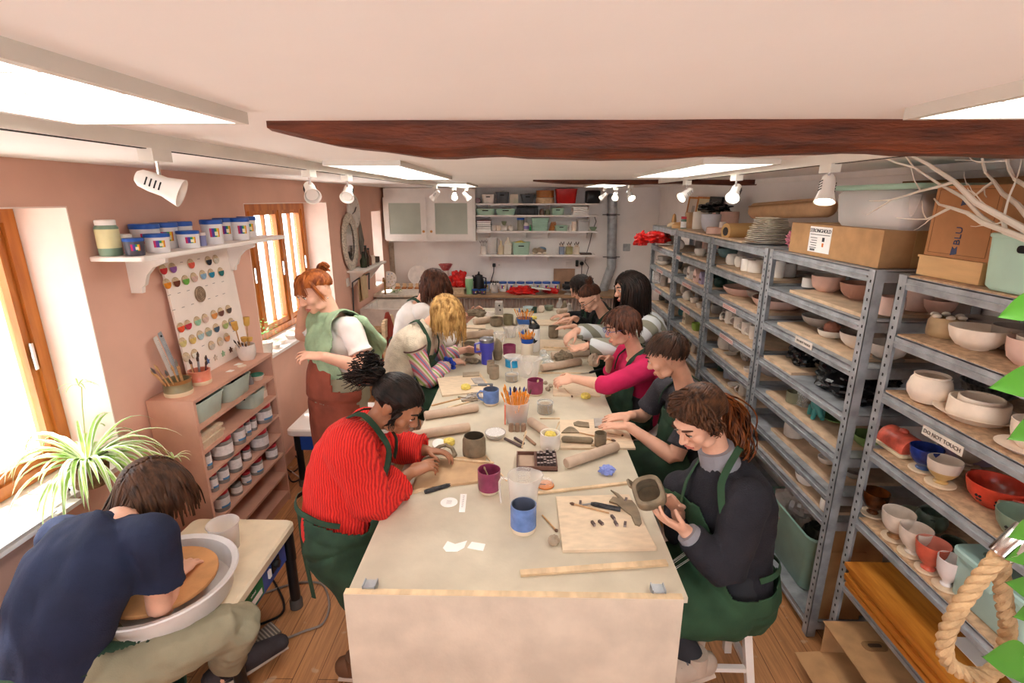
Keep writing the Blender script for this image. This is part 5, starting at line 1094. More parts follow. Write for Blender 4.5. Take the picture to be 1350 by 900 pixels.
pot('deep',V(a.location)+V((.012,0,.009)),.06,.085,BISQUE,'deep cream bowl standing on a plate at the right edge of the third shelf')
z=LV[0][3]+.0065
p=rk(1187,1187,592,0,3)[0];p.x=max(p.x,1.53);r=T('butter_dish','coral red butter dish with a domed lid on the fourth shelf of the nearest rack','butter dish',p);L=.105
part('tray',MB().bev(p.x-.062,p.x+.062,p.y-.085,p.y+.085,z,z+.014,.012),CREAMB,r);arch=[(.052*math.cos(t),.062*math.sin(t)**.8)for t in[PI*i/14 for i in range(15)]]
part('lid',MB().prism(arch,p.y-.072,p.y+.072,Matrix(((1,0,0,p.x),(0,0,1,0),(0,1,0,z+.014),(0,0,0,1)))),CORAL2 if'CORAL2'in globals()else M('coral_red_glaze','#cf5f4c',.3,var=.18,vs=25),r,smooth=50)
part('knob',MB().ell((p.x,p.y,z+.08),(.014,.02,.011)),M('coral_red_glaze','',1),r)
rpot('dish',1166,1224,558,580,0,3,LILAC,'lilac dish behind the coral butter dish on the nearest rack',X=1.75,hk=.06)
def footed(px0,px1,py0,py1,bx0,bx1,by1,u,i,mat,label,blabel,base=None,inner=None,band=.35,X=None):
 z=LV[u][i]+.0065;cpx=(bx0+bx1)/2;rb=(bx1-bx0)/2;c=pz(cpx,by1-rb*.42,z)
 if X:c=pX(cpx,by1-rb*.42,X);c.z=z
 m=mpp(c);Rb=rb*m;c.x=max(c.x,RX0+.01+Rb)
 b=one('wooden_bat',MB().lathe([(0,0),(Rb*.96,0),(Rb,.002),(Rb,.006),(Rb*.98,.008),(0,.008)],28,c),FOOTC,blabel,'bat','round bats under the footed cups',loc=c)
 R=(px1-px0)/2*m;h=((by1-rb*.42)-py0-(px1-px0)/2*.3)*m*.98
 pr=[(0,.0),(.42,.0),(.44,.04),(.33,.1),(.34,.16),(.62,.3),(.86,.5),(.96,.75),(1,1)]
 PROF['foot']=(pr,.055)
 return pot('foot',c+V((0,0,.0085)),R,min(h,LV[u][i-1]-z-.07),mat,label,name='footed_cup',base=base,inner=inner,band=band)
WBROWN=M('cream_speckle_glaze','#d9cbbd',.3,var=.08,vs=20)
footed(1205,1242,583,617,1200,1231,626,0,3,BLUEG,'cobalt blue footed cup beside the coral butter dish','round clay bat under the cobalt blue cup',M('slate_blue','#3e5580',.4,var=.15))
footed(1226,1264,599,634,1222,1256,645,0,3,M('cream_rim_glaze','#cfc0b1',.3,var=.06),'cream footed cup with a yellow and lilac band beside the blue cup','round clay bat under the yellow-banded cup',M('yellow_lilac_glaze','#c9a66a',.35,var=.16),band=.55)
footed(1250,1284,597,628,1254,1284,637,0,3,M('ash_glaze','#a99b8e',.35,var=.08),'pale grey footed cup in the row behind the yellow-banded cup','round clay bat under the pale grey cup at the back',X=1.68)
def colander(px0,px1,py0,py1,mat,label,X):
 a=rpot('bowl',px0,px1,py0,py1,0,3,mat,label,name='colander',cat='colander',X=X)
 c=V(a.location);R=a.dimensions.x/2*.98;h=max(v.co.z for v in a.data.vertices);mb=MB()
 for g in(-2.9,-2.2,-1.5,-.9):
  for k in range(4):
   aa=g+(.07 if k%2 else-.07);hh=.38 if k<2 else .54;rr=R*(.82 if k<2 else .915);d=V((math.cos(aa),math.sin(aa),-.25)).normalized();mb.lathe([(0,0),(.0045,0),(.0045,.003),(0,.003)],10,c+V((math.cos(aa)*rr,math.sin(aa)*rr,h*hh)),rotto(d))
 part('drain_holes',mb,BLACKSLOT,a)
 for s in(-.3,2.6):
  d=V((math.cos(s-1.2),math.sin(s-1.2),0));t_=d.cross(V((0,0,1)));part('lug_handle',MB().tube([c+d*R*.97+t_*.03+V((0,0,h*.8)),c+d*R*1.2+t_*.018+V((0,0,h*.84)),c+d*R*1.2-t_*.018+V((0,0,h*.84)),c+d*R*.97-t_*.03+V((0,0,h*.8))],.006,8),mat,a)
colander(1277,1345,618,665,REDG,'tomato red colander on the fourth shelf of the nearest rack',1.56)
colander(1320,1385,650,696,M('sage_glaze','#7b8d7a',.35,var=.15),'sage green colander at the right edge of the fourth shelf of the nearest rack',1.5)
footed(1140,1171,641,672,1136,1163,683,0,4,BROWNG,'treacle brown footed cup with a ragged rim at the left of the fifth shelf','round clay bat under the treacle brown cup')
footed(1169,1206,666,696,1162,1191,715,0,4,WBROWN,'cream footed cup with a brown patch, first of the front row beside the brown cup','round clay bat under the cream cup with a brown patch',M('cream_brown_patch','#a8784c',.3,var=.4,vs=14),band=.3)
footed(1189,1226,687,720,1183,1214,736,0,4,WBROWN,'cream footed cup between the brown-patched cup and the coral one','round clay bat under the middle cream cup')
footed(1211,1249,706,743,1205,1234,757,0,4,M('coral_glaze_cup','#cf604a',.25,var=.2,vs=9),'coral red footed cup with a pale rim in the front row of the fifth shelf','round clay bat under the coral red cup',inner=M('pink_inside','#c97a69',.3))
footed(1229,1260,727,765,1223,1253,779,0,4,M('white_gloss','#ddd3d0',.25,var=.04),'white footed cup next to the sea-green box on the fifth shelf','round clay bat under the white cup by the box')
rpot('bowl',1163,1195,640,660,0,4,MOSS,'moss grey bowl at the back left of the fifth shelf of the nearest rack',X=1.63)
rpot('bowl',1168,1208,654,677,0,4,MOSS,'moss grey bowl in front of its twin, behind the brown-patched cup',X=1.57)
rpot('bowl',1193,1220,650,668,0,4,M('plum_brown','#6a5750',.4),'dark plum bowl behind the moss grey bowls on the fifth shelf',X=1.7)
rpot('round',1207,1244,664,698,0,4,GREYG,'grey-green mug with a looped handle behind the cream cups',name='clay_mug',cat='mug',X=1.66,handle=(-.6,-.8,0))
rpot('round',1240,1276,690,719,0,4,M('dark_moss','#4e5b4d',.35,var=.25),'dark green mottled pot behind the coral cup, against the sea-green box',X=1.62)
z=LV[0][4]+.0065;x0,x1,y0,y1=1.442,1.72,1.2,1.505;zt=z+.165
r=T('storage_box','pale sea-green lidded box at the right of the fifth shelf of the nearest rack','box',((x0+x1)/2,(y0+y1)/2,z));SGL=M('pale_sea_green','#9fbdb6',.4,var=.04)
part('tub',MB().bev(x0+.01,x1-.01,y0+.01,y1-.01,z,zt,.03,4,None,.94),SGL,r);part('lid',MB().bev(x0,x1,y0,y1,zt-.012,zt+.014,.035,4),SGL,r)
mb=MB();mb.bev(x0+.05,x1-.05,y0+.05,y1-.05,zt+.014,zt+.018,.03);part('lid_panel',mb,M('grey_lid_panel','#77887f',.15),r)
part('latch',MB().bev(x0-.006,x0+.004,1.33,1.39,zt-.04,zt+.004,.003),SGL,r)
ORB=M('orange_pine_board','#cc8635',.4,var=.14,vs=5,stretch=(8,1,8),col2='#a8621e')
zb=LV[0][5]+.0065
for k in range(6):
 dx=[0,.006,-.004,.008,.002,-.012][k];one('pine_board',MB().box(1.405+dx,1.73+dx,.96+.01*(k%3),1.882+.01*((k*2)%3),zb+k*.019,zb+k*.019+.017),ORB,['lowest','second from the bottom','third from the bottom','third from the top','second from the top','topmost'][k]+' orange pine board in the stack under the sea-green box','board','stack of orange pine boards',smooth=0)
p=V((1.62,1.45,zb+.114));one('paper_note',MB().box(1.52,1.6,1.36,1.5,zb+.1135,zb+.115),PAPER,'white note lying on the orange boards','paper',smooth=0)
z=LV[0][6];x0,x1,y0,y1=1.37,1.72,1.6,1.9;r=T('cardboard_box','open brown cardboard box lying on its side beneath the orange boards','box',((x0+x1)/2,(y0+y1)/2,z+.002));t=.004;h=.165;z+=.002
mb=MB();mb.box(x0,x1,y0,y1,z,z+t);mb.box(x0,x1,y0,y0+t,z+t,z+h);mb.box(x0,x1,y1-t,y1,z+t,z+h);mb.box(x1-t,x1,y0+t,y1-t,z+t,z+h);part('carton',mb,CARD,r,smooth=0)
part('top_panel',MB().box(x0-.01,x1,y0-.005,y1+.005,z+h,z+h+t),CARD,r,smooth=0)
mb=MB();mb.add([(x0,y0,z),(x0,y1,z),(x0-.1,y1+.02,z-.03),(x0-.1,y0-.04,z-.03),(x0,y0,z+t),(x0,y1,z+t),(x0-.1,y1+.02,z-.026),(x0-.1,y0-.04,z-.026)],[(0,1,2,3),(7,6,5,4),(0,3,7,4),(1,5,6,2),(2,6,7,3),(0,4,5,1)]);part('flap',mb,CARD,r,smooth=0)
mb=MB();cx,cy=1.5,1.77
for s in(1,.72):mb.bev(cx-.05*s,cx+.05*s,cy-.025*s,cy+.025*s,z+h+t,z+h+t+.004/s,.02*s)
part('carry_slot',mb,M('cardboard_edge','#8f6a45',.9),r);mb=MB();mb.bev(cx-.028,cx+.028,cy-.009,cy+.009,z+h+t+.004,z+h+t+.0075,.008);part('slot_opening',mb,M('dark_slot_brown','#4b3524',.9),r)
o=one('crumpled_paper',crumple((1.58,1.38,LV[0][6]),(.14,.2,.1),33,.7,.8,40),M('brown_paper','#8d6444',.85,var=.25,vs=20,bump=.6,bs=50),'crumpled brown packing paper on the bottom shelf of the nearest rack','paper',smooth=20)
rpot('tall',1160,1190,387,418,1,1,PINKW,'straight pinkish pot half hidden by the post, second shelf of the second rack',X=1.56)
rpot('dish',1028,1072,357,366,1,1,GREYW,'grey plate at the back of the second shelf of the second rack',X=1.76,hk=.02)
rpot('tall',1019,1033,339,364,1,1,WHT,'tall white beaker seen past the posts on the second shelf of the second rack',X=1.6)
rpot('tall',1031,1049,341,362,1,1,RAW,'white pot beside the tall beaker, second shelf of the second rack',X=1.68)
p,m=rk(1056,1056,361,1,1);p.x=1.68;R_=13*m;Rm=rotto((-.75,-.5,.12));pot('beaker',p+V((.02,.02,R_*1.02)),R_,.075,RAW,'cream mug lying on its side on the second shelf of the second rack',name='clay_mug',cat='mug',R_=Rm)
rpot('ring',1057,1074,364,380,1,1,WHT,'small white straight-sided dish left of the pink bowl, second rack',cat='dish')
rpot('deep',1069,1109,359,388,1,1,PINKW,'pink straight-sided bowl with a pale rim on the second shelf of the second rack',inner=RAW)
a=rpot('bowl',1107,1156,368,399,1,1,M('pink_ribbed','#c99a88',.7,var=.06),'pink ribbed bowl at the right of the second shelf of the second rack')
c=V(a.location);R_=a.dimensions.x/2;h_=max(v.co.z for v in a.data.vertices);mb=MB()
for k in range(34):aa=2*PI*k/34;mb.tube([c+V((math.cos(aa+q[2])*R_*q[0],math.sin(aa+q[2])*R_*q[0],h_*q[1]))for q in((.68,.15,0),(.87,.45,.08),(.965,.85,.16))],.0022,5)
part('carved_ribs',mb,M('pink_ribbed','',1),a)
rpot('dish',992,1058,388,411,1,2,PINKW,'large oval pink dish by the posts on the third shelf of the second rack',hk=.06,X=1.66)
rpot('bowl',1057,1110,411,436,1,2,GREYW,'grey wavy-edged bowl on the third shelf of the second rack',wob=.02)
a=rpot('dish',1078,1112,431,447,1,2,WHT,'small white dish holding a terracotta lump on the third shelf of the second rack',hk=.035)
one('terracotta_lump',crumple(V(a.location)+V((0,0,.012)),(.04,.035,.035),5,.2),TERRA,'terracotta lump in the small white dish, second rack','lump')
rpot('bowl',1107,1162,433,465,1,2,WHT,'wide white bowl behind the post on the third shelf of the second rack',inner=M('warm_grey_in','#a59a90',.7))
BIN=M('black_polythene','#17171a',.25,var=.3,vs=16,bump=.6,bs=22)
p,m=rk(1022,1022,466,1,3);one('plastic_bag',crumple(V((1.6,2.78,LV[1][3]+.016)),(.09,.12,.085),41,.3,.9,40),BIN,'black plastic bag of clay bunched at the left of the fourth shelf, second rack','bag',smooth=20)
one('plastic_bag',crumple(V((1.62,2.36,LV[1][3])),(.15,.22,.085),47,.34,.9,44),BIN,'large black plastic bag spread along the fourth shelf of the second rack','bag',smooth=20)
rpot('deep',1000,1036,474,497,1,4,LILAC2 if'LILAC2'in globals()else M('greyish_ware','#a39a98',.75),'wide greyish bowl by the posts on the fifth shelf of the second rack',X=1.62)
p,m=rk(1040,1040,531,1,4)
a=rpot('ring',1036,1056,513,532,1,4,M('olive_glassy','#85836a',.2),'olive glazed straight jar on the fifth shelf of the second rack',cat='jar');a=rpot('ring',1050,1071,515,536,1,4,CLR2,'clear glass tealight jar beside the olive jar, second rack',name='glass_jar',cat='jar')
p,m=rk(1075,1075,549,1,4);p.x=max(p.x,1.5);r=T('dinosaur_figurine','teal clay dinosaur with yellow back plates on the fifth shelf of the second rack','figurine',p);DINO=M('teal_dinosaur','#3f8784',.45,var=.1)
mb=MB();b=p+V((0,0,.055));dn=V((-.25,-.97,0)).normalized()
mb.loft([b-dn*.1+V((0,0,.02)),b-dn*.06+V((0,0,.012)),b-dn*.02+V((0,0,.01)),b+dn*.02+V((0,0,.008)),b+dn*.05,b+dn*.075+V((0,0,-.012))],[(.004,.004),(.014,.014),(.028,.03),(.03,.033),(.02,.022),(.013,.013)],None,14);mb.ell(b+dn*.085+V((0,0,-.016)),(.014,.02,.013),None,12,8)
part('body',mb,DINO,r)
for sx in(-1,1):
 for q in(-.03,.035):s_=dn.cross(V((0,0,1)));part('leg',MB().loft([b+dn*q+s_*(.018*sx)+V((0,0,-.01)),V((0,0,p.z+.004))+(b+dn*q+s_*(.022*sx))*1-V((0,0,b.z))],[.014,.011],None,10),DINO,r)
mb=MB();n_=dn.cross(V((0,0,1)))
for k in range(7):q=b+dn*(-.07+.022*k)+V((0,0,.026+.012*math.sin(k/6*PI)));e=.014+.008*math.sin(k/6*PI);mb.add([q-dn*.01+n_*.003,q+dn*.01+n_*.003,q+V((0,0,e)),q-dn*.01-n_*.003,q+dn*.01-n_*.003],[(0,1,2),(4,3,2),(0,2,3),(1,4,2),(0,3,4,1)])
part('back_plates',mb,M('straw_plates','#d9b56a',.5),r,smooth=0)
one('leaf_plate',MB().lathe([(0,0),(.03,0),(.075,.012),(.073,.016),(.03,.005),(0,.005)],28,pz(1102,553,LV[1][4]+.0146),None,.03),GRNG,'green leaf-shaped plate at the right end of the fifth shelf of the second rack','plate')
p=V((1.53,2.135,LV[1][4]+.001));one('green_bowl',MB().lathe([(r,z)for r,z in prof('bowl',.06,.06)],26,pX(1147,574,1.56)*1),M('moss_green_glaze','#7f9f5e',.45,var=.2),'moss green upturned bowl behind the post beside the butter dish','bowl')if False else None
rpot('bowl',1126,1166,554,578,1,4,M('moss_green_glaze','#7f9f5e',.45,var=.2),'moss green bowl behind the near post of the second rack',X=1.6)
rpot('tall',1033,1059,549,577,1,5,RAW,'pale pot on the sixth shelf of the second rack')
rpot('bowl',1062,1088,574,597,1,5,WHT,'white bowl behind the sixth shelf edge of the second rack',X=1.6)
rpot('bowl',1078,1101,598,613,1,5,WHT,'small white bowl at the front of the sixth shelf of the second rack',hk=.035)
rpot('bowl',1098,1118,607,622,1,5,RAW,'small pale bowl at the right end of the sixth shelf of the second rack',hk=.035)
rpot('bowl',1112,1136,612,632,1,5,GREYW,'small grey bowl seen between the posts on the sixth shelf of the second rack',X=1.6,hk=.035)
rpot('bowl',1047,1078,618,644,1,6,WHT,'white rimmed bowl on the seventh shelf of the second rack',hk=.06)
rpot('cup',1080,1102,653,679,1,6,WHT,'white cup by the near post on the seventh shelf of the second rack',hk=.07)
rpot('cup',1081,1097,640,654,1,6,GREYW,'small grey cup behind the white cup on the seventh shelf',X=1.65,hk=.04)
z=LV[1][7]
r=basket((1.6,2.5,z),.27,.52,.34,SEAG,'storage_bin','large sea-green plastic bin on the bottom shelf of the second rack',cat='bin',hole=False,taper=.8,wall=.008)
one('plastic_bag',crumple((1.6,2.6,z+.2),(.1,.14,.15),51,.4,.9,36),clear('hazy_bag','#cdbfb4',.55,.25),'hazy plastic bag sticking out of the sea-green bin','bag',smooth=20);one('dark_bottles',crumple((1.6,2.38,z+.2),(.09,.1,.08),55,.3),M('dark_green_stuff','#1d2a1f',.5),'dark green bundle in the near end of the sea-green bin','bundle')
for k,(x,y0,zz)in enumerate(((1.46,2.13,.5),(1.475,2.105,.36))):mb=MB();mb.box(x,x+.005,y0-.0,y0+.02+.0,z,z);t_=Matrix.Translation((x,y0,z))@Matrix.Rotation(-.06-.05*k,4,'X');o=one('cardboard_sheet',MB().box(0,.3-.1*k,0,.006,0,zz,t_),CARD,['tall brown cardboard sheet standing by the near post of the second rack','shorter folded cardboard sheet in front of the tall one'][k],'cardboard',smooth=0)
rpot('round',954,971,333,350,2,1,WHT,'bulbous white pot at the left of the second shelf of the middle rack');rpot('round',967,984,337,355,2,1,WHT,'bulbous white pot second from the left on the second shelf of the middle rack',X=1.57)
rpot('tall',976,994,339,359,2,1,WHT,'white beaker third from the left on the second shelf of the middle rack');a=rpot('ring',985,1006,341,361,2,1,WHT,'white ribbed cylinder pot by the post on the second shelf of the middle rack');c=V(a.location);R_=a.dimensions.x/2;h_=max(v.co.z for v in a.data.vertices);mb=MB()
for k in range(7):mb.tube([c+V((R_*math.cos(t),R_*math.sin(t),h_*(.12+.12*k)))for t in[i*PI/14 for i in range(29)]],.002,5)
part('ribs',mb,WHT,a)
rpot('deep',946,972,321,338,2,1,M('teal_rim_glaze','#7fa3a6',.35,var=.15),'teal glazed jug at the back of the second shelf of the middle rack',name='clay_jug',cat='jug',X=1.72,handle=(-1,.2,0))
c=V((1.66,3.83,LV[2][1]+.0145));one('lilac_box',MB().bev(c.x-.06,c.x+.06,c.y-.06,c.y+.06,c.z,c.z+.055,.006),LILAC,'square lilac clay box at the back left of the second shelf of the middle rack','box')
rpot('dish',947,1002,371,391,2,2,PINKW,'long pink scalloped dish on the third shelf of the middle rack',hk=.055,wob=.02)
rpot('bowl',984,1012,378,394,2,2,GREYW,'grey bowl beside the pink scalloped dish on the third shelf of the middle rack',X=1.66)
rpot('round',938,954,359,374,2,2,DARKGR,'dark green pot at the back of the third shelf of the middle rack',X=1.72);rpot('tall',953,976,358,373,2,2,DARKGR,'wide dark green pot at the back middle of the third shelf of the middle rack',X=1.74)
for a_ in[(934,946,402,416,'tall grey vase at the back'),(946,960,402,417,'grey rounded vase at the back')]:rpot('vase',*a_[:4],2,3,GREYW,a_[4]+' of the fourth shelf of the middle rack',X=1.7)
rpot('round',948,954,414,422,2,3,WHT,'tiny white pot at the front left of the fourth shelf of the middle rack')
for a_ in[(955,967,408,427,'white mug beside the tiny pot'),(967,983,415,434,'white loop-handled mug second from left'),(977,994,422,442,'leaning white mug third from the left'),(987,1000,427,448,'last white mug, by the post,')]:rpot('cup',*a_[:4],2,3,WHT,a_[4]+' on the fourth shelf of the middle rack',name='clay_mug',cat='mug',handle=(-.8,.6,0))
rpot('round',945,965,439,462,2,4,RAW,'egg-shaped pale cup on the fifth shelf of the middle rack');rpot('plate',954,972,463,469,2,4,RAW,'pale saucer under the fallen cup on the fifth shelf of the middle rack',hk=.009)
p,m=rk(966,966,464,2,4);R_=8*m;p.x=max(p.x,1.52);pot('cup',p+V((0,-.02,R_+.012)),R_,.075,RAW,'pale cup lying on its side beside the egg-shaped cup',R_=rotto((-.4,-.9,.1)))
rpot('deep',975,993,458,477,2,4,M('dotted_grey','#a7a09b',.7,var=.35,vs=70),'grey dotted bowl by the post on the fifth shelf of the middle rack');rpot('dish',980,996,480,492,2,4,RAW,'little pale dish at the near end of the fifth shelf of the middle rack',hk=.03)
rpot('cup',953,963,482,499,2,5,BLUEL,'blue-grey cup at the left of the sixth shelf of the middle rack');rpot('cup',960,973,486,502,2,5,BLUEL,'second blue-grey cup on the sixth shelf of the middle rack');rpot('dish',959,974,502,511,2,5,WHT,'white dish at the front of the sixth shelf of the middle rack',hk=.025);rpot('cup',973,987,504,522,2,5,RAW,'pale mug near the post on the sixth shelf of the middle rack',name='clay_mug',cat='mug',handle=(-1,0,0));rpot('bowl',982,996,517,530,2,6,BLUEL,'bluish bowl on the seventh shelf of the middle rack',hk=.04)
for q in[('round',936,951,403,418,2,3,GREYW,'round grey pot at the back corner of the fourth shelf of the middle rack',1.57),('vase',951,962,404,418,2,3,GREYW,'slim grey vase behind the white mugs on the middle rack',1.62),('round',941,957,359,374,2,2,DARKGR,'squat dark green pot behind the pink scalloped dish',1.58),('tall',958,976,358,373,2,2,DARKGR,'broad dark green pot right of the squat one, middle rack',1.66),('deep',990,1004,333,347,2,1,RAW,'pale deep bowl behind the white ribbed cylinder on the middle rack',1.7),('plate',966,988,331,337,2,1,WHT,'white plate behind the bulbous pots on the middle rack',1.66),('dish',1084,1112,412,427,1,2,GREYW,'second grey dish behind the wavy-edged bowl on the second rack',1.7),('bowl',1122,1150,417,434,1,2,GREYW,'grey bowl at the back behind the wide white bowl, second rack',1.72),('deep',1122,1152,366,384,1,1,TERRA,'terracotta-coloured dish behind the pink ribbed bowl on the second rack',1.72),('cup',944,953,487,501,2,5,DARKGR,'dark green cup at the back of the sixth shelf of the middle rack',1.55),('bowl',886,899,352,364,3,2,M('dark_clay_cup','#6d6660',.7),'dark clay bowl at the far end of the third shelf of the fourth rack',1.56),('cup',914,924,376,391,3,3,GREYW,'grey cup at the back of the fourth shelf of the fourth rack',1.66),('deep',921,931,356,368,3,2,MOSS,'mossy bowl behind the clay houses on the fourth rack',1.66),('bowl',921,932,449,463,3,5,RAW,'pale bowl by the post on the sixth shelf of the fourth rack',1.52),('round',876,886,333,347,4,2,RAW,'pale round pot beside the dish pile on the farthest rack',1.58),('dish',872,884,408,416,4,5,GREYW,'grey dish on the sixth shelf of the farthest rack',1.52),('bowl',868,880,372,380,4,4,GREYW,'grey bowl behind the dark cups on the farthest rack',1.68)]:rpot(*q[:9],X=q[9])
c,m=rk(902,902,329,3,1);c.x=1.52;r=T('duck_figurine','pale clay duck on the second shelf of the fourth rack','figurine',c);mb=MB();mb.ell(c+V((0,0,.05)),(.04,.07,.048));mb.loft([c+V((0,.04,.07)),c+V((0,.055,.12)),c+V((0,.045,.14))],[.022,.018,.022],None,10);part('body',mb,RAW,r);part('beak',MB().loft([c+V((0,.045,.14)),c+V((0,.01,.135))],[(.012,.008),(.008,.004)],None,8),RAW,r)
a=rpot('plate',911,934,334,340,3,1,RAW,'pale saucer under the small bowl on the second shelf of the fourth rack',hk=.012);pot('deep',V(a.location)+V((0,0,.0075)),.05,.055,RAW,'small pale bowl on a saucer on the second shelf of the fourth rack')
rpot('cup',916,926,313,328,3,1,GREYW,'grey mug at the back of the second shelf of the fourth rack',X=1.7);rpot('cup',925,934,316,331,3,1,PINKW,'pinkish mug at the back near the post, second shelf of the fourth rack',X=1.68)
rpot('round',900,912,351,363,3,2,GREYW,'squat grey teapot at the left of the third shelf of the fourth rack',name='clay_teapot',cat='teapot',handle=(0,-1,0))
def house(px,py,u,i,w,h,mat,label,roof=None):
 c,m=rk(px,px,py,u,i);c.x=max(c.x,1.5);r=T('clay_house',label,'ornament',c,'clay houses on the fourth rack');part('walls',MB().box(c.x-w/2,c.x+w/2,c.y-w/2,c.y+w/2,c.z,c.z+h*.65),mat,r,smooth=0)
 part('roof',MB().prism([(-w*.55,0),(w*.55,0),(0,h*.38)],-w*.52,w*.52,Matrix(((0,0,1,c.x),(1,0,0,c.y),(0,1,0,c.z+h*.64),(0,0,0,1)))),roof or mat,r,smooth=0);mb=MB();[mb.box(c.x-w/2-.002,c.x-w/2,c.y+q-.009,c.y+q+.009,c.z+h*.28,c.z+h*.46)for q in(-w*.2,w*.2)];part('window_hole',mb,M('hole_brown','#6b5546',.9),r,smooth=0)
house(912,367,3,2,.075,.11,RAW,'cream clay house with yellow marks, first of the row on the fourth rack');house(920,371,3,2,.075,.11,PINKW,'pink clay house second in the row on the fourth rack');house(927,374,3,2,.06,.1,LILAC,'lilac clay house beside the pink one on the fourth rack')
rpot('vase',896,905,372,389,3,3,RAW,'tall pale vase at the left of the fourth shelf of the fourth rack',X=1.58);rpot('vase',899,913,381,397,3,3,RAW,'squat pale vase in front of the tall one on the fourth rack');rpot('dish',909,921,390,400,3,3,RAW,'pale lidded dish on the fourth shelf of the fourth rack',hk=.045);rpot('dish',917,931,396,407,3,3,RAW,'pale low bowl near the post on the fourth shelf of the fourth rack',hk=.045)
house(907,426,3,4,.085,.13,CREAMB,'sand-coloured clay house with a tall gable on the fifth shelf of the fourth rack');rpot('round',895,903,411,423,3,4,TEALD,'little teal pot at the left of the fifth shelf of the fourth rack',X=1.55);rpot('deep',911,924,424,437,3,4,LIME,'lime green pot by the post on the fifth shelf of the fourth rack');rpot('cup',915,925,412,428,3,4,LILAC,'lilac cup behind the lime green pot',X=1.62)
rpot('tall',911,921,446,465,3,5,RAW,'tall pale vase on the sixth shelf of the fourth rack');rpot('bowl',902,912,449,458,3,5,GREYW,'grey bowl left of the tall vase on the sixth shelf of the fourth rack',hk=.04)
rpot('tall',874,881,309,321,4,1,RAW,'pale cup at the left of the second shelf of the farthest rack');rpot('round',881,889,310,323,4,1,RAW,'pale rounded jug right of the cup on the second shelf of the farthest rack')
a=rpot('plate',863,884,347,356,4,2,WHT,'white plate at the foot of the dish pile on the farthest rack',hk=.02);pot('dish',V(a.location)+V((0,0,.014)),.075,.03,WHT,'white dish in the pile on the third shelf of the farthest rack');pot('bowl',V(a.location)+V((0,0,.034)),.065,.055,GREYW,'grey bowl topping the pile on the third shelf of the farthest rack')
rpot('cup',859,870,356,373,4,3,CLR,'clear plastic cup with blue scissors on the fourth shelf of the farthest rack',name='plastic_cup');rpot('cup',870,880,362,378,4,3,GREYW,'grey cup beside the clear one on the farthest rack')
for k,(p0,p1,py0,py1)in enumerate([(864,871,383,393),(870,877,386,396),(876,884,389,400)]):rpot('cup',p0,p1,py0,py1,4,4,M('dark_clay_cup','#6d6660',.7),['first','second','last'][k]+' of three dark grey cups on the fifth shelf of the farthest rack')
# on top of the racks
zt=LV[2][0]
def ont(px0,px1,py0,py1,kind,mat,label,X=1.6,u=2,**k):return rpot(kind,px0,px1,py0,py1,u,0,mat,label,X=X,**k)
one('ware_board',MB().box(1.43,1.8,3.42,4.85,zt+.001,zt+.015),WARE,'long ware board under the pots on top of the fourth and middle racks','board',smooth=0)
def topt(kind,px,w,h,x,mat,label,**k):
 q=pX(px,300,x);return pot(kind,V((x,q.y,zt+.0155)),w/2,h,mat,label,**k)
topt('ring',922,.13,.15,1.6,WHT,'tall white cylinder pot on top of the racks beside the brown bag');topt('deep',936,.16,.14,1.57,M('bluish_white','#d5d5dd',.5),'big bluish white pot on top of the racks')
topt('ring',960,.15,.16,1.72,PINKW,'big pale pink cylinder on top of the racks behind the small pots');topt('ring',943,.13,.05,1.5,PINKW,'low pink dish before the bluish pot on top of the racks',cat='dish')
topt('tall',952,.05,.09,1.56,WHT,'little white bud vase, left one on top of the racks');topt('tall',971,.05,.085,1.6,WHT,'little white bud vase, right one on top of the racks');topt('round',986,.14,.09,1.66,PINKW,'squat pink lidded pot beside the cardboard core on top of the racks')
q=pX(911,300,1.56);one('paper_bag',MB().bev(1.51,1.63,q.y-.06,q.y+.06,zt+.0155,zt+.16,.01,2,None,.95),KRAFT,'brown paper bag standing on top of the racks beside the white cylinder','bag')
r=one('plastic_bag',crumple((1.66,4.62,zt+.165),(.12,.2,.05),61,.45),BIN,'black plastic sheet bunched over the brown bag on top of the racks','bag',smooth=20)
q=pX(897,300,1.5);c=V((1.52,4.93,LV[3][0]+.001));r=T('glaze_jar','red-lidded glaze jar on top of the farthest rack','jar',c);part('jar_body',MB().lathe([(0,0),(.044,0),(.045,.085),(.04,.1),(0,.1)],22,c),M('green_jar','#55705e',.35),r);part('lid',MB().lathe([(0,.098),(.045,.098),(.045,.12),(0,.122)],22,c),LIDR,r);mb=MB();mb.rings([[c+V((.0458*math.cos(a),.0458*math.sin(a),z))for a in[math.radians(-230+14*i)for i in range(14)]]for z in(.02,.075)],False,closed=False);part('paper_label',mb,LABW,r)
for k,(y,x,R_,h,mt,l)in enumerate([(5.45,1.56,.07,.045,PALEWOOD,'rounded wooden form at the left on top of the farthest rack'),(5.2,1.55,.08,.06,M('honey_wood','#d0a068',.5),'rounded honey wood form beside the jar on top of the farthest rack'),(5.6,1.6,.025,.13,M('honey_wood','',1),'upright wooden post form on top of the farthest rack')]):one('wooden_form',MB().lathe([(0,0),(R_,0),(R_*.96,h*.5),(R_*.6,h*.9),(0,h)],24,(x,y,LV[3][0]+.001)),mt,l,'wooden form')
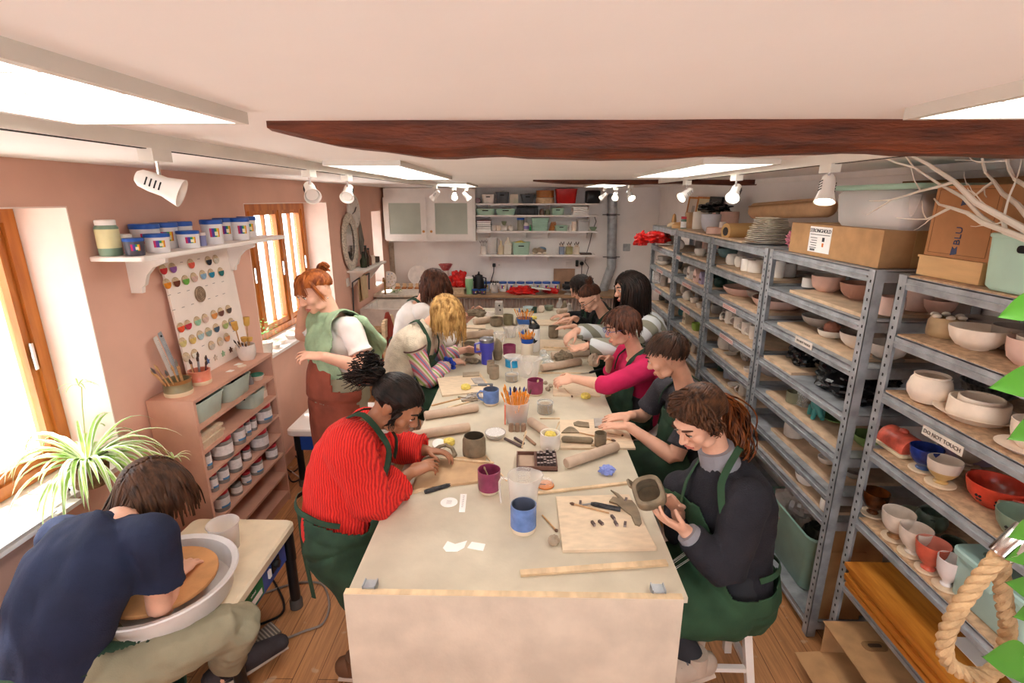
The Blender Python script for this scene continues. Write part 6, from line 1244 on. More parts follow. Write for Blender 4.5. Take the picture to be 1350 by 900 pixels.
for k,(y,x,w,h,mt,l)in enumerate([(5.68,1.79,.2,.3,'#cbb9a8','framed pale picture leaning on the wall at the far end of the racks'),(5.38,1.8,.24,.3,'#d9c9a2','wood-framed abstract picture beside the pale one on top of the racks'),(5.12,1.82,.2,.3,'#4a4340','dark framed picture behind the black sheet on top of the racks')]):
 b=V((x,y,LV[3][0]+.001));R_=Matrix.Translation(b)@Matrix.Rotation(.12,4,'Y')@Matrix.Rotation(.25,4,'Z');r=T('framed_picture',l,'picture',b);mb=MB();mb.box(-.01,.01,-w/2,w/2,0,.02,R_);mb.box(-.01,.01,-w/2,w/2,h-.02,h,R_);mb.box(-.01,.01,-w/2,-w/2+.02,.02,h-.02,R_);mb.box(-.01,.01,w/2-.02,w/2,.02,h-.02,R_);part('frame',mb,[PINE,PINE,BLACK][k],r,smooth=0);part('print',MB().box(-.004,.004,-w/2+.02,w/2-.02,.02,h-.02,R_),M('print_%d'%k if False else['pale_print','sand_print','dark_print'][k],mt,.7),r,smooth=0)
 mb=MB();mb.box(-.006,-.0045,-w*.2,w*.05,h*.2,h*.7,R_);part('print_shape',mb,M(['grey_shape','blue_shape','pink_shape'][k],['#9d8f86','#8fa0c4','#d8a79a'][k],.8),r,smooth=0)
q=pX(862,316,1.42);mb=crumple((1.42,5.55,LV[4][1]+.04),(.13,.12,.07),71,.4);o=one('plastic_bag',mb,REDBAG,'knotted red plastic bag poking out of the farthest rack','bag',smooth=25,loc=V((1.42,5.55,LV[4][1]+.015)))
part('knot_tail',crumple((1.27,5.62,LV[4][1]+.005),(.07,.04,.075),77,.55),REDBAG,o,smooth=25)
q=pX(990,307,1.5);a_=V((1.44,3.74,zt+.057));b_=V((1.85,3.83,zt+.057))
r=T('cardboard_roll','brown paper roll with a black core lying on the middle rack','roll',(a_+b_)/2-V((0,0,.056)));dv=(b_-a_).normalized();part('paper',MB().loft([a_,b_],.056,None,30,'flat'),M('tan_roll','#c29a63',.6,var=.06),r);part('core',MB().lathe([(0,0),(.03,0),(.03,.003),(0,.003)],24,a_-dv*.003,rotto(dv)),BLACK,r)
PLS=M('stacked_plate','#e8dfcd',.55,var=.05);c=V((1.66,3.2,zt+.001));c=V((1.59,3.4,zt+.001))
for k in range(14):
 R_=.145-.0028*k-(.012 if k>8 else 0);one('plate',MB().lathe([(0,0),(R_*.55,0),(R_,.009),(R_,.0115),(R_*.55,.003),(0,.003)],34,c+V((.004*math.sin(k*2),.004*math.cos(k*3),.0117*k))),PLS,['bottom','second','third','fourth','fifth','sixth','seventh','eighth','ninth','tenth','eleventh','twelfth','thirteenth','top'][k]+' cream plate counted up the stack on top of the racks','plate','stack of cream plates')
c=V((1.56,2.985,zt+.056));mb=MB();mb.ell(c,(.05,.05,.054),None,20,12);rr=T('spiky_ball','pink spiky paper-like ornament between the plates and the STRONGHOLD box','ornament',c-V((0,0,.055)))
for k in range(60):
 zz=1-2*(k+.5)/60;a=k*2.39996;d=V((math.sqrt(1-zz*zz)*math.cos(a),math.sqrt(1-zz*zz)*math.sin(a),zz));mb.loft([c+d*.045,c+d*.062+V((0,0,.004))],[.012,.004],None,6)
part('petals',mb,M('rose_petals','#c9788a',.7,var=.12),rr)
a_,b_=pX(992,278,1.66),pX(1092,273,1.7);r=T('kraft_roll','long roll of brown kraft paper lying over the plate stack and the box','roll',(a_+b_)/2-V((0,0,.05)));dv=(b_-a_).normalized();part('paper',MB().loft([a_,a_+dv*.03,b_],[(.042,.03),(.055,.04),(.055,.045)],(0,0,1),26,'round'),KRAFT,r)
part('loose_edge',MB().strip([a_+V((-.045,-.03,.03)),b_+V((-.045,0,.035))],V((-1,0,.3)),.012,.002),M('kraft_edge','#8f6b48',.8),r)
z0=LV[1][0]+.001;bx0,bx1=1.475,1.8;p0,p1=pX(1043,330,bx0),pX(1136,345,bx0);y1_,y0_=p0.y,p1.y;hh=.155
y0_,y1_=2.16,2.9
r=T('cardboard_box','long sealed cardboard box with a STRONGHOLD label on top of the second rack','box',((bx0+bx1)/2,(y0_+y1_)/2,z0));part('carton',MB().box(bx0,bx1,y0_,y1_,z0,z0+hh),CARD,r,smooth=0)
part('tape',MB().box(bx0+.13,bx0+.18,y0_-.001,y1_+.001,z0-.0,z0+hh+.001),M('packing_tape','#b99a70',.25),r,smooth=0)
lb=part('printed_label',MB().box(bx0-.0015,bx0,y1_-.38,y1_-.19,z0+.02,z0+hh-.01),PAPER,r,smooth=0);INK=M('black_ink','#2b2930',.7);ly=y1_-.285
text('STRONGHOLD',.027,INK,lb,(bx0-.002,ly,z0+hh-.03),(0,-1,0),(0,0,1));mb=MB();mb.box(bx0-.0025,bx0-.0014,ly-.085,ly+.085,z0+hh-.05,z0+hh-.047)
for k in range(5):mb.box(bx0-.0025,bx0-.0014,ly+.02,ly+.08-.01*(k%2),z0+.088-.012*k,z0+.091-.012*k)
for k in range(9):mb.box(bx0-.0025,bx0-.0014,ly+.03+.005*k,ly+.0325+.005*k,z0+.026,z0+.036)
mb.box(bx0-.0025,bx0-.0014,ly-.045,ly-.025,z0+.075,z0+.095);part('small_print',mb,INK,lb,smooth=0);part('orange_mark',MB().box(bx0-.0025,bx0-.0014,ly-.042,ly-.028,z0+.05,z0+.068),M('orange_print','#dd7a2a',.6),lb,smooth=0)
rb=part('red_tape',MB().box(bx1-.13,bx1-.05,y0_-.0015,y0_,z0,z0+hh),M('orange_tape','#c98a4e',.5),r,smooth=0);text('FRA',.075,M('red_ink','#c4231d',.5),rb,(bx1-.09,y0_-.0018,z0+.07),(0,0,-1),(1,0,0))
x0,x1,y0,y1=1.5,1.8,2.08,2.6;z0=LV[1][0]+.002+hh;hh2=.16
r=T('clear_storage_box','clear plastic tub of white cloth with a mint lid on the STRONGHOLD box','box',((x0+x1)/2,(y0+y1)/2,z0));part('tub',MB().bev(x0,x1,y0,y1,z0,z0+hh2,.05,5,None,.93),clear('tub_plastic','#f7f4f2',.26,.2),r);part('lid',MB().bev(x0-.012,x1+.012,y0-.012,y1+.012,z0+hh2,z0+hh2+.022,.05,5),MINT,r)
one('white_cloth',crumple(((x0+x1)/2,(y0+y1)/2,z0+.006),(.1,.19,.075),81,.3),M('soft_white_cloth','#efe1db',.9),'white cloth folded inside the clear tub','cloth',smooth=60)
z0=LV[0][0]+.008
r=T('wooden_tray','shallow wooden tray under the BLU box on the nearest rack','tray',(1.6,1.8,z0));part('tray_wall',MB().box(1.47,1.8,1.67,1.94,z0,z0+.065),M('tray_wood','#d3a873',.5,var=.05,vs=4,stretch=(4,1,8)),r,smooth=0);part('rim',MB().box(1.466,1.804,1.666,1.944,z0+.065,z0+.072),M('tray_wood','',1),r,smooth=0)
zb=z0+.073;r=T('cardboard_box','brown cardboard box printed BLU, standing on the wooden tray','box',(1.62,1.8,zb));part('carton',MB().box(1.48,1.79,1.665,1.935,zb,zb+.24),M('brown_box','#b07a4d',.8,var=.06),r,smooth=0);NV=M('navy_ink','#39405e',.7)
text('BLU',.036,NV,r,(1.4795,1.8,zb+.075),(0,0,1),(0,1,0));
for z_ in(.025,.19):part('printed_mark',MB().prism([(-.013,-.016),(.013,-.01),(.01,.016),(0,.006),(-.01,.014)],0,.001,Matrix(((0,0,-1,1.4795),(-1,0,0,1.805),(0,1,0,zb+z_),(0,0,0,1)))),NV,r)
mb=MB()
for z_ in(.012,.228):mb.box(1.4793,1.48,1.68,1.92,zb+z_-.0008,zb+z_+.0008)
for y_ in(1.68,1.92):mb.box(1.4793,1.48,y_-.0008,y_+.0008,zb+.012,zb+.228)
part('printed_border',mb,M('brown_print','#6d4a2d',.8),r,smooth=0)
r=T('cardboard_box','large open brown carton with raised flaps behind the white branch','box',(1.79,1.37,z0));DK=M('dark_card','#8a6745',.85,var=.08);mb=MB();t=.005;x0,x1,y0,y1,h=1.7,1.88,1.1,1.65,.33
z1_=z0;mb.box(x0,x0+t,y0+t,y1-t,z1_+t,z1_+h);mb.box(x1-t,x1,y0+t,y1-t,z1_+t,z1_+h);mb.box(x0,x1,y0,y0+t,z1_+t,z1_+h);mb.box(x0,x1,y1-t,y1,z1_+t,z1_+h);mb.box(x0,x1,y0,y1,z1_,z1_+t);part('carton',mb,DK,r,smooth=0)
for s,(pa,pb,dv)in enumerate([((x0,y0,z1_+h),(x0,y1,z1_+h),V((-.02,0,.06))),((x0,y1,z1_+h),(x1,y1,z1_+h),V((0,.09,.05)))]):a_,b_=V(pa),V(pb);n_=V((.004,.004,0));part('flap',MB().add([a_,b_,b_+dv,a_+dv,a_+n_,b_+n_,b_+dv+n_,a_+dv+n_],[(0,1,2,3),(7,6,5,4),(0,4,5,1),(1,5,6,2),(2,6,7,3),(3,7,4,0)]),DK,r,smooth=0)
r=T('cardboard_box','long brown carton lying at the back above the clear tub','box',(1.83,2.2,z0));part('carton',MB().box(1.815,1.885,1.92,2.6,LV[1][0]+.002,LV[1][0]+.36),DK,r,smooth=0)
x0,x1,y0,y1=1.43,1.68,1.3,1.635;r=T('storage_box','pale mint storage box with a grip slot on top of the nearest rack','box',((x0+x1)/2,(y0+y1)/2,z0));mb=MB();
basket_=MB().bev(x0,x1,y0,y1,z0,z0+.17,.03,4,None,.95);part('tub',basket_,M('mint_box','#b5d6c4',.45,var=.03),r);part('rim',MB().bev(x0-.004,x1+.004,y0-.004,y1+.004,z0+.158,z0+.17,.032,4),M('mint_box','',1),r)
part('grip_slot',MB().bev(-.035,.035,-.011,.011,0,.004,.011,4,Matrix(((0,0,-1,x0+.0008),(-1,0,0,1.49),(0,1,0,z0+.13),(0,0,0,1)))),BLACKSLOT,r)
r=T('white_branch','bare white-painted branch reaching in over the boxes at the right','branch',(1.5,.92,1.98));random.seed(4);BR=M('branch_white','#e6dccd',.7,var=.05);mb=MB()
def twig(p,d,L,rad,depth,side):
 pts=[V(p)];q=V(p);dd=V(d).normalized();n=6
 for i in range(n):
  dd=(dd+V((random.uniform(-.3,.3),random.uniform(-.25,.25),random.uniform(-.2,.34)))).normalized();q=q+dd*(L/n);q.x=min(q.x,1.47 if q.y<1.6 else q.x);pts.append(q.copy())
 mb.tube(pts,[rad*(1-.75*i/n)for i in range(n+1)],6)
 if depth:
  for k in range(2):
   i=random.randint(1,n-1);s_=1 if(k+side)%2 else-1;e=(dd+V((random.uniform(-.3,.1),random.uniform(-.2,.2),s_*random.uniform(.5,.9)))).normalized();twig(pts[i],e,L*random.uniform(.35,.55),rad*.5,depth-1,k)
for(a,b,rad)in[((1375,315),(1213,232),.009),((1390,312),(1232,268),.008),((1370,320),(1205,262),.007),((1360,318),(1225,310),.008),((1420,250),(1275,195),.007)]:
 A,B=pX(a[0],a[1],1.36),pX(b[0],b[1],1.43);twig(A,B-A,(B-A).length*1.05,rad*1.2,2,0)
part('twigs',mb,BR,r)
# things on the work table
def tp(px,py,z=TZ):return pz(px,py,z+.0008)
def board(corners,label,th=.012,mat=None,z=TZ):
 P=[tp(x,y,z+th)for x,y in corners];mb=MB();mb.prism([(p.x,p.y)for p in P],z+.0006,z+th);return one('work_board',mb,mat or PLY,label,'board',smooth=0)
B1=board([(733,654),(829,651),(866,722),(742,725)],'pale plywood board nearest the camera, with clay scraps and stamps on it')
B2=board([(738,553),(822,552),(838,590),(739,590)],'plywood board with clay slabs in front of the young man')
B3=board([(576,498),(632,492),(648,514),(583,521)],'pale board at the left table edge under the clay slab and sponge')
B4=board([(549,605),(641,600),(635,633),(545,644)],'tan board in front of the woman in the red sweater',mat=M('tan_board','#bf9c76',.7,var=.1))
B5=board([(729,503),(775,503),(792,521),(729,520)],'board in front of the woman in the pink top')
B6=board([(712,447),(776,449),(780,461),(712,460)],'board under the clay the striped-sleeved woman is pinching')
B7=board([(708,421),(742,421),(760,427),(708,428)],'pale board at the far right of the table under open hands')
B8=board([(590,428),(640,428),(640,441),(584,444)],'board at the far left of the table by the small rolling pin')
BT=.012
MAR=M('maroon_glaze','#933f60',.2,var=.14,vs=16);BLU=M('cornflower_glaze','#6480b8',.25,var=.12,vs=22);FOOT=M('bare_stoneware','#d9c8b0',.8,var=.05)
def tpot(kind,px0,px1,py0,py1,mat,label,z=TZ,**k):
 w=(px1-px0)/2;c=tp((px0+px1)/2,py1-w*.36,z);m=mpp(c);h=((py1-w*.36)-(py0+w*.33))*m*1.06
 return pot(kind,c,w*m,max(.02,h),mat,label,**k)
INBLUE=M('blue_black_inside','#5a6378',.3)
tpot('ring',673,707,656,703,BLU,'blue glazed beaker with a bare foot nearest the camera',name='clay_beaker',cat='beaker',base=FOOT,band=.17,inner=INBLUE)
tpot('cup',630,660,612,652,MAR,'maroon glazed beaker left of the big clear jug',name='clay_beaker',cat='beaker',base=FOOT,band=.14)
c=tp(639,625);stick(tp(648,640)+V((0,0,.012)),tp(648,640)+V((-.035,.0,.1)),.003,.003,PALEWOOD,'wooden_tool','pale tool leaning inside the nearest maroon beaker','tool')
tpot('cup',637,658,509,536,BLU,'blue glazed mug with a handle beside the tray of tools',name='clay_mug',cat='mug',base=FOOT,band=.17,inner=INBLUE,handle=(-1,.1,0))
o=tpot('cup',695,716,497,523,MAR,'maroon beaker with a wooden tool in it, middle of the table',name='clay_beaker',cat='beaker',base=FOOT,band=.14)
stick(V(o.location)+V((0,0,.012)),V(o.location)+V((.02,.01,.1)),.003,.004,PALEWOOD,'wooden_tool','wooden tool standing in the middle maroon beaker','tool')
tpot('cup',663,680,452,471,MAR,'maroon beaker farthest up the table, by the blue tumbler',name='clay_beaker',cat='beaker')
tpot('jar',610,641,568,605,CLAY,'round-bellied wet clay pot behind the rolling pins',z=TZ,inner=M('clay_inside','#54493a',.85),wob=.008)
tpot('cup',712,738,565,596,WHT,'white beaker of yellow sponge in the middle of the table',name='clay_beaker',cat='beaker')
c=tp(725,588);one('sponge',crumple(c+V((0,0,.052)),(.03,.03,.018),91,.2),YEL,'yellow sponge stuffed in the white beaker','sponge');stick(c+V((.005,0,.03)),c+V((.05,.03,.13)),.0035,.003,PALEWOOD,'wooden_tool','pale wooden tool stuck in the white beaker of sponge','tool')
tpot('tall',783,799,567,590,CLAY,'small wet clay cup on the board of slabs',z=TZ+BT,wob=.01)
tpot('cup',642,652,474,494,DRYCLAY,'clay cylinder pot behind its twin near the blue tumbler',wob=.012);tpot('cup',645,658,480,501,DRYCLAY,'clay cylinder pot in front of its twin',wob=.012)
tpot('cup',646,663,416,432,CLAY,'dark clay beaker at the far left of the table',wob=.01);tpot('cup',663,677,413,430,OLIVE,'olive beaker right of the dark clay beaker, far up the table',name='clay_beaker',cat='beaker');tpot('cup',641,652,410,423,WHT,'white pot behind the dark clay beaker, far up the table');tpot('cup',723,736,428,447,CLAY,'clay beaker right of the tall white bottle',wob=.01);tpot('round',679,687,417,428,CREAMB,'small cream pot left of the far brush pot')
tpot('bowl',689,704,402,413,M('pale_blue_bowl','#b9c8c8',.4),'pale blue bowl at the far end of the table');tpot('tall',702,708,404,413,DARKGR,'small green bottle at the far end of the table',name='small_bottle',cat='bottle');tpot('round',709,718,402,413,BISQUE,'lumpy pale pot at the far end of the table');tpot('deep',717,730,401,411,MOSS,'mossy bowl at the far end of the table on the right')
c=tp(658,414);r=T('clay_tower','square clay tower with round holes at the far end of the table','clay model',c);m=mpp(c);w,h=5.2*m,17*m;part('tower',MB().bev(c.x-w,c.x+w,c.y-w,c.y+w,c.z,c.z+h,.008),GREYW,r);mb=MB();[mb.lathe([(0,0),(w*.22,0),(w*.22,.002),(0,.002)],14,(c.x+q,c.y-w-.001,c.z+h*e),rotto((0,-1,0)))for q,e in((w*.1,.75),(w*.3,.4))];part('holes',mb,BLACKSLOT,r)
for k,(px,py)in enumerate(((738,405),(744,409),(750,412))):c=tp(px,py);one('clay_figure',MB().lathe([(0,0),(.05,0),(.045,.03),(.02,.08),(.022,.1),(0,.12)],14,c),GREYW if k!=1 else CLAY,['grey clay cone first at the far right end of the table','brown clay cone in the middle of three at the far right end','grey clay cone nearest of three at the far right end'][k],'clay model')
c=tp(642,479);m=mpp(c);R,h=9.6*m,35*m;r=T('travel_tumbler','violet-blue steel travel mug with a handle in the middle of the table','tumbler',c);VB=M('violet_blue_enamel','#4a49b5',.3,var=.04)
part('cup',MB().lathe([(0,0),(R*.72,0),(R*.74,.006),(R*.76,h*.45),(R*.98,h*.56),(R,h*.86),(0,h*.86)],28,c),VB,r);part('steel_rim',MB().lathe([(0,h*.85),(R*1.0,h*.85),(R*1.01,h*.96),(R*.9,h),(R*.85,h*.97),(0,h*.97)],28,c),STEEL,r)
part('handle',MB().loft([c+V((-R*.9,-.02,h*.84)),c+V((-R*1.5,-.05,h*.82)),c+V((-R*1.5,-.05,h*.52)),c+V((-R*.85,-.02,h*.5))],[(.012,.008)]*4,None,8,'flat'),VB,r)
def tjug(px0,px1,py0,py1,label,hd,mat=None,name='measuring_jug'):
 w=(px1-px0)/2;c=tp((px0+px1)/2,py1-w*.36);m=mpp(c);return jug(c,w*m,((py1-w*.36)-(py0+w*.3))*m*1.06,label,hd,mat,name)
MILK=clear('milky_jug','#ece6e1',.26,.2)
j=tjug(669,711,617,680,'big clear plastic measuring jug nearest the camera',(-1,-.15,0),MILK)
mb=MB();c=V(j.location)
for k,(a,z_)in enumerate(((-.9,.07),(-.8,.05),(-.7,.085))):d=V((math.cos(a),math.sin(a),0));mb.ell(c+d*.0575+V((0,0,z_-.02)),(.005,.005,.006),None,8,6)
part('paint_spots',mb,M('navy_paint_spot','#2c4a78',.6),j)
tjug(681,712,468,500,'clear measuring jug in the middle of the table',(-1,-.2,0),MILK);tjug(664,681,429,447,'small clear jug far up the table',(.9,-.3,0),MILK)
def cuptub(px0,px1,py0,py1,mat,label,name='plastic_cup',cat='cup'):return tpot('beaker',px0,px1,py0,py1,mat,label,name=name,cat=cat)
cuptub(650,667,436,453,CLR,'clear plastic cup of slip by the blue travel mug');cuptub(681,699,427,447,MILK,'tall clear cup left of the white bottle')
o=cuptub(664,698,522,562,MILK,'clear tub packed with orange paint brushes, middle of the table','brush_tub','tub');BRH=M('orange_brush_handle','#e8912a',.35,var=.15,vs=30);BRT=M('brush_tip','#4b332a',.8)
def brushes(c,R,h,n,label,grp,seed,h2=.075):
 random.seed(seed)
 for k in range(n):
  a=k*2.39996;rr=R*math.sqrt((k+.5)/n)*.8;b=c+V((math.cos(a)*rr*.6,math.sin(a)*rr*.6,.012));e=c+V((math.cos(a)*rr*1.75,math.sin(a)*rr*1.75,h+h2*random.uniform(.55,1)))
  st=stick(b,e,.0028,.0036,BRH,'paint_brush',label,'brush',[BRH,BRT,BRH,BRH,BLUEP][k%5],.16);st['group']=grp
cc=V(o.location);m=mpp(cc);brushes(cc,15*m,32*m,26,'orange handled paint brush in the clear tub at mid-table','brushes in the clear tub',1)
part('water',MB().lathe([(0,.004),(12*m,.004),(14*m,.05),(0,.05)],24,cc),clear('cloudy_water','#c9c6ca',.5,.1),o)
part('orange_ruler',MB().box(cc.x-.07,cc.x-.062,cc.y-.04,cc.y-.02,cc.z,cc.z+.12),M('coral_strip','#e2765c',.5),o,smooth=0)
SPOT=pattern('speckled_pot','spots',['#cf5f4a','#e4d6c2','#e4d6c2'],26,.4,pos=[0,.16,1])
o=tpot('ring',687,703,449,471,SPOT,'cream pot with coloured spots holding orange brushes',name='spotted_pot',cat='pot');cc=V(o.location);m=mpp(cc);hh=20*m;part('blue_collar',MB().lathe([(7.8*m,hh*.86),(8.6*m,hh*1.18),(8.2*m,hh*1.18),(7.4*m,hh*.86)],24,cc),BLUEP,o);brushes(cc,8*m,21*m,18,'orange handled paint brush in the spotted pot','brushes in the spotted pot',2,.09)
o=tpot('deep',681,702,416,432,M('blue_brush_bowl','#2f62ae',.35),'blue bowl of orange brushes at the far end of the table',name='brush_bowl',cat='bowl');cc=V(o.location);m=mpp(cc);brushes(cc,10*m,11*m,18,'orange handled paint brush in the blue bowl','brushes in the blue bowl',3,.09);part('olive_foot',MB().lathe([(0,0),(8*m,0),(7*m,.03),(0,.03)],20,cc),OLIVE,o)
c=tp(704,462);m=mpp(c);R,h=7.6*m,42*m;r=T('drinks_bottle','tall white bottle with a black flip lid in the middle of the table','bottle',c);part('bottle_body',MB().lathe([(0,0),(R*.9,0),(R,.01),(R,h*.7),(R*.93,h*.74),(0,h*.74)],26,c),PAPER,r);lid=part('lid',MB().lathe([(0,h*.73),(R*.96,h*.73),(R*.96,h*.8),(R*.7,h*.86),(0,h*.87)],24,c),BLACK,r);part('carry_loop',MB().tube([c+V((R*.6,0,h*.82)),c+V((-R*.1,0,h*.98)),c+V((-R*.75,0,h*.99)),c+V((-R*.55,0,h*.84))],.009,8),BLACK,lid)
part('printed_bird',MB().prism([(0,0),(.02,.01),(.035,.03),(.015,.03),(.005,.05),(-.008,.02)],0,.001,Matrix(((1,0,0,c.x-.005),(0,0,1,c.y-R-.0015),(0,1,0,c.z+h*.28),(0,0,0,1)))),BLACK,r,smooth=0)
def pin(a,b,label,r0=None,z=TZ):
 A,B=tp(*a,z),tp(*b,z);R=r0 or .026;A.z=B.z=z+R+.0008;d=(B-A).normalized();r=T('rolling_pin',label,'rolling pin',(A+B)/2-V((0,0,R)),'rolling pins on the table')
 return one_in(r,A,B,R,d)
def one_in(r,A,B,R,d):part('roller',MB().loft([A,A+d*.006,B-d*.006,B],[R*.86,R,R,R*.86],None,22,'flat'),PIN,r);return r
pin((560,553),(630,542),'rolling pin farther of the two in front of the red sweater');pin((544,580),(619,568),'rolling pin nearer of the two in front of the red sweater');pin((699,560),(721,575),'rolling pin leaning behind the white beaker of sponge');pin((746,617),(813,594),'rolling pin below the board of clay slabs on the right')
pin((714,490),(765,481),'rolling pin beside the clear jug on the pink-topped woman\'s side',.03);pin((727,473),(776,469),'rolling pin nearest the pinched clay',.03);pin((625,428),(648,425),'short rolling pin at the far left by the dark clay beaker',.035);pin((608,448),(650,443),'rolling pin with a black end on the far left of the table',.035);pin((735,414),(748,412),'rolling pin at the far right end of the table',.03)
def batten(a,b,label,w=.016,h=.008,z=TZ,mat=PALEWOOD,name='wooden_batten'):
 A,B=tp(*a,z),tp(*b,z);A.z=B.z=z+h/2+.0008;return one(name,MB().bar(A,B,w,h,(B-A).cross(V((0,0,1)))),mat,label,'batten',smooth=0)
batten((686,757),(879,743),'long wooden batten lying nearest the table end',.026,.01);batten((708,651),(832,637),'wooden batten just beyond the nearest board',.016,.009);batten((528,655),(632,624),'wooden batten running to the left table edge by the craft knife',.016,.009);batten((580,604),(651,611),'thin batten on the tan board behind the clay ring',.012,.007,TZ+BT);batten((590,538),(636,525),'flat wooden stick left of the blue mug',.014,.006);batten((569,535),(609,525),'brown wooden stick at the left edge near the rolling pin',.012,.006,mat=WOODT);batten((708,492),(770,492),'thin stick behind the pink sleeve',.012,.006);batten((640,600),(668,634),'thin faint stick left of the stamp tray',.006,.004);batten((712,552),(738,552),'short batten at the top of the slab board',.012,.006);batten((632,493),(646,512),'short batten on the pale board at the left edge',.016,.007,TZ+BT);batten((780,588),(800,580),'pencil-like stick on the slab board',.006,.006,TZ+BT)
batten((601,432),(640,434),'dark stick on the far left board',.02,.008,TZ+BT,DRYCLAY);batten((717,458),(781,461),'batten along the near edge of the pinched clay board',.02,.01,TZ+BT)
def knife(a,b,c_,label,hm=BLACK,z=TZ,w=.011):
 A,B,C_=tp(*a,z),tp(*b,z),tp(*c_,z);[setattr(p,'z',z+w*.55)for p in(A,B,C_)];r=T('craft_knife',label,'knife',(A+C_)/2-V((0,0,w*.5)));part('handle',MB().loft([A,A.lerp(B,.1),A.lerp(B,.85),B],[w*.8,w,w,w*.6],None,8,'flat'),hm,r);part('blade',MB().bar(B,C_,w*.9,.002,(B-A).cross(V((0,0,1)))),STEEL,r,smooth=0)
SPEC=M('speckled_black_handle','#2a2a2e',.5,var=.6,vs=70)
knife((560,650),(594,640),(606,634),'black speckled craft knife in front of the red sweater',SPEC);knife((818,673),(779,665),(768,667),'black speckled craft knife on the nearest board',SPEC,TZ+BT);knife((600,477),(616,479),(634,479),'knife with a pale wooden handle by the blue scrunchie',PALEWOOD);knife((650,508),(630,508),(621,509),'grey-handled loop tool by the yellow sponge on the left board',M('grey_handle','#6d7178',.5),TZ+BT);knife((795,487),(777,492),(766,493),'black-handled knife by the pink sleeve',BLACK)
def ntool(a,b,label,z=TZ,m_=WOODT):A,B=tp(*a,z),tp(*b,z);A.z=B.z=z+.005;return stick(A,B,.003,.004,m_,'clay_tool',label,'tool',M('dark_tip','#5b4030',.5),.12)
ntool((803,677),(751,664),'thin wooden needle tool crossing the nearest board',TZ+BT);ntool((715,680),(735,702),'wooden modelling tool stuck toward the clay ball');ntool((764,571),(812,582),'pointed tool behind the small clay cup',TZ+BT);ntool((800,571),(822,575),'thick wooden handled tool at the right of the slab board',TZ+BT,PALEWOOD);ntool((744,512),(755,524),'pale tool in front of the pink-topped woman',TZ+BT,PALEWOOD)
stick(tp(688,597)+V((0,0,.03)),tp(691,590)+V((.01,.0,.1)),.004,.004,PALEWOOD,'wooden_dowel','pale dowel standing in the empty side of the stamp tray','dowel')
def clayslab(pts,label,th=.006,z=TZ,mat=CLAY,name='clay_slab'):P=[tp(x,y,z)for x,y in pts];return one(name,MB().prism([(p.x,p.y)for p in P],z+.0006,z+th),mat,label,'clay',smooth=0)
ZB=TZ+BT
clayslab([(610,492),(632,491),(632,496),(610,497)],'flat clay strip on the pale board at the left edge',.01,ZB,DRYCLAY);clayslab([(621,499),(634,498),(640,506),(626,506)],'grey clay rectangle on the pale board at the left edge',.006,ZB,GREYW)
clayslab([(805,647),(815,652),(823,660),(833,661),(839,668),(843,678),(846,690),(843,694),(837,692),(832,680),(822,673),(813,665),(803,662),(808,656),(816,658),(812,653)],'forked clay offcut on the nearest board',.008,ZB)
c=tp(760,583,ZB);A,B=tp(744,582,ZB),tp(778,584,ZB);A.z=B.z=ZB+.017;one('clay_roll',MB().loft([A,B],.017,None,14),CLAY,'rolled clay slab at the bottom of the slab board','clay')
clayslab([(740+24*t_/12,571-8*math.sin(PI*t_/12))for t_ in range(13)],'half-moon clay slab on the slab board',.006,ZB);clayslab([(756,558),(762,556),(776,558),(777,564),(764,563),(757,561)],'torn clay piece at the top of the slab board',.008,ZB);clayslab([(783,553),(797,552),(800,563),(784,564)],"grey clay slab under the young man's hands",.01,ZB,GREYW)
for k,(px,py)in enumerate([(719,506),(726,510),(733,505),(738,511),(722,514)]):one('clay_crumb',crumple(tp(px,py),(.016,.02,.012),100+k,.3,1,14),DRYCLAY,'clay crumb scattered by the middle maroon beaker','clay','clay crumbs by the maroon beaker',smooth=25)
one('clay_ball',crumple(tp(730,717),(.022,.02,.021),121,.22,1,20),DRYCLAY,'clay ball with a tool stuck beside it, left of the nearest board','clay',smooth=30)
c=tp(568,614,ZB);mb=MB();mb.loft([c+V((.034*math.cos(a),.03*math.sin(a),.018+.004*math.sin(3*a)))for a in[2*PI*k/24 for k in range(25)]],[(.011,.018)]*25,None,10,'flat');mb.lathe([(0,0),(.034,0),(.034,.006),(0,.006)],20,c);one('clay_bowl',mb,CLAY,'clay ring bowl being pinched by the woman in red','clay')
c0=[tp(572,597,ZB),tp(580,594,ZB),tp(588,592,ZB),tp(596,594,ZB),tp(600,600,ZB),tp(597,603,ZB)];one('clay_strap',MB().loft([p+V((0,0,.014+.012*math.sin(i)))for i,p in enumerate(c0)],[(.012,.009)]*6,None,10),CLAY,'bent clay strap behind the clay ring on the tan board','clay')
c=tp(656,474);m=mpp(c);one('clay_block',crumple(c,(6.5*m,6.5*m,16*m),131,.14,1,26),CLAY,'tall upright lump of clay right of the blue travel mug','clay')
one('clay_lump',crumple(tp(637,418)+V((-.03,0,0)),(.05,.05,.04),135,.35),CLAY,'clay lump at the far left of the table near the raised hand','clay',smooth=30);one('clay_heap',crumple(tp(623,478),(.06,.04,.02),137,.4),CLAY,'flattened clay beside the small clay cup by the blue tumbler','clay',smooth=30);one('clay_heap',crumple(tp(640,439)-V((.02,0,0)),(.05,.04,.02),139,.45),CLAY,'broken clay heap on the far left board','clay',smooth=30)
tpot('cup',609,627,449,470,CLAY,"clay beaker between the blond woman's hands",wob=.012)
DARKST=M('dark_stamp','#5b4a48',.6,var=.2,vs=40);LIGHTST=M('stamp_end','#a1908a',.7)
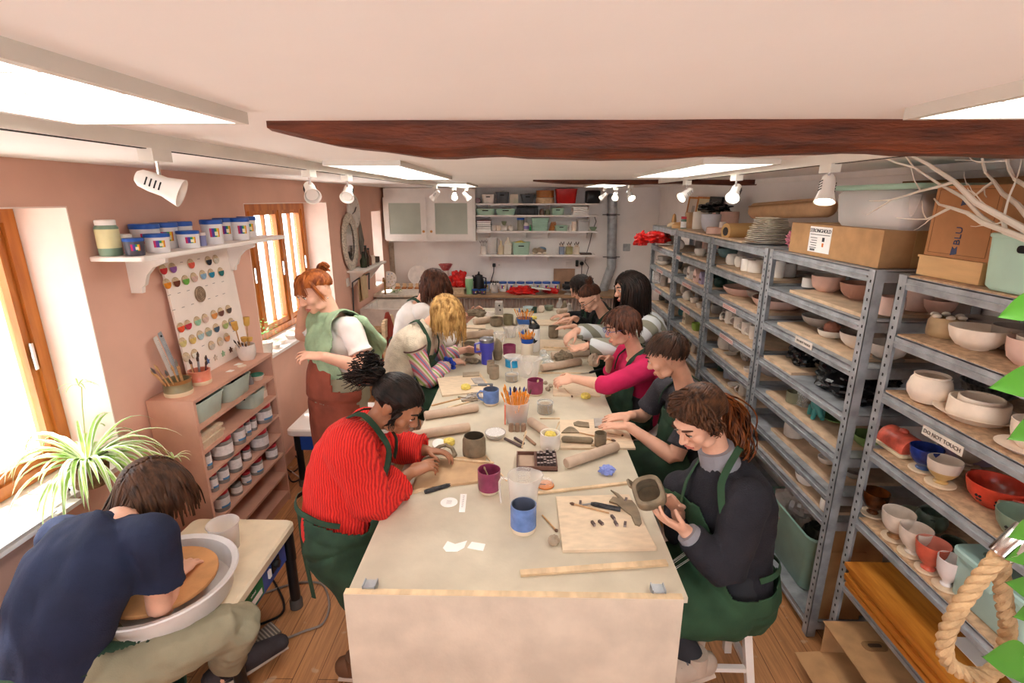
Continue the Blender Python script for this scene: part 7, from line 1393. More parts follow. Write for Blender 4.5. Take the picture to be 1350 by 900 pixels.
def stamp(px,py,ang,label,grp=None,z=TZ,L=.026,w=.009):
 c=tp(px,py,z)+V((0,0,w/2));d=V((math.cos(ang),math.sin(ang),0));mb=MB();mb.bar(c-d*L/2,c+d*L/2,w,w);mb.m=1;mb.bar(c-d*(L/2+.001),c-d*L/2,w*.9,w*.9);return one('letter_stamp',mb,[DARKST,LIGHTST],label,'stamp',grp,smooth=0)
for k,(px,py,a)in enumerate([(765,664,1.4),(825,660,1.2),(782,691,1.9),(792,690,2.1),(808,683,1.9),(812,691,1.8),(824,692,1.3)]):stamp(px,py,a,['dark letter stamp lying under the needle tool','dark letter stamp beside the black craft knife','dark letter stamp nearest the left of the loose row on the board','dark letter stamp second in the loose row on the board','upper letter stamp of the pair in the loose row','lower letter stamp of the pair in the loose row','dark letter stamp at the right of the loose row on the board'][k],None,ZB,.026,.01)
c=tp(709,610);A=[tp(680,600),tp(735,598),tp(740,622),tp(679,622)];x0,x1=A[0].x+.005,A[1].x-.01;y0,y1=A[2].y+.005,A[0].y;xm=x0+(x1-x0)*.47
r=T('stamp_tray','two-part wooden tray of dark letter stamps behind the big clear jug','tray',((x0+x1)/2,(y0+y1)/2,TZ));mb=MB();t=.006;h=.024;b=TZ+.001
mb.box(x0,x1,y0,y1,b,b+.005);[mb.box(*q,b,b+h)for q in((x0,x1,y0,y0+t),(x0,x1,y1-t,y1),(x0,x0+t,y0+t,y1-t),(x1-t,x1,y0+t,y1-t),(xm-t,xm+t,y0+t,y1-t))];part('tray_box',mb,M('dark_tray_wood','#6b4a3e',.6,var=.15),r,smooth=0);part('tray_lining',MB().box(x0+t,xm-t,y0+t,y1-t,b+.005,b+.006),M('tray_lining','#b59a86',.8),r,smooth=0)
random.seed(8);nx,ny=6,5
for i in range(nx):
 for j in range(ny):
  x=xm+t+(x1-xm-2*t)*(i+.5)/nx;y=y0+t+(y1-y0-2*t)*(j+.5)/ny;w=min((x1-xm)/nx,(y1-y0)/ny)*.38;hh=.036+random.uniform(-.006,.01);mb=MB();mb.box(x-w,x+w,y-w*1.1,y+w*1.1,b+.005,b+hh);mb.m=1;mb.box(x-w*.85,x+w*.85,y-w*.9,y+w*.9,b+hh,b+hh+.001);one('letter_stamp',mb,[DARKST,LIGHTST],'dark letter stamp standing in the filled half of the stamp tray','stamp','stamps standing in the tray',smooth=0)
for k,px in enumerate((674,682,690)):c=tp(px,568);one('cork_stopper',MB().lathe([(0,0),(.015,0),(.0155,.03),(.011,.045),(0,.046)],16,c),M('brown_stamp','#957660',.7,var=.12),['left','middle','right'][k]+' brown roller stamp standing in front of the clear brush tub','stamp')
for k,(a,b)in enumerate([((666,580),(687,590)),((679,579),(690,586)),((692,576),(705,587))]):A,B=tp(*a),tp(*b);A.z=B.z=TZ+.009;one('clay_stick',MB().loft([A,B],.008,None,10),DARKST if k!=2 else M('brown_stamp','',1),['dark clay stick left of the white beaker, longest','thin dark stick in the middle of three by the white beaker','brown stick right of the dark ones, by the white beaker'][k],'stick')
def sponge(px,py,R,label,z=TZ):c=tp(px,py,z);one('sponge',MB().lathe([(0,0),(R,.002),(R*1.03,.012),(R*.97,.024),(R*.8,.027),(0,.027)],22,c,None,.02),YEL,label,'sponge')
sponge(772,524,.031,'round yellow sponge in front of the pink-topped woman');sponge(614,512,.032,'yellow sponge on the pale board at the left edge',ZB);sponge(592,585,.03,'yellow sponge behind the clay strap on the red side');sponge(703,420,.04,'pale sponge at the far right of the table by the hands')
c=tp(579,588);one('white_disc',MB().lathe([(0,0),(.036,0),(.036,.004),(0,.004)],26,c+V((0,0,.012)),rotto((.2,-.35,1))),PAPER,'white round card leaning on the sponge by the clay strap','disc')
one('tissue',crumple(tp(800,624),(.036,.026,.022),151,.42,1,44),M('periwinkle_tissue','#8d9bdd',.9,var=.12,bump=.4,bs=60),'crumpled periwinkle blue tissue right of the rolling pin','tissue',smooth=15)
def gjar(px0,px1,py0,py1,label,lidc=None):
 o=tpot('ring',px0,px1,py0,py1,CLR2,label,name='glass_jar',cat='jar');c=V(o.location);R=o.dimensions.x/2;h=max(v.co.z for v in o.data.vertices);part('clay_slip',MB().lathe([(0,.005),(R*.88,.005),(R*.9,h*.72),(R*.5,h*.8),(0,h*.76)],20,c),DRYCLAY,o)
 mb=MB();mb.tube([c+V((R*1.02*math.cos(t),R*1.02*math.sin(t),h*.86))for t in[2*PI*i/24 for i in range(25)]],.0022,5);mb.tube([c+V((R*.3,-R*1.0,h*.86)),c+V((R*.3,-R*1.08,h*.5)),c+V((R*.45,-R*.98,h*.2))],.002,5);part('wire_clip',mb,STEEL,o)
gjar(708,729,525,547,'glass clip jar of clay slip right of the clear brush tub');gjar(666,683,489,505,'glass jar of clay behind the maroon middle beaker')
c=tp(719,640);r=T('glass_jar','overturned glass jar lid with an orange seal, right of the big clear jug','jar',c);part('lid_glass',MB().lathe([(0,0),(.034,0),(.036,.012),(.03,.026),(0,.028)],28,c),CLR2,r);part('orange_seal',MB().lathe([(.033,.002),(.039,.002),(.039,.007),(.033,.007)],28,c),M('orange_rubber','#dd8440',.5),r);part('wire_clip',MB().tube([c+V((-.036,0,.01)),c+V((-.045,-.02,.02)),c+V((-.03,-.035,.03)),c+V((0,-.04,.03))],.002,5),STEEL,r)
c=tp(653,576);r=T('sieve_dish','clear speckled dish stacked on a steel bowl beside the clay pot','dish',c);R=.056;part('dish',MB().lathe([(0,.0),(R*.7,0),(R,.02),(R*1.05,.03),(R*1.02,.033),(R*.9,.022),(0,.018)],34,c),MILK,r);part('mesh_insert',MB().lathe([(0,.019),(R*.82,.021),(R*.95,.03),(0,.026)],34,c),pattern('speckled_mesh','spots',['#b4aeab','#e4e0dc'],160,.5),r)
c=tp(676,482);m=mpp(c);R=11*m;r=T('blue_tin','round tin with a bright blue band and a clear bowl on it, mid-table','tin',c);part('tin',MB().lathe([(0,0),(R*.9,0),(R*.9,.05),(0,.05)],28,c),M('sky_blue_tin','#2a9ad0',.4),r);part('clear_bowl',MB().lathe([(0,.05),(R*.6,.05),(R*1.15,.075),(R*1.12,.08),(R*.6,.056),(0,.056)],28,c),MILK,r)
for k,(px,py,R)in enumerate([(719,474,.04),(723,482,.05),(716,468,.032)]):c=tp(px,py);one('clear_dome',MB().lathe([(R,0),(R*.98,.02),(R*.8,.04),(R*.3,.048),(0,.05),(0,.047),(R*.76,.037),(R*.94,.018),(R*.95,0)],22,c),CLR2,['clear domed lid in the middle by the far rolling pin','clear domed lid nearest the camera by the far rolling pin','small clear domed lid farthest by the spotted pot'][k],'lid')
c=tp(622,522);r=T('tool_tray','clear tray of clay shaping tools left of the blue mug','tray',c);A=[tp(607,526),tp(633,516),tp(638,528),tp(611,531)];part('tray_base',MB().prism([(p.x,p.y)for p in A],TZ+.001,TZ+.006),MILK,r,smooth=0);random.seed(14)
for k in range(11):q=A[0].lerp(A[1],random.random()).lerp(A[3].lerp(A[2],random.random()),random.random());a=random.uniform(-.6,1.2);d=V((math.cos(a),math.sin(a),0))*.035;q.z=TZ+.008+.004*(k%3);one('shaping_tool',MB().loft([q-d,q,q+d],[.005,.004,.006],None,7),[CLAY,DRYCLAY,GREYW][k%3],'small clay-covered shaping tool heaped in the clear tray','tool','tools in the clear tray')
c=tp(592,662);r=T('paper_template','round white paper template near the left table edge','paper',c);part('disc',MB().lathe([(0,0),(.037,0),(.037,.0008),(0,.0008)],36,c),PAPER,r);mb=MB();GP=M('grey_pencil','#a79f9d',.9);[mb.bar(c+V((-.012+.003*(k%2),.012-.006*k,.0012)),c+V((.012,.011-.006*k,.0012)),.0012,.0004)for k in range(5)];part('pencil_notes',mb,GP,r,smooth=0)
r=T('paper_strip','white paper strip beside the round template','paper',tp(610,663));P=[tp(607,651),tp(615.5,651),tp(613,675),tp(605,675)];part('strip',MB().prism([(p.x,p.y)for p in P],TZ+.0006,TZ+.0014),PAPER,r,smooth=0);mb=MB();a,b=tp(611.5,654),tp(609.5,668);[mb.bar(a.lerp(b,k/6)+V((-.004,0,.001)),a.lerp(b,k/6)+V((.004,0,.001)),.0035,.0004)for k in range(7)];part('pencil_notes',mb,GP,r,smooth=0)
P=[tp(*q)for q in((584,722),(590,713),(600,717),(616,712.5),(612,722),(603,727),(588,727))];one('paper_scrap',MB().prism([(p.x,p.y)for p in P],TZ+.0006,TZ+.0016),PAPER,'torn white paper crescent near the table end','paper',smooth=0)
P=[tp(*q)for q in((616,722),(622,714),(640,717),(637,726),(625,724))];r=one('paper_scrap',MB().prism([(p.x,p.y)for p in P],TZ+.0006,TZ+.0016),PAPER,'small torn white paper with faint writing beside the crescent','paper',smooth=0)
# people
TS=bpy.data.scenes.new('workshop')
def remesh(mb,voxel,smooth,disp=None,keep=None,thick=0,name='m'):
 """one continuous surface over overlapping closed shapes; disp moves points, keep trims it to an open garment piece"""
 me=mb.mesh(name,[],smooth=0);fixn(me);o=bpy.data.objects.new('tmp',me);TS.collection.objects.link(o)
 r=o.modifiers.new('r','REMESH');r.mode='VOXEL';r.voxel_size=voxel
 s=o.modifiers.new('s','SMOOTH');s.factor=.5;s.iterations=smooth
 with bpy.context.temp_override(scene=TS,view_layer=TS.view_layers[0]):
  dg=bpy.context.evaluated_depsgraph_get();out=bpy.data.meshes.new_from_object(o.evaluated_get(dg))
 bpy.data.objects.remove(o);bpy.data.meshes.remove(me)
 if disp:
  vn=[v.normal.copy()for v in out.vertices]
  for v,n_ in zip(out.vertices,vn):v.co=v.co+n_*disp(v.co)
 if keep:
  import bmesh
  b=bmesh.new();b.from_mesh(out);bmesh.ops.delete(b,geom=[v for v in b.verts if not keep(v.co)],context='VERTS')
  bmesh.ops.smooth_vert(b,verts=[v for v in b.verts if v.is_boundary],factor=.5)
  if thick:
   g=bmesh.ops.solidify(b,geom=b.faces[:],thickness=-thick)
  b.to_mesh(out);b.free()
 out.shade_smooth();return out
def putmesh(name,me,mat,parent,label=None):
 me.name=name;me.materials.clear()
 for m in(mat if isinstance(mat,(list,tuple))else[mat]):me.materials.append(m)
 me.transform(Matrix.Translation(-org(parent)));return tag(put(name,me,parent),label)
def folds(amp,sc,st=(1,1,1),seed=0.):
 def f(p):q=V((p.x*st[0],p.y*st[1],p.z*st[2]))*sc+V((seed,0,0));return amp*(noise.noise(q)+.5*noise.noise(q*2.3))
 return f
SKIN=M('skin_fair','#e0ac92',.5,var=.05,vs=14,bump=.03,bs=160);SKIN2=M('skin_rosy','#dba18a',.5,var=.06,vs=14);SKIN3=M('skin_brown','#a06a4c',.48,var=.06,vs=14)
EYEW=M('eye_white','#e9e2dc',.2,var=.01);IRIS=M('eye_iris','#3b2a1f',.15,var=.02);DENIM=M('denim','#5f7ea8',.85,var=.12,bump=.2,bs=220)
def hairmat(n,a,b):return M(n,a,.5,var=.1,vs=40,col2=b,stretch=(1,1,.25),spec=.22)
def lerp(a,b,t):return a+(b-a)*t
class Person:
 """a figure from joints: P pelvis, N neck base, C head centre, f face direction, sh/el/wr arms (L, R), kn/an legs"""
 def __init__(s,label,P,N,C,f,sh,el,wr,kn=None,an=None,toe=None,skin=SKIN,build=1.,body_f=None,roll=0.,hand=None,vox=.007,hs=1.,base=None,bend=.03):
  s.P,s.N,s.C=V(P),V(N),V(C);s.sh=[V(p)for p in sh];s.el=[V(p)for p in el];s.wr=[V(p)for p in wr];s.b=build;s.hs=hs;s.skin=skin
  s.r=s.sh[1]-s.sh[0];s.r.normalize();ax=(s.N-s.P).normalized();s.ax=ax;s.fw=(ax.cross(s.r)*-1).normalized()if False else s.r.cross(ax).normalized()*-1
  s.fw=ax.cross(s.r).normalized()
  if body_f is not None and s.fw.dot(V(body_f))<0:s.fw=-s.fw
  s.f=V(f).normalized();u=V((0,0,1))-s.f*s.f.z;u.normalize();u=Matrix.Rotation(roll,3,s.f)@u;s.u=u;s.hr=s.f.cross(u).normalized()
  s.HM=Matrix((s.hr,s.f,s.u)).transposed()
  hipr=V((s.r.x,s.r.y,0)).normalized();s.hip=[s.P-hipr*.09*build,s.P+hipr*.09*build];s.hipr=hipr
  g=V((s.fw.x,s.fw.y,0)).normalized();s.g=g
  s.kn=[V(p)for p in kn]if kn else[h+V((0,0,-.42))for h in s.hip];s.an=[V(p)for p in an]if an else[V((k.x,k.y,.09))-g*.02 for k in s.kn]
  s.toe=[V(p)for p in toe]if toe else[V((a.x,a.y,.03))+g*.15 for a in s.an]
  s.mid=(s.P+s.N)/2-s.fw*bend;lo=base if base is not None else V((s.P.x,s.P.y,0));s.root=T('person',label,'person',lo);s.vox=vox;s.hand=hand or[None,None]
 def hd(s,x,y,z):return s.C+s.HM@V((x,y,z))*s.hs
 def spine(s,t):return s.P*(1-t)**2+s.mid*2*t*(1-t)*1.+s.N*t*t if False else(s.P*((1-t)*(1-2*t))+s.mid*(4*t*(1-t))+s.N*(t*(2*t-1)))
 def torso(s,mb,inf=0.,t0=-.12,t1=1.,flat=False):
  b=s.b;tab=[(-.14,.13,.1),(-.02,.168,.122),(.12,.16,.118),(.32,.142,.108),(.52,.15,.116),(.7,.163,.122),(.84,.155,.104),(.93,.12,.08),(1.0,.066,.06)]
  ts=[t for t in[x[0]for x in tab]if t0<=t<=t1];pts=[s.spine(t)for t in ts];rd=[(x[1]*b+inf,x[2]*b+inf)for x in tab if t0<=x[0]<=t1]
  mb.loft(pts,rd,s.r,28,'flat'if flat else'round',.9)
  for q in s.sh:mb.loft([s.spine(.9)*.6+q*.4,q],[.052+inf,.052*b+inf],None,12)
 def arm(s,mb,i,inf=0.,a=0.,b=2.,cuff=0.,loose=1.):
  """a..b runs 0 shoulder, 1 elbow, 2 wrist"""
  S_,E_,W_=s.sh[i],s.el[i],s.wr[i];k=s.b**.5
  P=lambda t:S_.lerp(E_,t)if t<=1 else E_.lerp(W_,t-1)
  R=lambda t:(lerp(.053,.041,t)if t<=1 else lerp(.041,.027,t-1)+.004*math.sin(PI*min(1,(t-1)*1.6)))*k*loose+inf
  ts=[a]+[t for t in(.25,.5,.75,.97,1.03,1.25,1.5,1.75)if a<t<b]+[b];mb.loft([P(t)for t in ts],[R(t)+(cuff if t==b else 0)for t in ts],None,16,'flat'if inf else'round')
  if inf:mb.ell(P(a),(R(a)*1.02,)*3,None,16,10)
 def leg(s,mb,i,inf=0.,a=0.,b=2.):
  H,K,A=s.hip[i],s.kn[i],s.an[i];P=lambda t:H.lerp(K,t)if t<=1 else K.lerp(A,t-1)
  R=lambda t:(lerp(.085,.055,t)if t<=1 else lerp(.055,.036,t-1)+.008*math.sin(PI*min(1,(t-1)*1.5)))*s.b**.5+inf
  ts=[a]+[t for t in(.3,.6,.97,1.03,1.3,1.6)if a<t<b]+[b];mb.loft([P(t)for t in ts],[R(t)for t in ts],None,16)
 def hands(s,mb,i):
  h=s.hand[i]or{};w=s.wr[i];d=V(h.get('d',w-s.el[i])).normalized();n=V(h.get('n',(0,0,-1)));n=(n-d*n.dot(d)).normalized();a=d.cross(n)*(1 if i==1 else-1)
  curl=h.get('c',22);sp=h.get('sp',.1);cl=curl if isinstance(curl,(list,tuple))else[curl]*4
  pl=.088;mb.loft([w-d*.02,w+d*.02,w+d*.055,w+d*pl],[(.026,.02),(.034,.017),(.041,.0155),(.039,.012)],a,14,'round')
  for k in range(4):
   o=.03-.02*k;L=(.072,.08,.075,.06)[k];q=w+d*(pl-.006*(k==3)-.003*(k==0))+a*o;dd=(d+a*(sp*(1.5-k)*.5)).normalized();ax=dd.cross(n).normalized();pts=[q-dd*.02,q];c=math.radians(cl[k]);dr=dd
   for m,l in enumerate((.44,.31,.25)):dr=Matrix.Rotation(-c*(.7 if m==0 else 1),3,ax*-1)@dr;q=q+dr*(L*l);pts.append(q)
   mb.loft(pts,[.0095,.0093,.0083,.0076,.0062],None,8)
  tc=h.get('t',1.);q=w+d*.022+a*.028;td=(a*.75+d*.65+n*.35*tc).normalized();q1=q+td*.038;td=(d*.9+a*.25+n*.4*tc).normalized();q2=q1+td*.03;q3=q2+(td+n*.3*tc).normalized()*.024;mb.loft([w+d*.015+a*.012,q,q1,q2,q3],[.016,.0145,.0112,.0098,.0072],None,8)
  s.palm=getattr(s,'palm',{});s.palm[i]=w+d*.09
 def head(s,mb):
  R=s.HM*s.hs;H=s.hd
  E_=lambda c,r:mb.ell(H(*c),r,R,22,14)
  E_((0,-.012,.035),(.075,.095,.083));E_((0,.03,.01),(.066,.066,.075));E_((0,.034,-.048),(.054,.053,.058));E_((0,.066,-.088),(.026,.022,.02));E_((0,-.03,-.02),(.06,.06,.06))
  for x in(1,-1):E_((.038*x,.062,-.022),(.028,.026,.026));E_((.032*x,.083,.014),(.0155,.012,.0135));E_((.045*x,.03,-.075),(.02,.03,.02));E_((.016*x,.088,.036),(.02,.014,.008));E_((.03*x,.083,.036),(.018,.014,.008))
  k=s.hs;mb.loft([H(0,.09,.022),H(0,.106,-.01),H(0,.113,-.024)],[.008*k,.0105*k,.0125*k],None,10);[E_((.011*x,.101,-.03),(.0085,.01,.008))for x in(1,-1)]
  E_((0,.085,-.06),(.024,.016,.01));E_((0,.083,-.07),(.02,.015,.009))
  for x in(1,-1):E_((.076*x,-.012,-.004),(.009,.018,.03));E_((.08*x,-.02,.006),(.007,.014,.02))
  nb=s.N-s.ax*.03;mb.loft([nb,s.N.lerp(H(0,-.03,-.05),.55),H(0,-.022,-.02)],[.058*s.b**.5,.05*s.b**.4,.052],None,16)
 def make(s,sleeve=None,legs=True,face=True,shoes=None):
  mb=MB();s.torso(mb)
  for i in(0,1):
   s.arm(mb,i);s.hands(mb,i)
   if legs:s.leg(mb,i);mb.loft([s.an[i]-s.g*.03-V((0,0,.03)),s.an[i].lerp(s.toe[i],.5),s.toe[i]],[.035,.034,.026],None,10)
  s.head(mb);me=remesh(mb,s.vox,3);s.body=putmesh('body',me,s.skin,s.root)
  if face:
   H=s.hd
   for x in(1,-1):
    e=MB();e.ell(H(.032*x,.0872,.011),(.0118,.0085,.0095),s.HM,14,10);e.m=1;e.ell(H(.032*x,.0925,.009),(.006,.004,.0055),s.HM,12,8);part('eye',e,[EYEW,IRIS],s.root)
    e=MB();e.loft([H(.02*x,.0945,.0175),H(.032*x,.0995,.0195),H(.045*x,.0905,.0155)],[(.0022,.0022),(.003,.003),(.002,.002)],None,6);part('eyelash',e,IRIS,s.root)
    e=MB();e.loft([H(.016*x,.101,.037),H(.031*x,.1,.043),H(.05*x,.081,.037)],[(.003,.004),(.0035,.005),(.002,.003)],None,6);part('eyebrow',e,s.brow,s.root)
   e=MB();e.loft([H(-.022,.09,-.0655),H(-.008,.1,-.061),H(.008,.1,-.061),H(.022,.09,-.0655)],[.003,.0048,.0048,.003],None,8);e.loft([H(-.018,.09,-.068),H(0,.099,-.072),H(.018,.09,-.068)],[.003,.006,.003],None,8);part('lips',e,M('lips','#b5695c',.4,var=.05),s.root)
  if shoes:
   for i in(0,1):
    mb=MB();up=V((0,0,1));a=s.an[i];t=s.toe[i];d=(t-a);d.z=0;d.normalize();z=min(a.z-.085,t.z-.025);h=V((a.x,a.y,0))-d*.06
    mb.loft([V((h.x,h.y,z+.05)),V((a.x,a.y,z+.062))+d*.02,V((a.x,a.y,z+.052))+d*.1,V((t.x,t.y,z+.04))+d*.03],[(.042,.05),(.05,.062),(.052,.05),(.042,.033)],d.cross(up),16);mb.loft([V((a.x,a.y,z+.05)),a+V((0,0,.035))],[.054,.05],None,14,'flat')
    o=part('shoe',mb,shoes[0],s.root);mb=MB();sd=d.cross(up)
    for k in range(4):q=V((a.x,a.y,z+.113-.011*k))+d*(.05+.026*k);mb.loft([q-sd*.03-V((0,0,.008)),q+V((0,0,.004)),q+sd*.03-V((0,0,.008))],.0035,None,6)
    part('laces',mb,M('shoe_laces','#6b6468',.8),o);mb=MB();mb.loft([V((h.x,h.y,z+.014))-d*.02,V((a.x,a.y,z+.014))+d*.05,V((t.x,t.y,z+.014))+d*.05],[(.042,.014),(.052,.014),(.034,.013)],d.cross(up),12,'flat');part('sole',mb,shoes[1],o)
 def top(s,name,mat,sleeves=(2.,2.),inf=.014,t0=-.05,t1=1.,vox=.008,disp=None,collar=0.,loose=1.,label=None,cuff=.0,arms=(0,1)):
  mb=MB();s.torso(mb,inf,t0,min(t1,1),True)
  for i in arms:
   if sleeves[i]>0:s.arm(mb,i,inf,0,sleeves[i],cuff,loose)
  if collar:mb.loft([s.N-s.ax*.03,s.N.lerp(s.hd(0,-.03,-.05),collar)],[.068*s.b**.5+inf*.4,.058+inf*.4],None,18,'flat')
  me=remesh(mb,vox,3,disp);o=putmesh(name,me,mat,s.root,label);s.bvh=o;return o
 def trousers(s,mat,to=1.95,inf=.014,name='trousers',disp=None,vox=.009):
  mb=MB();mb.loft([s.P+s.ax*.1,s.P+s.ax*.0,s.P-V((0,0,.05))],[(.165*s.b+inf,.122*s.b+inf),(.172*s.b+inf,.126*s.b+inf),(.14*s.b,.11*s.b)],s.hipr,22)
  for i in(0,1):s.leg(mb,i,inf,0,to)
  return putmesh(name,remesh(mb,vox,3,disp),mat,s.root)
 def apron(s,mat,bib=.72,half=.12,low=None,inf=.03,back=-.02,disp=None,straps=True,skirt=True,neck=True,arms=0.):
  """bib and skirt apron: the front of an offset body shell, with neck straps and a waist tie"""
  mb=MB();s.torso(mb,inf,-.14,1.,True);fw,r,P,ax=s.fw,s.r,s.P,s.ax;L=(s.N-P).length
  if skirt:
   mb.loft([s.P+ax*.16,s.P+ax*.04,P-V((0,0,.03))],[(.165*s.b+inf,.125*s.b+inf),(.178*s.b+inf,.135*s.b+inf),(.16*s.b,.12*s.b)],s.hipr,24)
   k=(s.kn[0]+s.kn[1])/2;w=(s.kn[1]-s.kn[0]).length/2;seated=abs((k-P).normalized().z)<.75;tt=(0,.35,.7,1.05 if low is None else low)
   mb.loft([P.lerp(k,t)for t in tt],[(.17*s.b+inf+(w-.09)*t*.6,(.105 if seated else .13)*s.b+inf)for t in tt],s.hipr,26,'flat')
  def keep(p):
   q=p-P;t=q.dot(ax)/L;x=q.dot(r);y=(p-s.spine(max(0,min(1,t)))).dot(fw)
   if t>bib:return False
   if t>.2:return y>.03 and abs(x)<lerp(half*1.45,half,(t-.2)/max(.05,bib-.2))
   return y>back or(q.dot(s.g)>.05)
  me=remesh(mb,.009,4,disp,keep,.004);o=putmesh('apron',me,mat,s.root);sh=V((0,0,0))
  if straps and neck:
   for x in(-1,1):
    a=s.spine(bib-.02)+r*(half*.88*x)+fw*(.112*s.b+inf);b_=s.spine(.93)+r*(.085*x)+fw*(.055+inf)+ax*.02;c=s.spine(1.)+r*(.07*x)-fw*.03+ax*(.02+inf);d=s.spine(.98)-fw*(.085+inf*.5)+ax*.02
    pts=spline([a,a.lerp(b_,.5)+fw*.01,b_,c,d],4);nr=[(p-(s.spine(.85)+s.spine(.95))/2-fw*.0).normalized()for p in pts];mb=MB();mb.strip(pts,nr,.026,.004);part('neck_strap',mb,mat,o)
  mb=MB();pts=[];nr=[]
  for k in range(25):a=-.1*PI+1.2*PI*k/24;d=r*math.cos(a)-fw*math.sin(a);c=s.spine(.2)+r*math.cos(a)*(.148*s.b+inf)-fw*math.sin(a)*(.112*s.b+inf);h=s.bvh.closest_point_on_mesh(c-org(s.bvh));c=h[1]+org(s.bvh)+h[2]*(inf*.5+.004);pts.append(c);nr.append(d)
  mb.strip(pts,nr,.022,.004);part('waist_tie',mb,mat,o);return o
 def hair(s,mat,style='short',L=.1,n=170,seed=1,front=.55,nape=-.55,ear=.0,tie=None,w=.009,puff=.0,part_x=0.,wave=0.,fringe=0.,down=None,name='hair'):
  """scalp cap and many tapering locks that run over the skull and then hang"""
  n=int(n*1.9);w*=.72;rs=random.Random(seed);mb=MB();R=V((.083+puff,.105+puff,.093+puff))*s.hs;c0=s.hd(0,-.014,.035);HM=s.HM
  inv=HM.transposed()
  def lim(y):return lerp(ear,front,min(1,y/.85))if y>0 else lerp(ear,nape,min(1,-y/.8))
  def ok(d):return d.z>lim(d.y)
  def surf(d,k=1.):return c0+HM@V((d.x*R.x*k,d.y*R.y*k,d.z*R.z*k))
  N_,Mr=40,26;vs=[];fs=[];idx={}
  for i in range(Mr+1):
   for j in range(N_):
    t=PI*(i+.5)/(Mr+1);a=2*PI*j/N_;d=V((math.sin(t)*math.cos(a),math.sin(t)*math.sin(a),math.cos(t)))
    idx[i,j]=len(vs);vs.append(surf(d,.995 if ok(d)else .86))
  for i in range(Mr):
   for j in range(N_):fs.append((idx[i,j],idx[i+1,j],idx[i+1,(j+1)%N_],idx[i,(j+1)%N_]))
  fs+=[tuple(idx[0,j]for j in range(N_)),tuple(idx[Mr,j]for j in range(N_))[::-1]];mb.add(vs,fs)
  tieW=s.hd(*tie)if tie else None;dn=V(down)if down else V((0,0,-1))
  def push(p,k):
   q=inv@(p-c0);e=V((q.x/(R.x*k),q.y/(R.y*k),q.z/(R.z*k)));l=e.length
   return c0+HM@(q/l)if 0<l<1 else p
  cnt=0;k=0
  while cnt<n and k<n*6:
   zz=1-2*((k+.5)/(n*1.7))%2;a=k*2.39996;k+=1;zz=rs.uniform(-.75,1);d=V((math.sqrt(max(0,1-zz*zz))*math.cos(a),math.sqrt(max(0,1-zz*zz))*math.sin(a),zz))
   if not ok(d):continue
   cnt+=1;p=surf(d,1.0);pts=[p.copy()];st=.016;g0=None
   if tieW is not None:
    for i in range(14):
     v=tieW-p
     if v.length<.022:break
     p=push(p+v.normalized()*min(st,v.length),1.02+.02*rs.random());pts.append(p.copy())
   else:
    n_=max(3,int(L*rs.uniform(.75,1.12)/st));sx=1 if d.x>part_x else-1
    if style=='back':fl=HM@V((d.x*.3,-1,-.35))
    elif style=='front':fl=HM@V((d.x*.5,.9,-.4))
    elif style=='side':fl=HM@V((.9*sx,.25,-.3))
    else:fl=HM@V((sx*.8,(.62 if d.y>.3 else .12)if fringe else-.75,-.1))
    ph=rs.uniform(0,6);j3=V((rs.uniform(-1,1),rs.uniform(-1,1),rs.uniform(-1,1)))*.12
    for i in range(n_):
     u=i/n_;v=(fl*max(0,1-i*st/.09)+dn*(.35+1.2*min(1,i*st/.1))+j3+HM@V((math.sin(i*1.1+ph),math.cos(i*.9+ph),0))*wave).normalized();p=push(p+v*st,1.03+.05*(i/n_)*rs.random());pts.append(p.copy())
   m=len(pts)
   if m<3:continue
   mb.loft(pts,[(w*(1-.75*(i/(m-1))**1.5)*(.7 if i==0 else 1),w*.55*(1-.6*i/(m-1)))for i in range(m)],(pts[min(2,m-1)]-pts[0]).cross(pts[0]-c0),6,'flat')
  s.hmb=mb;s.rs=rs;s.hm=mat;return mb
 def sf(s,x,y,z,k=1.04):
  d=V((x,y,z)).normalized();return s.hd(0,-.014,.035)+s.HM@V((d.x*.088*k,d.y*.108*k,d.z*.097*k))*s.hs
 def endhair(s,name='hair'):return part(name,s.hmb,s.hm,s.root,smooth=75)
 def lock(s,pts,w,n=1,jit=.0,taper=.7,curl=0.,seg=6):
  for k in range(n*2):
   o=V((s.rs.uniform(-1,1),s.rs.uniform(-1,1),s.rs.uniform(-1,1)))*(jit+.004);ph=s.rs.uniform(0,6);q=[V(p)+o*min(1,.35+i*.35)+V((math.sin(i*.9+ph),math.cos(i*.9+ph),0))*curl for i,p in enumerate(spline([V(p)for p in pts],4))];m=len(q)
   w_=w*.72;s.hmb.loft(q,[(w_*(1-taper*(i/(m-1))**1.4),w_*.7*(1-taper*(i/(m-1))**1.4))for i in range(m)],None,seg,'round')
def stool(x,y,h,label,mat=WHITE):
 r=T('stool',label,'stool',(x,y,0));part('seat',MB().lathe([(0,h-.03),(.155,h-.03),(.165,h-.022),(.165,h-.006),(.155,h),(0,h)],28,(x,y,0)),mat,r)
 for a in(45,135,225,315):
  d=V((math.cos(math.radians(a)),math.sin(math.radians(a)),0));part('leg',MB().bar(V((x,y,0))+d*.19,V((x,y,h-.03))+d*.12,.032,.032,(1,0,0)),mat,r)
 for a in(45,135,225,315):
  p=lambda aa,q=.16:V((x+q*math.cos(math.radians(aa)),y+q*math.sin(math.radians(aa)),h*.38));part('stretcher',MB().bar(p(a),p(a+90),.024,.02),mat,r)
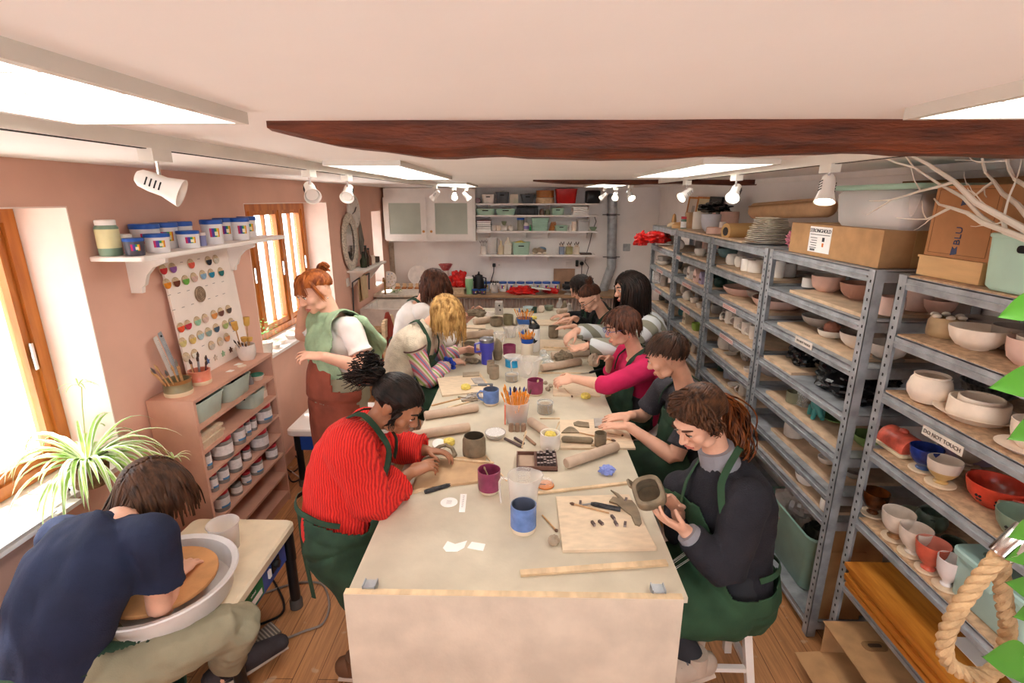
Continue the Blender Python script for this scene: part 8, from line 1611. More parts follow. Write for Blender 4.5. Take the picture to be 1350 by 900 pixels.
  # the eleven people
GFOLD=folds(.008,7);Q=pY
def wavy(name,cols,sc,dirn,rough=.9,bump=.0,dist=.6,**k):
 m=pattern(name,'wave',cols,sc,rough,bump=bump,**k);t=[n for n in m.node_tree.nodes if n.type=='TEX_WAVE'][0];t.bands_direction=dirn;t.inputs['Distortion'].default_value=dist;return m
BRN=hairmat('hair_dark_brown','#4a2e1e','#1d110b');BLK=hairmat('hair_black','#2a1c16','#0b0706');GIN=hairmat('hair_ginger','#b4662f','#6d3315');BLD=hairmat('hair_blond','#d2a768','#7b5528');CHE=hairmat('hair_chestnut','#5a3220','#2a150d');AUB=hairmat('hair_auburn','#8a4a20','#3d1d0f');MID=hairmat('hair_mid_brown','#563a28','#2a1a11')
def mk(key,label,**k):
 brow=k.pop('brow');p=Person(label,**k);p.brow=brow;return p
p=mk('B','boy in a navy T-shirt bent over the near potter\'s wheel, seen from behind',brow=BRN,P=Q(66,900,1.38),N=Q(160,690,1.6),C=Q(201,650,1.75),f=(.42,.7,-.58),sh=[Q(86,706,1.64),Q(203,706,1.55)],el=[V((-1.8,1.78,.55)),Q(211,806,1.55)],wr=[V((-1.6,1.72,.665)),pz(232,758,.665)],kn=[V((-1.78,1.85,.48)),Q(312,822,1.66)],an=[V((-1.84,1.72,.09)),pz(298,876,.14)],toe=[V((-1.84,1.9,.03)),pz(362,852,.09)],body_f=(.2,1,0),build=1.06,bend=.075,vox=.006,hand=[dict(d=(.75,.15,-.15),n=(0,0,-1),c=18),dict(d=(-.1,.85,-.12),n=(-.1,0,-1),c=16,sp=.25)])
p.make(shoes=(M('dark_trainer','#3a3336',.8,var=.15,bump=.3,bs=120),M('trainer_sole','#c4ad9c',.6)))
p.top('t_shirt',M('navy_cotton','#1d2640',.9,var=.1,bump=.2,bs=200),(.6,.6),.03,t0=-.14,cuff=.008,collar=.22,disp=folds(.016,6,(1.4,1,.45),2),vox=.007)
p.trousers(M('khaki_cotton','#938d76',.9,var=.06,bump=.15,bs=200),1.84,.034,disp=folds(.014,10,seed=5),vox=.008)
mb=MB();a=p.an[1];k_=p.kn[1];mb.loft([a-V((0,0,.03)),a.lerp(k_,.3)],[.05,.054],None,14,'flat');part('sock',mb,M('black_sock','#1a1518',.95),p.root)
dt=(p.kn[1]-p.hip[1]);sd=dt.cross(V((0,0,1))).normalized();mb=MB();mb.loft([p.hip[1]-dt*.15,p.hip[1],p.hip[1].lerp(p.kn[1],.35),p.hip[1].lerp(p.kn[1],.62)],[.165,.165,.155,.148],None,26,'flat');mb.loft([p.hip[0],p.hip[0].lerp(p.kn[0],.6)],[.14,.12],None,26,'flat');mb.loft([p.hip[0].lerp(p.kn[0],.3),p.hip[1].lerp(p.kn[1],.3)],.1,None,20,'flat')
me=remesh(mb,.009,3,folds(.012,9,seed=8),lambda q:(q-p.hip[1]).dot(sd)<.075+.012*noise.noise(q*5)and(math.hypot(q.x+1.455,q.y-1.705)>.285 or q.z<.49),.004);ap=putmesh('apron',me,DGREEN,p.root)
mb=MB();pts=[];nr=[]
for k in range(21):a_=PI*(k/20)-PI*.0;d=p.r*math.cos(a_)-p.fw*math.sin(a_);pts.append(p.spine(.12)+p.r*math.cos(a_)*.2-p.fw*math.sin(a_)*.158);nr.append(d)
mb.strip(pts,nr,.025,.004);part('waist_tie',mb,DGREEN,ap);mb=MB();c=pts[13]
for q in((.03,-.02,.05),(.05,-.03,-.06),(-.02,-.03,-.1)):mb.strip([c,c+V(q)*.6+V((0,-.03,0)),c+V(q)*1.6+V((0,-.04,-.02))],V((0,-1,0)),.022,.004)
part('apron_bow',mb,DGREEN,ap)
p.hair(MID,'short',.15,300,3,front=.45,nape=-.86,ear=-.1,w=.011,puff=.012,part_x=.1,fringe=1)
for k in range(60):x=p.rs.uniform(-.9,.9);p.lock([p.sf(x*.9,-1,.1),p.sf(x,-1,-.45,1.06),p.hd(x*.07,-.1,-.085),p.hd(x*.066,-.105,-.13-.03*p.rs.random())],.009,1,.006)
p.endhair()
stool(p.P.x+.0,p.P.y-.02,.33,"low stool under the boy at the near wheel",M('dark_stool','#3a3130',.6))
RUST=M('rust_canvas','#8f4a38',.9,var=.12,vs=9,bump=.15,bs=200)
p=mk('G','ginger woman in a rust apron standing by the window, hand at her face',brow=GIN,P=Q(448,522,2.95),N=Q(440,420,2.97),C=Q(416,385,2.95),f=(-.56,-.74,-.36),roll=.1,sh=[Q(462,433,2.82),Q(422,424,3.1)],el=[Q(484,486,2.74),Q(398,444,3.12)],wr=[Q(427,470,2.64),Q(399,410,3.0)],kn=[V((-1.06,2.86,.5)),V((-1.2,3.03,.5))],an=[V((-1.06,2.78,.09)),V((-1.2,3.03,.09))],body_f=(-1,-.4,0),build=1.12,vox=.0065,hand=[dict(d=(-.95,-.1,.12),n=(-.2,.2,-1),c=(12,20,28,34),sp=.3),dict(d=(.25,-.3,.9),n=(.8,.2,0),c=40)])
p.make(shoes=(M('tan_shoe','#9a7458',.7),M('trainer_sole','',1)))
p.trousers(M('khaki_cotton','',1),1.9,.03,disp=GFOLD)
p.top('t_shirt',M('white_cotton','#ebe4de',.9,var=.03),(.62,.62),.014,cuff=.014,disp=folds(.005,9))
ap=p.apron(RUST,.74,.12,1.75,.032,disp=folds(.007,6),straps=False)
mb=MB();p.torso(mb,.046,.3,1.,True);mb.loft([p.N-p.ax*.05,p.N+p.ax*.035],[.09,.082],None,18,'flat')
me=remesh(mb,.008,3,folds(.016,9,(1,1,.5)),lambda q:abs((q-p.N).dot(p.r))<.17 and(q-p.P).dot(p.ax)>.16,.006);GT=M('green_towel','#a3bf9b',.95,var=.1,vs=12,bump=.4,bs=150);tw=putmesh('tmp',me,GT,p.root);bpy.data.objects.remove(tw)
me.name='shoulder_towel';tw=tag(put('shoulder_towel',me,None,p.N),'pale green towel draped over the ginger woman\'s shoulders','towel');me.transform(Matrix.Translation(org(p.root)-p.N))
mb=MB();a,b=p.sh[0]-p.fw*.06,p.spine(.35)-p.fw*.17
mb.loft([a+V((0,0,.05)),a-p.fw*.08-V((0,0,.05)),b-p.fw*.02,b-V((0,0,.12))],[(.07,.02),(.11,.022),(.1,.02),(.03,.012)],p.r,18);o=putmesh('tail',remesh(mb,.008,2,folds(.012,14,(1,1,.4))),GT,tw)
mb=MB();u=(p.el[0]-p.sh[0]).normalized();c=p.sh[0].lerp(p.el[0],.62);n=(O-c);n=(n-u*n.dot(u)).normalized();s_=u.cross(n);q=c+n*.0535
mb.loft([q,q+u*.01+s_*.004,q+u*.022],.0032,None,6);mb.loft([q+u*.04-s_*.01,q+u*.05+s_*.008,q+u*.062-s_*.006,q+u*.075+s_*.012],.0022,None,6);mb.ell(q-u*.006,(.005,.003,.006));part('tattoo',mb,M('tattoo_ink','#4b4a52',.7),p.body)
p.hair(GIN,'front',.1,230,5,front=.3,nape=-.4,ear=.08,tie=(-.0,-.1,.085),w=.008);p.lock([p.hd(.03,-.1,.09),p.hd(.02,-.13,.11),p.hd(-.02,-.13,.09)],.026,5,.012)
for k in range(34):x=-.07+.14*k/33;p.lock([p.sf(x*6,.45,1),p.sf(x*10,1,.75),p.sf(x*11,1.1,.36),p.hd(x,.106-4*x*x,.042-abs(x)*.3)],.008,1,.003)
for s_ in(-1,1):p.lock([p.sf(.85*s_,.5,.6),p.sf(.98*s_,.45,.1),p.sf(.98*s_,.36,-.4),p.hd(.079*s_,.01,-.05)],.005,4,.004)
p.endhair();part('earring',MB().ell(p.hd(-.084,-.01,-.042),(.005,.005,.005)),CHROME,p.root)
KNIT=wavy('red_chunky_knit',['#b51317','#db231b','#e63325'],30,'X',.95,.55,3.5)
[n for n in KNIT.node_tree.nodes if n.type=='TEX_WAVE'][0].wave_profile='SIN';[n for n in KNIT.node_tree.nodes if n.type=='VALTORGB'][0].color_ramp.interpolation='LINEAR'
p=mk('R','dark-haired woman in a chunky red sweater leaning over the table',brow=BLK,P=Q(452,692,1.9),N=Q(487,566,1.98),C=Q(523,534,2.0),f=(.8,-.16,-.58),sh=[Q(486,566,2.14),Q(461,590,1.82)],el=[V((-.67,2.3,.92)),Q(490,664,1.83)],wr=[V((-.47,2.27,.905)),Q(540,624,2.05)],kn=[V((-.6,2.02,.43)),V((-.6,1.84,.43))],an=[V((-.74,2.0,.09)),V((-.74,1.82,.09))],body_f=(1,.1,0),skin=SKIN3,vox=.006,bend=.05,hand=[dict(d=(.9,-.15,.0),n=(0,-.4,-1),c=30),dict(d=(.7,.5,.14),n=(.1,.25,-1),c=(14,26,34,40),sp=.15)])
p.make(shoes=(M('brown_boot','#6b4a35',.6),M('trainer_sole','',1)));p.trousers(M('white_cotton','',1),1.9,.004)
p.top('sweater',KNIT,(1.9,1.62),.036,t0=-.04,loose=1.25,disp=folds(.011,8,seed=3),vox=.007,cuff=.02)
mb=MB()
for k in range(2):i=1-k;c=p.el[i].lerp(p.wr[i],(.6,.86)[k]);u=(p.wr[i]-p.el[i]).normalized();_,s1,s2=frame(u);pts=[c+(s1*math.cos(t)+s2*math.sin(t))*.06 for t in[2*PI*j/24 for j in range(25)]];mb.loft(pts,[.017]*25,None,10,'flat')
part('rolled_cuff',mb,KNIT,p.bvh)
p.apron(M('dark_green_cotton','',1),.74,.12,1.0,.052,disp=folds(.009,8),back=-.1)
part('shirt_collar',MB().loft([p.N+p.r*.07*math.cos(t)+p.fw*.075*math.sin(t)+p.ax*.018 for t in[2*PI*j/24 for j in range(25)]],[.009]*25,None,8,'flat'),PAPER,p.root)
p.hair(BLK,'back',.1,260,7,front=.4,nape=-.5,ear=.05,tie=(-.0,-.125,.04),w=.0085,puff=.006)
for k in range(36):a=k*2.4;b=p.hd(0,-.12,.045);d=p.HM@V((math.cos(a)*.05,-.045-.02*(k%3),math.sin(a)*.045));p.lock([b,b+d*.7,b+d*1.2+V((0,0,.008)),b+d*1.45+V((-.01,0,-.018-.02*(k%2)))],.0058,2,.008,.6,.02)
for k in range(8):p.lock([p.hd(.075,.02+.004*k,.03),p.hd(.085,.03,-.01),p.hd(.083,.02+.005*k,-.05)],.006,1,.005,.7,.006)
p.endhair()
mb=MB();q=p.bvh.closest_point_on_mesh(p.spine(.16)-p.r*-.1-p.fw*.14-org(p.bvh))[1]+org(p.bvh)+V((-.012,-.012,0))
for k,L in((0,.4),(1,.3)):mb.strip([q+V((.03*k,0,0)),q+V((.01+.045*k,-.02,-L*.5)),q+V((.035+.05*k,-.035,-L))],V((-.5,-1,0)),.022,.004)
part('apron_tie_end',mb,DGREEN,p.root)
SHIRT=wavy('rainbow_stripe_shirt',['#7f93b8','#d98a9c','#e8dcc4','#9dba6a','#e6c9d0','#d9687e','#dfe0d0'],5.5,'DIAGONAL',.85,0,.3)
p=mk('L','blond woman in a fleece gilet and striped shirt, head bowed',brow=BLD,P=Q(528,512,3.6),N=Q(557,436,3.62),C=Q(587,414,3.64),f=(.72,.1,-.69),sh=[Q(570,446,3.8),Q(545,453,3.47)],el=[V((-.66,3.95,.87)),Q(562,503,3.5)],wr=[V((-.47,4.0,.91)),Q(594,478,3.74)],kn=[V((-.45,3.72,.55)),V((-.45,3.52,.55))],an=[V((-.55,3.72,.25)),V((-.55,3.52,.25))],body_f=(1,.1,0),hand=[dict(d=(.85,-.1,.0),n=(0,-.8,-.5),c=24),dict(d=(.7,.68,-.05),n=(-.1,.3,-.9),c=22)])
p.make(face=False);p.trousers(DENIM,1.9)
p.top('shirt',SHIRT,(1.7,1.72),.016,disp=folds(.006,10),cuff=.012,loose=1.12)
FLE=M('cream_fleece','#d8c9b4',.98,var=.06,vs=20,bump=.5,bs=120);p.top('gilet',FLE,(0,0),.036,t0=-.1,disp=folds(.008,8),collar=.45);mb=MB()
u=(p.el[1]-p.sh[1]).normalized();_,s1,s2=frame(u);mb.loft([p.sh[1]+u*.03+(s1*math.cos(t)+s2*math.sin(t))*.082 for t in[2*PI*j/24 for j in range(25)]],[.006]*25,None,8,'flat');part('armhole_trim',mb,M('maroon_trim','#5d3d3a',.8),p.bvh)
p.apron(M('dark_green_cotton','',1),.74,.11,1.0,.05,disp=GFOLD)
c=p.wr[1];u=(c-p.el[1]).normalized();_,s1,s2=frame(u);mb=MB();mb.loft([c-u*.015+(s1*math.cos(t)+s2*math.sin(t))*(.04+.008*math.sin(t*7))for t in[2*PI*j/40 for j in range(41)]],[.016+.004*math.sin(j*2.1)for j in range(41)],None,8,'flat');sc=part('scrunchie',mb,M('royal_blue_satin','#2443b5',.5,bump=.3,bs=60),p.root,'royal blue scrunchie on the wrist')
mb=MB();[mb.loft([c-u*o_+(s1*math.cos(t)+s2*math.sin(t))*.036 for t in[2*PI*j/20 for j in range(21)]],[.005]*21,None,6,'flat')for o_ in(.05,.062)];part('bracelet',mb,BISQUE,p.root)
p.hair(BLD,'down',.22,330,9,front=.35,nape=-.6,ear=-.1,w=.011,puff=.014,wave=.35,part_x=.1,fringe=1);p.endhair();stool(-.93,3.6,.6,'white stool under the blond woman')
p=mk('DH','dark-haired woman in a white blouse raising clay, beyond the blond woman',brow=CHE,P=Q(536,466,4.45),N=Q(552,402,4.45),C=Q(573,377,4.45),f=(.85,.2,-.48),sh=[V((-.86,4.6,1.16)),V((-.86,4.28,1.16))],el=[V((-.62,4.68,.95)),Q(588,452,4.32)],wr=[V((-.47,4.62,1.06)),Q(604,428,4.48)],kn=[V((-.5,4.55,.55)),V((-.5,4.35,.55))],an=[V((-.55,4.55,.2)),V((-.55,4.35,.2))],body_f=(1,.1,0),hand=[dict(d=(.7,-.1,.6),n=(.3,-.8,0),c=35),dict(d=(.4,.3,.85),n=(.5,.7,-.2),c=38)])
p.make(face=False);p.trousers(DENIM,1.9);p.top('blouse',M('white_cotton','',1),(1.45,1.45),.02,disp=folds(.006,10),loose=1.15);p.apron(M('dark_green_cotton','',1),.74,.11,1.,.04)
u=(p.wr[1]-p.el[1]).normalized();mb=MB();mb.loft([p.el[1]+u*.06,p.el[1]+u*.12],[.06,.058],None,16,'flat');part('patterned_cuff',mb,pattern('dotted_cuff','spots',['#5d5048','#e5dcd2','#e5dcd2'],60,.9,pos=[0,.3,1]),p.root)
p.hair(CHE,'down',.2,300,11,front=.35,nape=-.6,ear=-.1,w=.012,puff=.02,wave=.25,fringe=1);p.endhair();stool(-1.04,4.45,.62,'white stool under the woman in the white blouse')
q=(p.palm[0]+p.palm[1])/2+V((.05,0,.0));one('clay_slab',crumple(q-V((0,0,.03)),(.085,.05,.035),201,.4,1,24),CLAY,'rough clay piece held up by the woman in the white blouse','clay',smooth=30)
CHAR=M('charcoal_wool','#25242b',.95,var=.08,bump=.35,bs=170)
p=mk('F','curly-haired woman in a dark jumper and green apron holding a clay box',brow=CHE,P=Q(955,778,1.84),N=Q(950,612,1.87),C=Q(922,552,1.84),f=(-.74,-.42,-.53),sh=[Q(984,660,1.73),Q(900,646,2.0)],el=[Q(956,754,1.66),Q(900,706,2.0)],wr=[Q(903,699,1.7),Q(893,672,1.88)],kn=[V((.5,1.7,.53)),V((.48,1.93,.53))],an=[Q(915,868,1.62),V((.6,1.9,.2))],toe=[Q(893,890,1.6),V((.45,1.9,.15))],body_f=(-1,-.5,0),vox=.0052,bend=.05,build=1.02,hand=[dict(d=(-.82,.1,.42),n=(.25,.55,.8),c=(20,18,16,20),sp=.22),dict(d=(-.58,-.18,.8),n=(-.5,-.75,-.4),c=(20,24,26,26),sp=.22)])
p.make(shoes=(M('beige_trainer','#b9a696',.7),M('trainer_sole','',1)));p.trousers(M('dark_trousers','#2b2b30',.9),1.9)
p.top('jumper',CHAR,(1.86,1.8),.026,t0=-.12,disp=folds(.006,11),collar=.22,loose=1.14,vox=.007)
u=(p.wr[0]-p.el[0]).normalized();part('grey_cuff',MB().loft([p.el[0].lerp(p.wr[0],.8),p.el[0].lerp(p.wr[0],.95)],[.05,.044],None,18,'flat'),M('grey_jersey','#8f8d94',.95,bump=.2,bs=200),p.root);part('roll_neck',MB().loft([p.N+p.ax*.0,p.N.lerp(p.hd(0,-.03,-.05),.42)],[.078,.07],None,22,'flat'),M('grey_jersey','',1),p.root)
ap=p.apron(M('green_cotton','#2d4b33',.88,var=.12,vs=10,bump=.15,bs=260),.76,.125,1.0,.045,disp=folds(.008,8),back=-.16)
mb=MB();c=p.spine(.5);lay=lambda x,y:c+p.r*x+p.ax*y
def on_bib(x,y):
 o_=lay(x,y)+p.fw*.4;ok,h,n_,_=ap.ray_cast(o_-org(ap),-p.fw);return(h+org(ap)+p.fw*.0025)if ok else lay(x,y)+p.fw*.165
for st in([(.055,.06),(.05,.005),(.075,.0)],[(.04,-.01),(.045,.025),(.033,.02),(.036,-.005),(.022,-.012),(.024,.02)],[(.012,-.03),(.02,.03),(-.03,.0),(-.075,.02),(-.08,-.035),(-.07,-.085)],[(.06,-.035),(.05,-.075),(.045,-.04),(.032,-.08),(.03,-.045),(.018,-.082)],[(.01,-.055),(-.005,-.085),(-.02,-.055),(-.035,-.09)],[(-.05,-.05),(-.05,-.07),(-.065,-.06),(-.05,-.05)]):mb.tube([on_bib(*q)for q in spline([V((a,b,0))for a,b in st],3)for q in[(q[0],q[1])]],.0013,5)
part('printed_scrawl',mb,M('white_print','#dfe3da',.8),ap)
p.hair(hairmat('hair_curly_brown','#613e28','#26150d'),'side',.17,300,13,front=.42,nape=-.45,ear=.04,w=.0075,puff=.008,tie=(.04,-.12,-.0),part_x=.0);R_=p.rs
for k in range(70):s_=-1 if k%2 else 1;t=R_.random();y0=.02+.06*t;p.lock([p.sf(.1*s_,.5-.6*t,1),p.sf(.75*s_,.75-.6*t,.75),p.sf(.95*s_,.62-.5*t,.2),p.sf(.98*s_,.42-.4*t,-.3,1.06),p.sf(.9*s_,.3-.4*t,-.62-.2*R_.random(),1.12)],.0075,1,.008,.7,.01)
for k in range(40):x=R_.uniform(-.06,.06);p.lock([p.sf(x*4,.2,1),p.sf(x*5+(.3 if x>0 else-.3),.8,.85),p.sf(x*3+(.6 if x>0 else-.6),.85,.45),p.sf(x+(.9 if x>0 else-.9),.62,.08)],.0065,1,.006,.7,.008)
p.endhair();p.hm=AUB;p.hmb=MB();t0=p.hd(.04,-.12,-.0)
for k in range(60):e=V((R_.gauss(0,.02),R_.gauss(0,.02),0));p.lock([t0,t0+V((.055,.0,-.02))+e,t0+V((.1,.01,-.1))+e*1.5,t0+V((.12,-.01,-.19))+e*1.5,t0+V((.115,-.03,-.26-.04*R_.random()))+e],.0085,1,.012,.7,.011)
p.endhair('ponytail');part('hair_tie',MB().loft([t0+V((.012,0,-.003)),t0+V((.026,0,-.006))],[.021,.021],None,14,'flat'),CHROME,p.root)
stool(.86,1.86,.44,'white-painted stool under the curly-haired woman at the near right')
c=Q(856,651,1.755);ax=V((-.3,-.62,.72)).normalized();_,s1,s2=frame(ax,(.8,-.25,.55));RR=Matrix((s1,s2,ax)).transposed().to_4x4();RR.translation=c;h=.052;rows=[]
def sq_(a,z,e=.62):return[(math.copysign(abs(math.cos(t))**e,math.cos(t))*a,math.copysign(abs(math.sin(t))**e,math.sin(t))*a,z+.002*math.sin(t*5))for t in[2*PI*i/40+PI/4*0 for i in range(40)]]
mb=MB();mb.rings([sq_(.036,-h),sq_(.05,-h*.8),sq_(.06,-.005),sq_(.059,h*.55),sq_(.056,h),sq_(.051,h+.003),sq_(.041,h),sq_(.044,0),sq_(.04,-h*.75)],True,RR);one('clay_box_pot',mb,CLAY,'square wet clay pot held in the curly-haired woman\'s hands','pot',loc=c,smooth=60)
c2=Q(834,640,1.8);one('clay_piece',MB().bev(-.03,.03,-.02,.02,-.005,.005,.008,3,Matrix.Translation(c2)@Matrix.Rotation(.8,4,(0.3,1,.2))),CLAY,'small flat clay scrap stuck behind the held clay pot','clay',loc=c2)
p=mk('Y','short-haired young man in a dark T-shirt flattening clay with both hands',brow=BRN,P=Q(908,605,2.64),N=Q(906,514,2.65),C=Q(880,470,2.62),f=(-.84,.3,-.45),sh=[Q(912,550,2.47),V((.83,2.84,1.03))],el=[Q(890,604,2.4),V((.74,2.9,.82))],wr=[Q(829,562,2.56),V((.62,2.72,.905))],kn=[V((.5,2.55,.55)),V((.5,2.75,.55))],an=[V((.6,2.55,.25)),V((.6,2.75,.25))],body_f=(-1,0,0),vox=.006,hand=[dict(d=(-.95,.25,-.06),n=(0,0,-1),c=8,sp=.12),dict(d=(-.95,-.1,-.08),n=(0,.1,-1),c=8)])
p.make();p.trousers(M('dark_trousers','',1),1.9);p.top('t_shirt',pattern('speckled_tee','spots',['#57535c','#2b2a31','#2b2a31'],90,.9,pos=[0,.3,1]),(.72,.72),.015,cuff=.014,disp=folds(.006,9));p.apron(DGREEN,.76,.12,1.,.035,disp=GFOLD)
p.hair(BRN,'front',.042,320,15,front=.6,nape=-.42,ear=.2,w=.0085,puff=.004);p.endhair();stool(.93,2.64,.58,'white stool under the short-haired young man')
p=mk('K','short-haired woman in a bright pink top and blue glasses',brow=CHE,P=Q(838,545,3.3),N=Q(840,467,3.32),C=Q(820,432,3.28),f=(-.95,-.14,-.26),sh=[Q(852,487,3.14),V((.73,3.48,1.05))],el=[Q(800,508,3.02),V((.66,3.6,.86))],wr=[Q(756,499,3.2),Q(803,472,3.48)],kn=[V((.45,3.2,.55)),V((.45,3.42,.55))],an=[V((.55,3.2,.25)),V((.55,3.42,.25))],body_f=(-1,0,0),vox=.006,hand=[dict(d=(-.95,.1,-.2),n=(.0,.55,-.8),c=(26,30,34,36)),dict(d=(-.75,-.35,.2),n=(-.2,-.5,-.8),c=34)])
p.make();p.trousers(M('dark_trousers','',1),1.9);p.top('top',M('magenta_jersey','#c41f55',.9,var=.07,bump=.1,bs=200),(1.22,1.22),.018,t0=-.14,disp=folds(.006,10),t1=.93);p.apron(DGREEN,.72,.11,1.,.034,disp=GFOLD)
p.hair(CHE,'down',.085,280,17,front=.5,nape=-.5,ear=.02,w=.0095,puff=.012,fringe=1);p.endhair();stool(.82,3.3,.56,'white stool under the woman in the pink top')
def glasses(p,mat):
 mb=MB();H=p.hd
 for x in(1,-1):mb.tube([H(.033*x+.023*math.cos(t),.112-.004*math.cos(t)*x*0,.008+.017*math.sin(t))for t in[2*PI*i/20 for i in range(21)]],.0018,5);mb.tube([H(.056*x,.112,.014),H(.082*x,.06,.014),H(.086*x,-.01,.012)],.002,5)
 mb.tube([H(-.01,.113,.012),H(.01,.113,.012)],.0018,5);part('glasses',mb,mat,p.root)
glasses(p,M('blue_frames','#3a4a9c',.3));part('earring',MB().ell(p.hd(-.084,-.01,-.045),(.004,.004,.008)),CHROME,p.root)
q=p.palm[1]+V((-.035,-.02,-.025));one('clay_lump',crumple(q-V((0,0,.035)),(.04,.045,.05),211,.3,1,22),DRYCLAY,'rough clay lump held in the right hand of the woman in pink','clay',smooth=30)
STR=wavy('grey_stripe_knit',['#8a8878','#cfd2d3','#cfd2d3'],3.1,'DIAGONAL',.95,0,.2)
p=mk('LH','standing woman with long dark hair in a striped grey jumper',brow=BLK,P=Q(858,495,3.9),N=Q(842,413,3.9),C=Q(829,380,3.86),f=(-.93,-.26,-.24),sh=[Q(856,430,3.74),Q(822,422,4.02)],el=[Q(818,458,3.66),Q(795,440,4.06)],wr=[Q(775,455,3.74),Q(759,436,3.94)],body_f=(-1,-.1,0),bend=.03,hand=[dict(d=(-.9,-.1,-.22),n=(.2,-.3,.9),c=16,sp=.3),dict(d=(-.75,-.25,-.55),n=(-.3,.1,-.9),c=(30,34,38,40),sp=.2)])
p.make();p.trousers(DENIM,1.95);p.top('jumper',STR,(1.9,1.88),.026,t0=-.1,disp=folds(.007,9),loose=1.15,collar=.12)
part('watch_strap',MB().loft([p.wr[0]-V((.0,0,.0)),p.wr[0]+V((.022,.003,0))],[.035,.035],None,16,'flat'),M('brown_leather','#6b3524',.5),p.root);p.apron(DGREEN,.5,.12,1.,.045,straps=True,neck=False)
p.hair(BLK,'down',.33,420,19,front=.42,nape=-.7,ear=-.1,w=.01,puff=.004,part_x=-.02);p.endhair()
q=V((p.palm[1].x-.03,p.palm[1].y-.03,TZ+BT+.001));one('clay_lump',crumple(q,(.07,.06,.045),221,.5,.9,30),CLAY,'knobbly clay being pinched under the striped-sleeved hands','clay',smooth=25)
BLKJ=M('black_jersey','#1a191d',.9,var=.08)
p=mk('BN','woman with a bun and dark glasses bent over the far table',brow=CHE,P=Q(805,468,4.55),N=Q(798,416,4.55),C=Q(778,393,4.5),f=(-.74,-.32,-.6),sh=[Q(806,428,4.4),V((.72,4.74,1.06))],el=[V((.66,4.38,.88)),V((.66,4.82,.9))],wr=[Q(756,430,4.42),Q(757,419,4.75)],kn=[V((.5,4.45,.55)),V((.5,4.65,.55))],an=[V((.6,4.45,.25)),V((.6,4.65,.25))],body_f=(-1,0,0),hand=[dict(d=(-.95,.1,-.1),n=(0,0,-1),c=10),dict(d=(-.95,-.1,-.12),n=(0,0,-1),c=14)])
p.make();p.trousers(M('dark_trousers','',1),1.9);p.top('top',BLKJ,(1.75,1.8),.018,disp=folds(.005,9));p.apron(DGREEN,.74,.12,1.,.034)
p.hair(CHE,'back',.1,240,21,front=.45,nape=-.5,ear=.05,tie=(0,-.07,.115),w=.0085);b=p.hd(0,-.075,.135)
for k in range(26):a=k*2.4;d=p.HM@V((math.cos(a),math.sin(a),.5*math.sin(k*1.7)));p.lock([b+d*.015,b+d*.034+p.HM@V((-d.y,d.x,0))*.02,b+d*.03+V((0,0,.012))],.012,1,.004,.5)
p.endhair();glasses(p,BLACK);stool(.85,4.55,.56,'white stool under the woman with the bun')
p=mk('HD','person with short dark hair almost hidden behind the woman with the bun',brow=BLK,P=V((.85,5.2,.62)),N=Q(781,398,5.2),C=Q(765,379,5.15),f=(-.8,-.1,-.58),sh=[V((.78,5.04,1.05)),V((.76,5.38,1.05))],el=[V((.68,4.98,.86)),V((.66,5.46,.86))],wr=[V((.46,5.05,.9)),V((.45,5.35,.9))],kn=[V((.5,5.1,.55)),V((.5,5.3,.55))],an=[V((.6,5.1,.2)),V((.6,5.3,.2))],body_f=(-1,0,0),hand=[dict(d=(-1,.1,-.1),n=(0,0,-1),c=12),dict(d=(-1,-.1,-.1),n=(0,0,-1),c=12)])
p.make(face=False);p.trousers(DENIM,1.9);p.top('top',BLKJ,(1.8,1.8),.018);p.apron(DGREEN,.74,.12,1.,.034);p.hair(BLK,'down',.13,200,23,front=.45,nape=-.5,ear=.0,w=.01);p.endhair();stool(.88,5.2,.54,'white stool under the person hidden behind the bun')
# rope loop and hanging plant at the near right
ROPE=M('jute_rope','#bb9a72',.9,var=.12,vs=30,bump=.4,bs=150)
yr=.95
r=T('rope_loop','thick jute rope loop in a chrome ferrule at the lower right','rope',pY(1300,890,yr))
pts=[pY(*q,yr)for q in((1322,728),(1290,765),(1262,805),(1246,843),(1250,872),(1275,888),(1305,888),(1328,870),(1335,835),(1329,790),(1326,750),(1330,728))]
cl=spline([V(p)+V((0,.012*(i>6),0))for i,p in enumerate(pts)],14)
for s in range(3):
 mb=MB();q=[];L=0;prev=None
 for i,p in enumerate(cl):
  tg=(cl[min(i+1,len(cl)-1)]-cl[max(i-1,0)]).normalized();n1=V((0,1,0));n2=tg.cross(n1).normalized();L+=(p-prev).length if prev is not None else 0;prev=p
  a=L/.012+s*2*PI/3;q.append(p+(n1*math.cos(a)+n2*math.sin(a))*.0085)
 mb.tube(q,.0098,7);part('strand',mb,ROPE,r)
a,b=pY(1318,732,yr),pY(1356,698,yr);part('ferrule',MB().loft([a,a.lerp(b,.05),b],[.022,.0235,.0235],None,24,'flat'),CHROME,r);part('rail_end',MB().loft([b,pY(1420,640,yr)],[.018,.018],None,16,'flat'),CHROME,r)
POTH=pattern('pothos_leaf','noise',['#346a16','#43801c','#9dba46'],9,.45,pos=[0,.6,.72])
pl=T('hanging_pothos','trailing variegated green vine hanging at the right edge','plant',(1.2,.9,1.2))
random.seed(31);vine=[pY(1384,y,.93+.02*math.sin(y*.03))for y in range(380,960,20)];part('vine_stem',MB().tube(spline(vine,3),.0028,6),M('vine_green','#7f9a52',.6),pl)
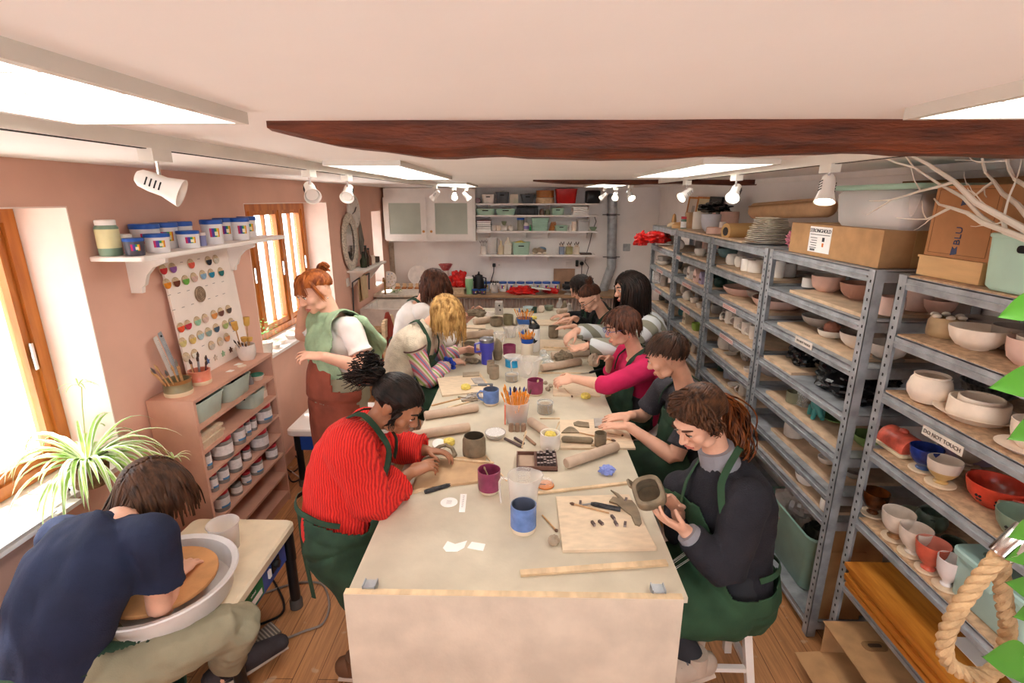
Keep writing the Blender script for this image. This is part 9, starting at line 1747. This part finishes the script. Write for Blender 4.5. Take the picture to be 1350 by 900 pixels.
def leaf(c,tipd,nrm,L,w):
 c=V(c);t=V(tipd).normalized();s=t.cross(V(nrm)).normalized();n=s.cross(t);mb=MB();vs=[];N=10
 for i in range(N+1):
  u=i/N;ww=w*1.2*(math.sin(PI*min(1,u)**.7));p=c+t*(L*(u-.08))-n*(L*.22*u*u)
  for k in(-1,-.5,0,.5,1):vs.append(p+s*(ww*k)+n*(.25*w*abs(k)*(1-.5*u)))
 mb.add(vs,[(i*5+k,i*5+k+1,(i+1)*5+k+1,(i+1)*5+k)for i in range(N)for k in range(4)]);return mb
for px,py,tx,ty,L,w in[(1372,398,1323,418,.1,.022),(1376,498,1313,512,.125,.026),(1376,556,1335,582,.08,.022),(1372,690,1335,712,.06,.022),(1378,722,1332,742,.07,.025),(1349,866,1303,872,.075,.034),(1375,800,1342,818,.07,.022),(1380,885,1342,900,.06,.025),(1376,776,1335,772,.06,.024)]:
 y=.9 if py>840 else .93;a,b=pY(px,py,y),pY(tx,ty,y-.02);v=vine[min(range(len(vine)),key=lambda i:(vine[i]-a).length)]
 part('leaf',leaf(a,b-a,(0,-1,.35),(b-a).length,w),POTH,pl,smooth=60);part('petiole',MB().tube([v,a.lerp(v,.4)+V((0,0,.01)),a],.0016,5),M('vine_green','',1),pl)
 # light: daylight, partly through an added rear window, and the room's own lamps
w=bpy.data.worlds.new('sky');S.world=w;w.use_nodes=True;nt=w.node_tree;bg=nt.nodes['Background']
bg.inputs['Color'].default_value=(.86,.93,1,1);bg.inputs['Strength'].default_value=6.5
def portal(y0,y1,z0,z1,n):
 l=bpy.data.lights.new('window_portal','AREA');l.shape='RECTANGLE';l.size=y1-y0;l.size_y=z1-z0;l.cycles.is_portal=True
 o=bpy.data.objects.new('window_portal',l);COL.objects.link(o);o.location=(X0-WT-.02,(y0+y1)/2,(z0+z1)/2);o.rotation_euler=(PI/2,0,-PI/2)
for n,(a,b,z0,z1)in enumerate(OPEN):portal(a,b,z0,z1,n)
portal(0,1.6,.9,2.1,4);o=bpy.data.objects['window_portal.003'];o.location=(0,Y0-.22,1.5);o.rotation_euler=(PI/2,0,PI)  # portal for the added fill window behind the camera
l=bpy.data.lights.new('sun','SUN');l.energy=14;l.angle=math.radians(1.2);l.color=(1,.95,.88);o=bpy.data.objects.new('sun',l);COL.objects.link(o)
o.rotation_euler=V((1,-.25,-2.0)).to_track_quat('-Z','Y').to_euler();o.location=(-6,3,8)
def lamp(x,y,sx,sy,e):
 l=bpy.data.lights.new('panel_light','AREA');l.shape='RECTANGLE';l.size=sx;l.size_y=sy;l.energy=e;l.color=(1,.95,.88);o=bpy.data.objects.new('panel_light',l);COL.objects.link(o);o.location=(x,y,ZC-.034)
vs=S.view_settings;vs.view_transform='Standard';vs.look='None';vs.gamma=1;vs.use_curve_mapping=False;vs.exposure=.42
S.display_settings.display_device='sRGB'
S.cycles.use_denoising=True;S.cycles.max_bounces=10;S.cycles.diffuse_bounces=6;S.cycles.transparent_max_bounces=16;S.cycles.caustics_reflective=False;S.cycles.caustics_refractive=False;S.cycles.sample_clamp_indirect=6
bpy.data.scenes.remove(TS)
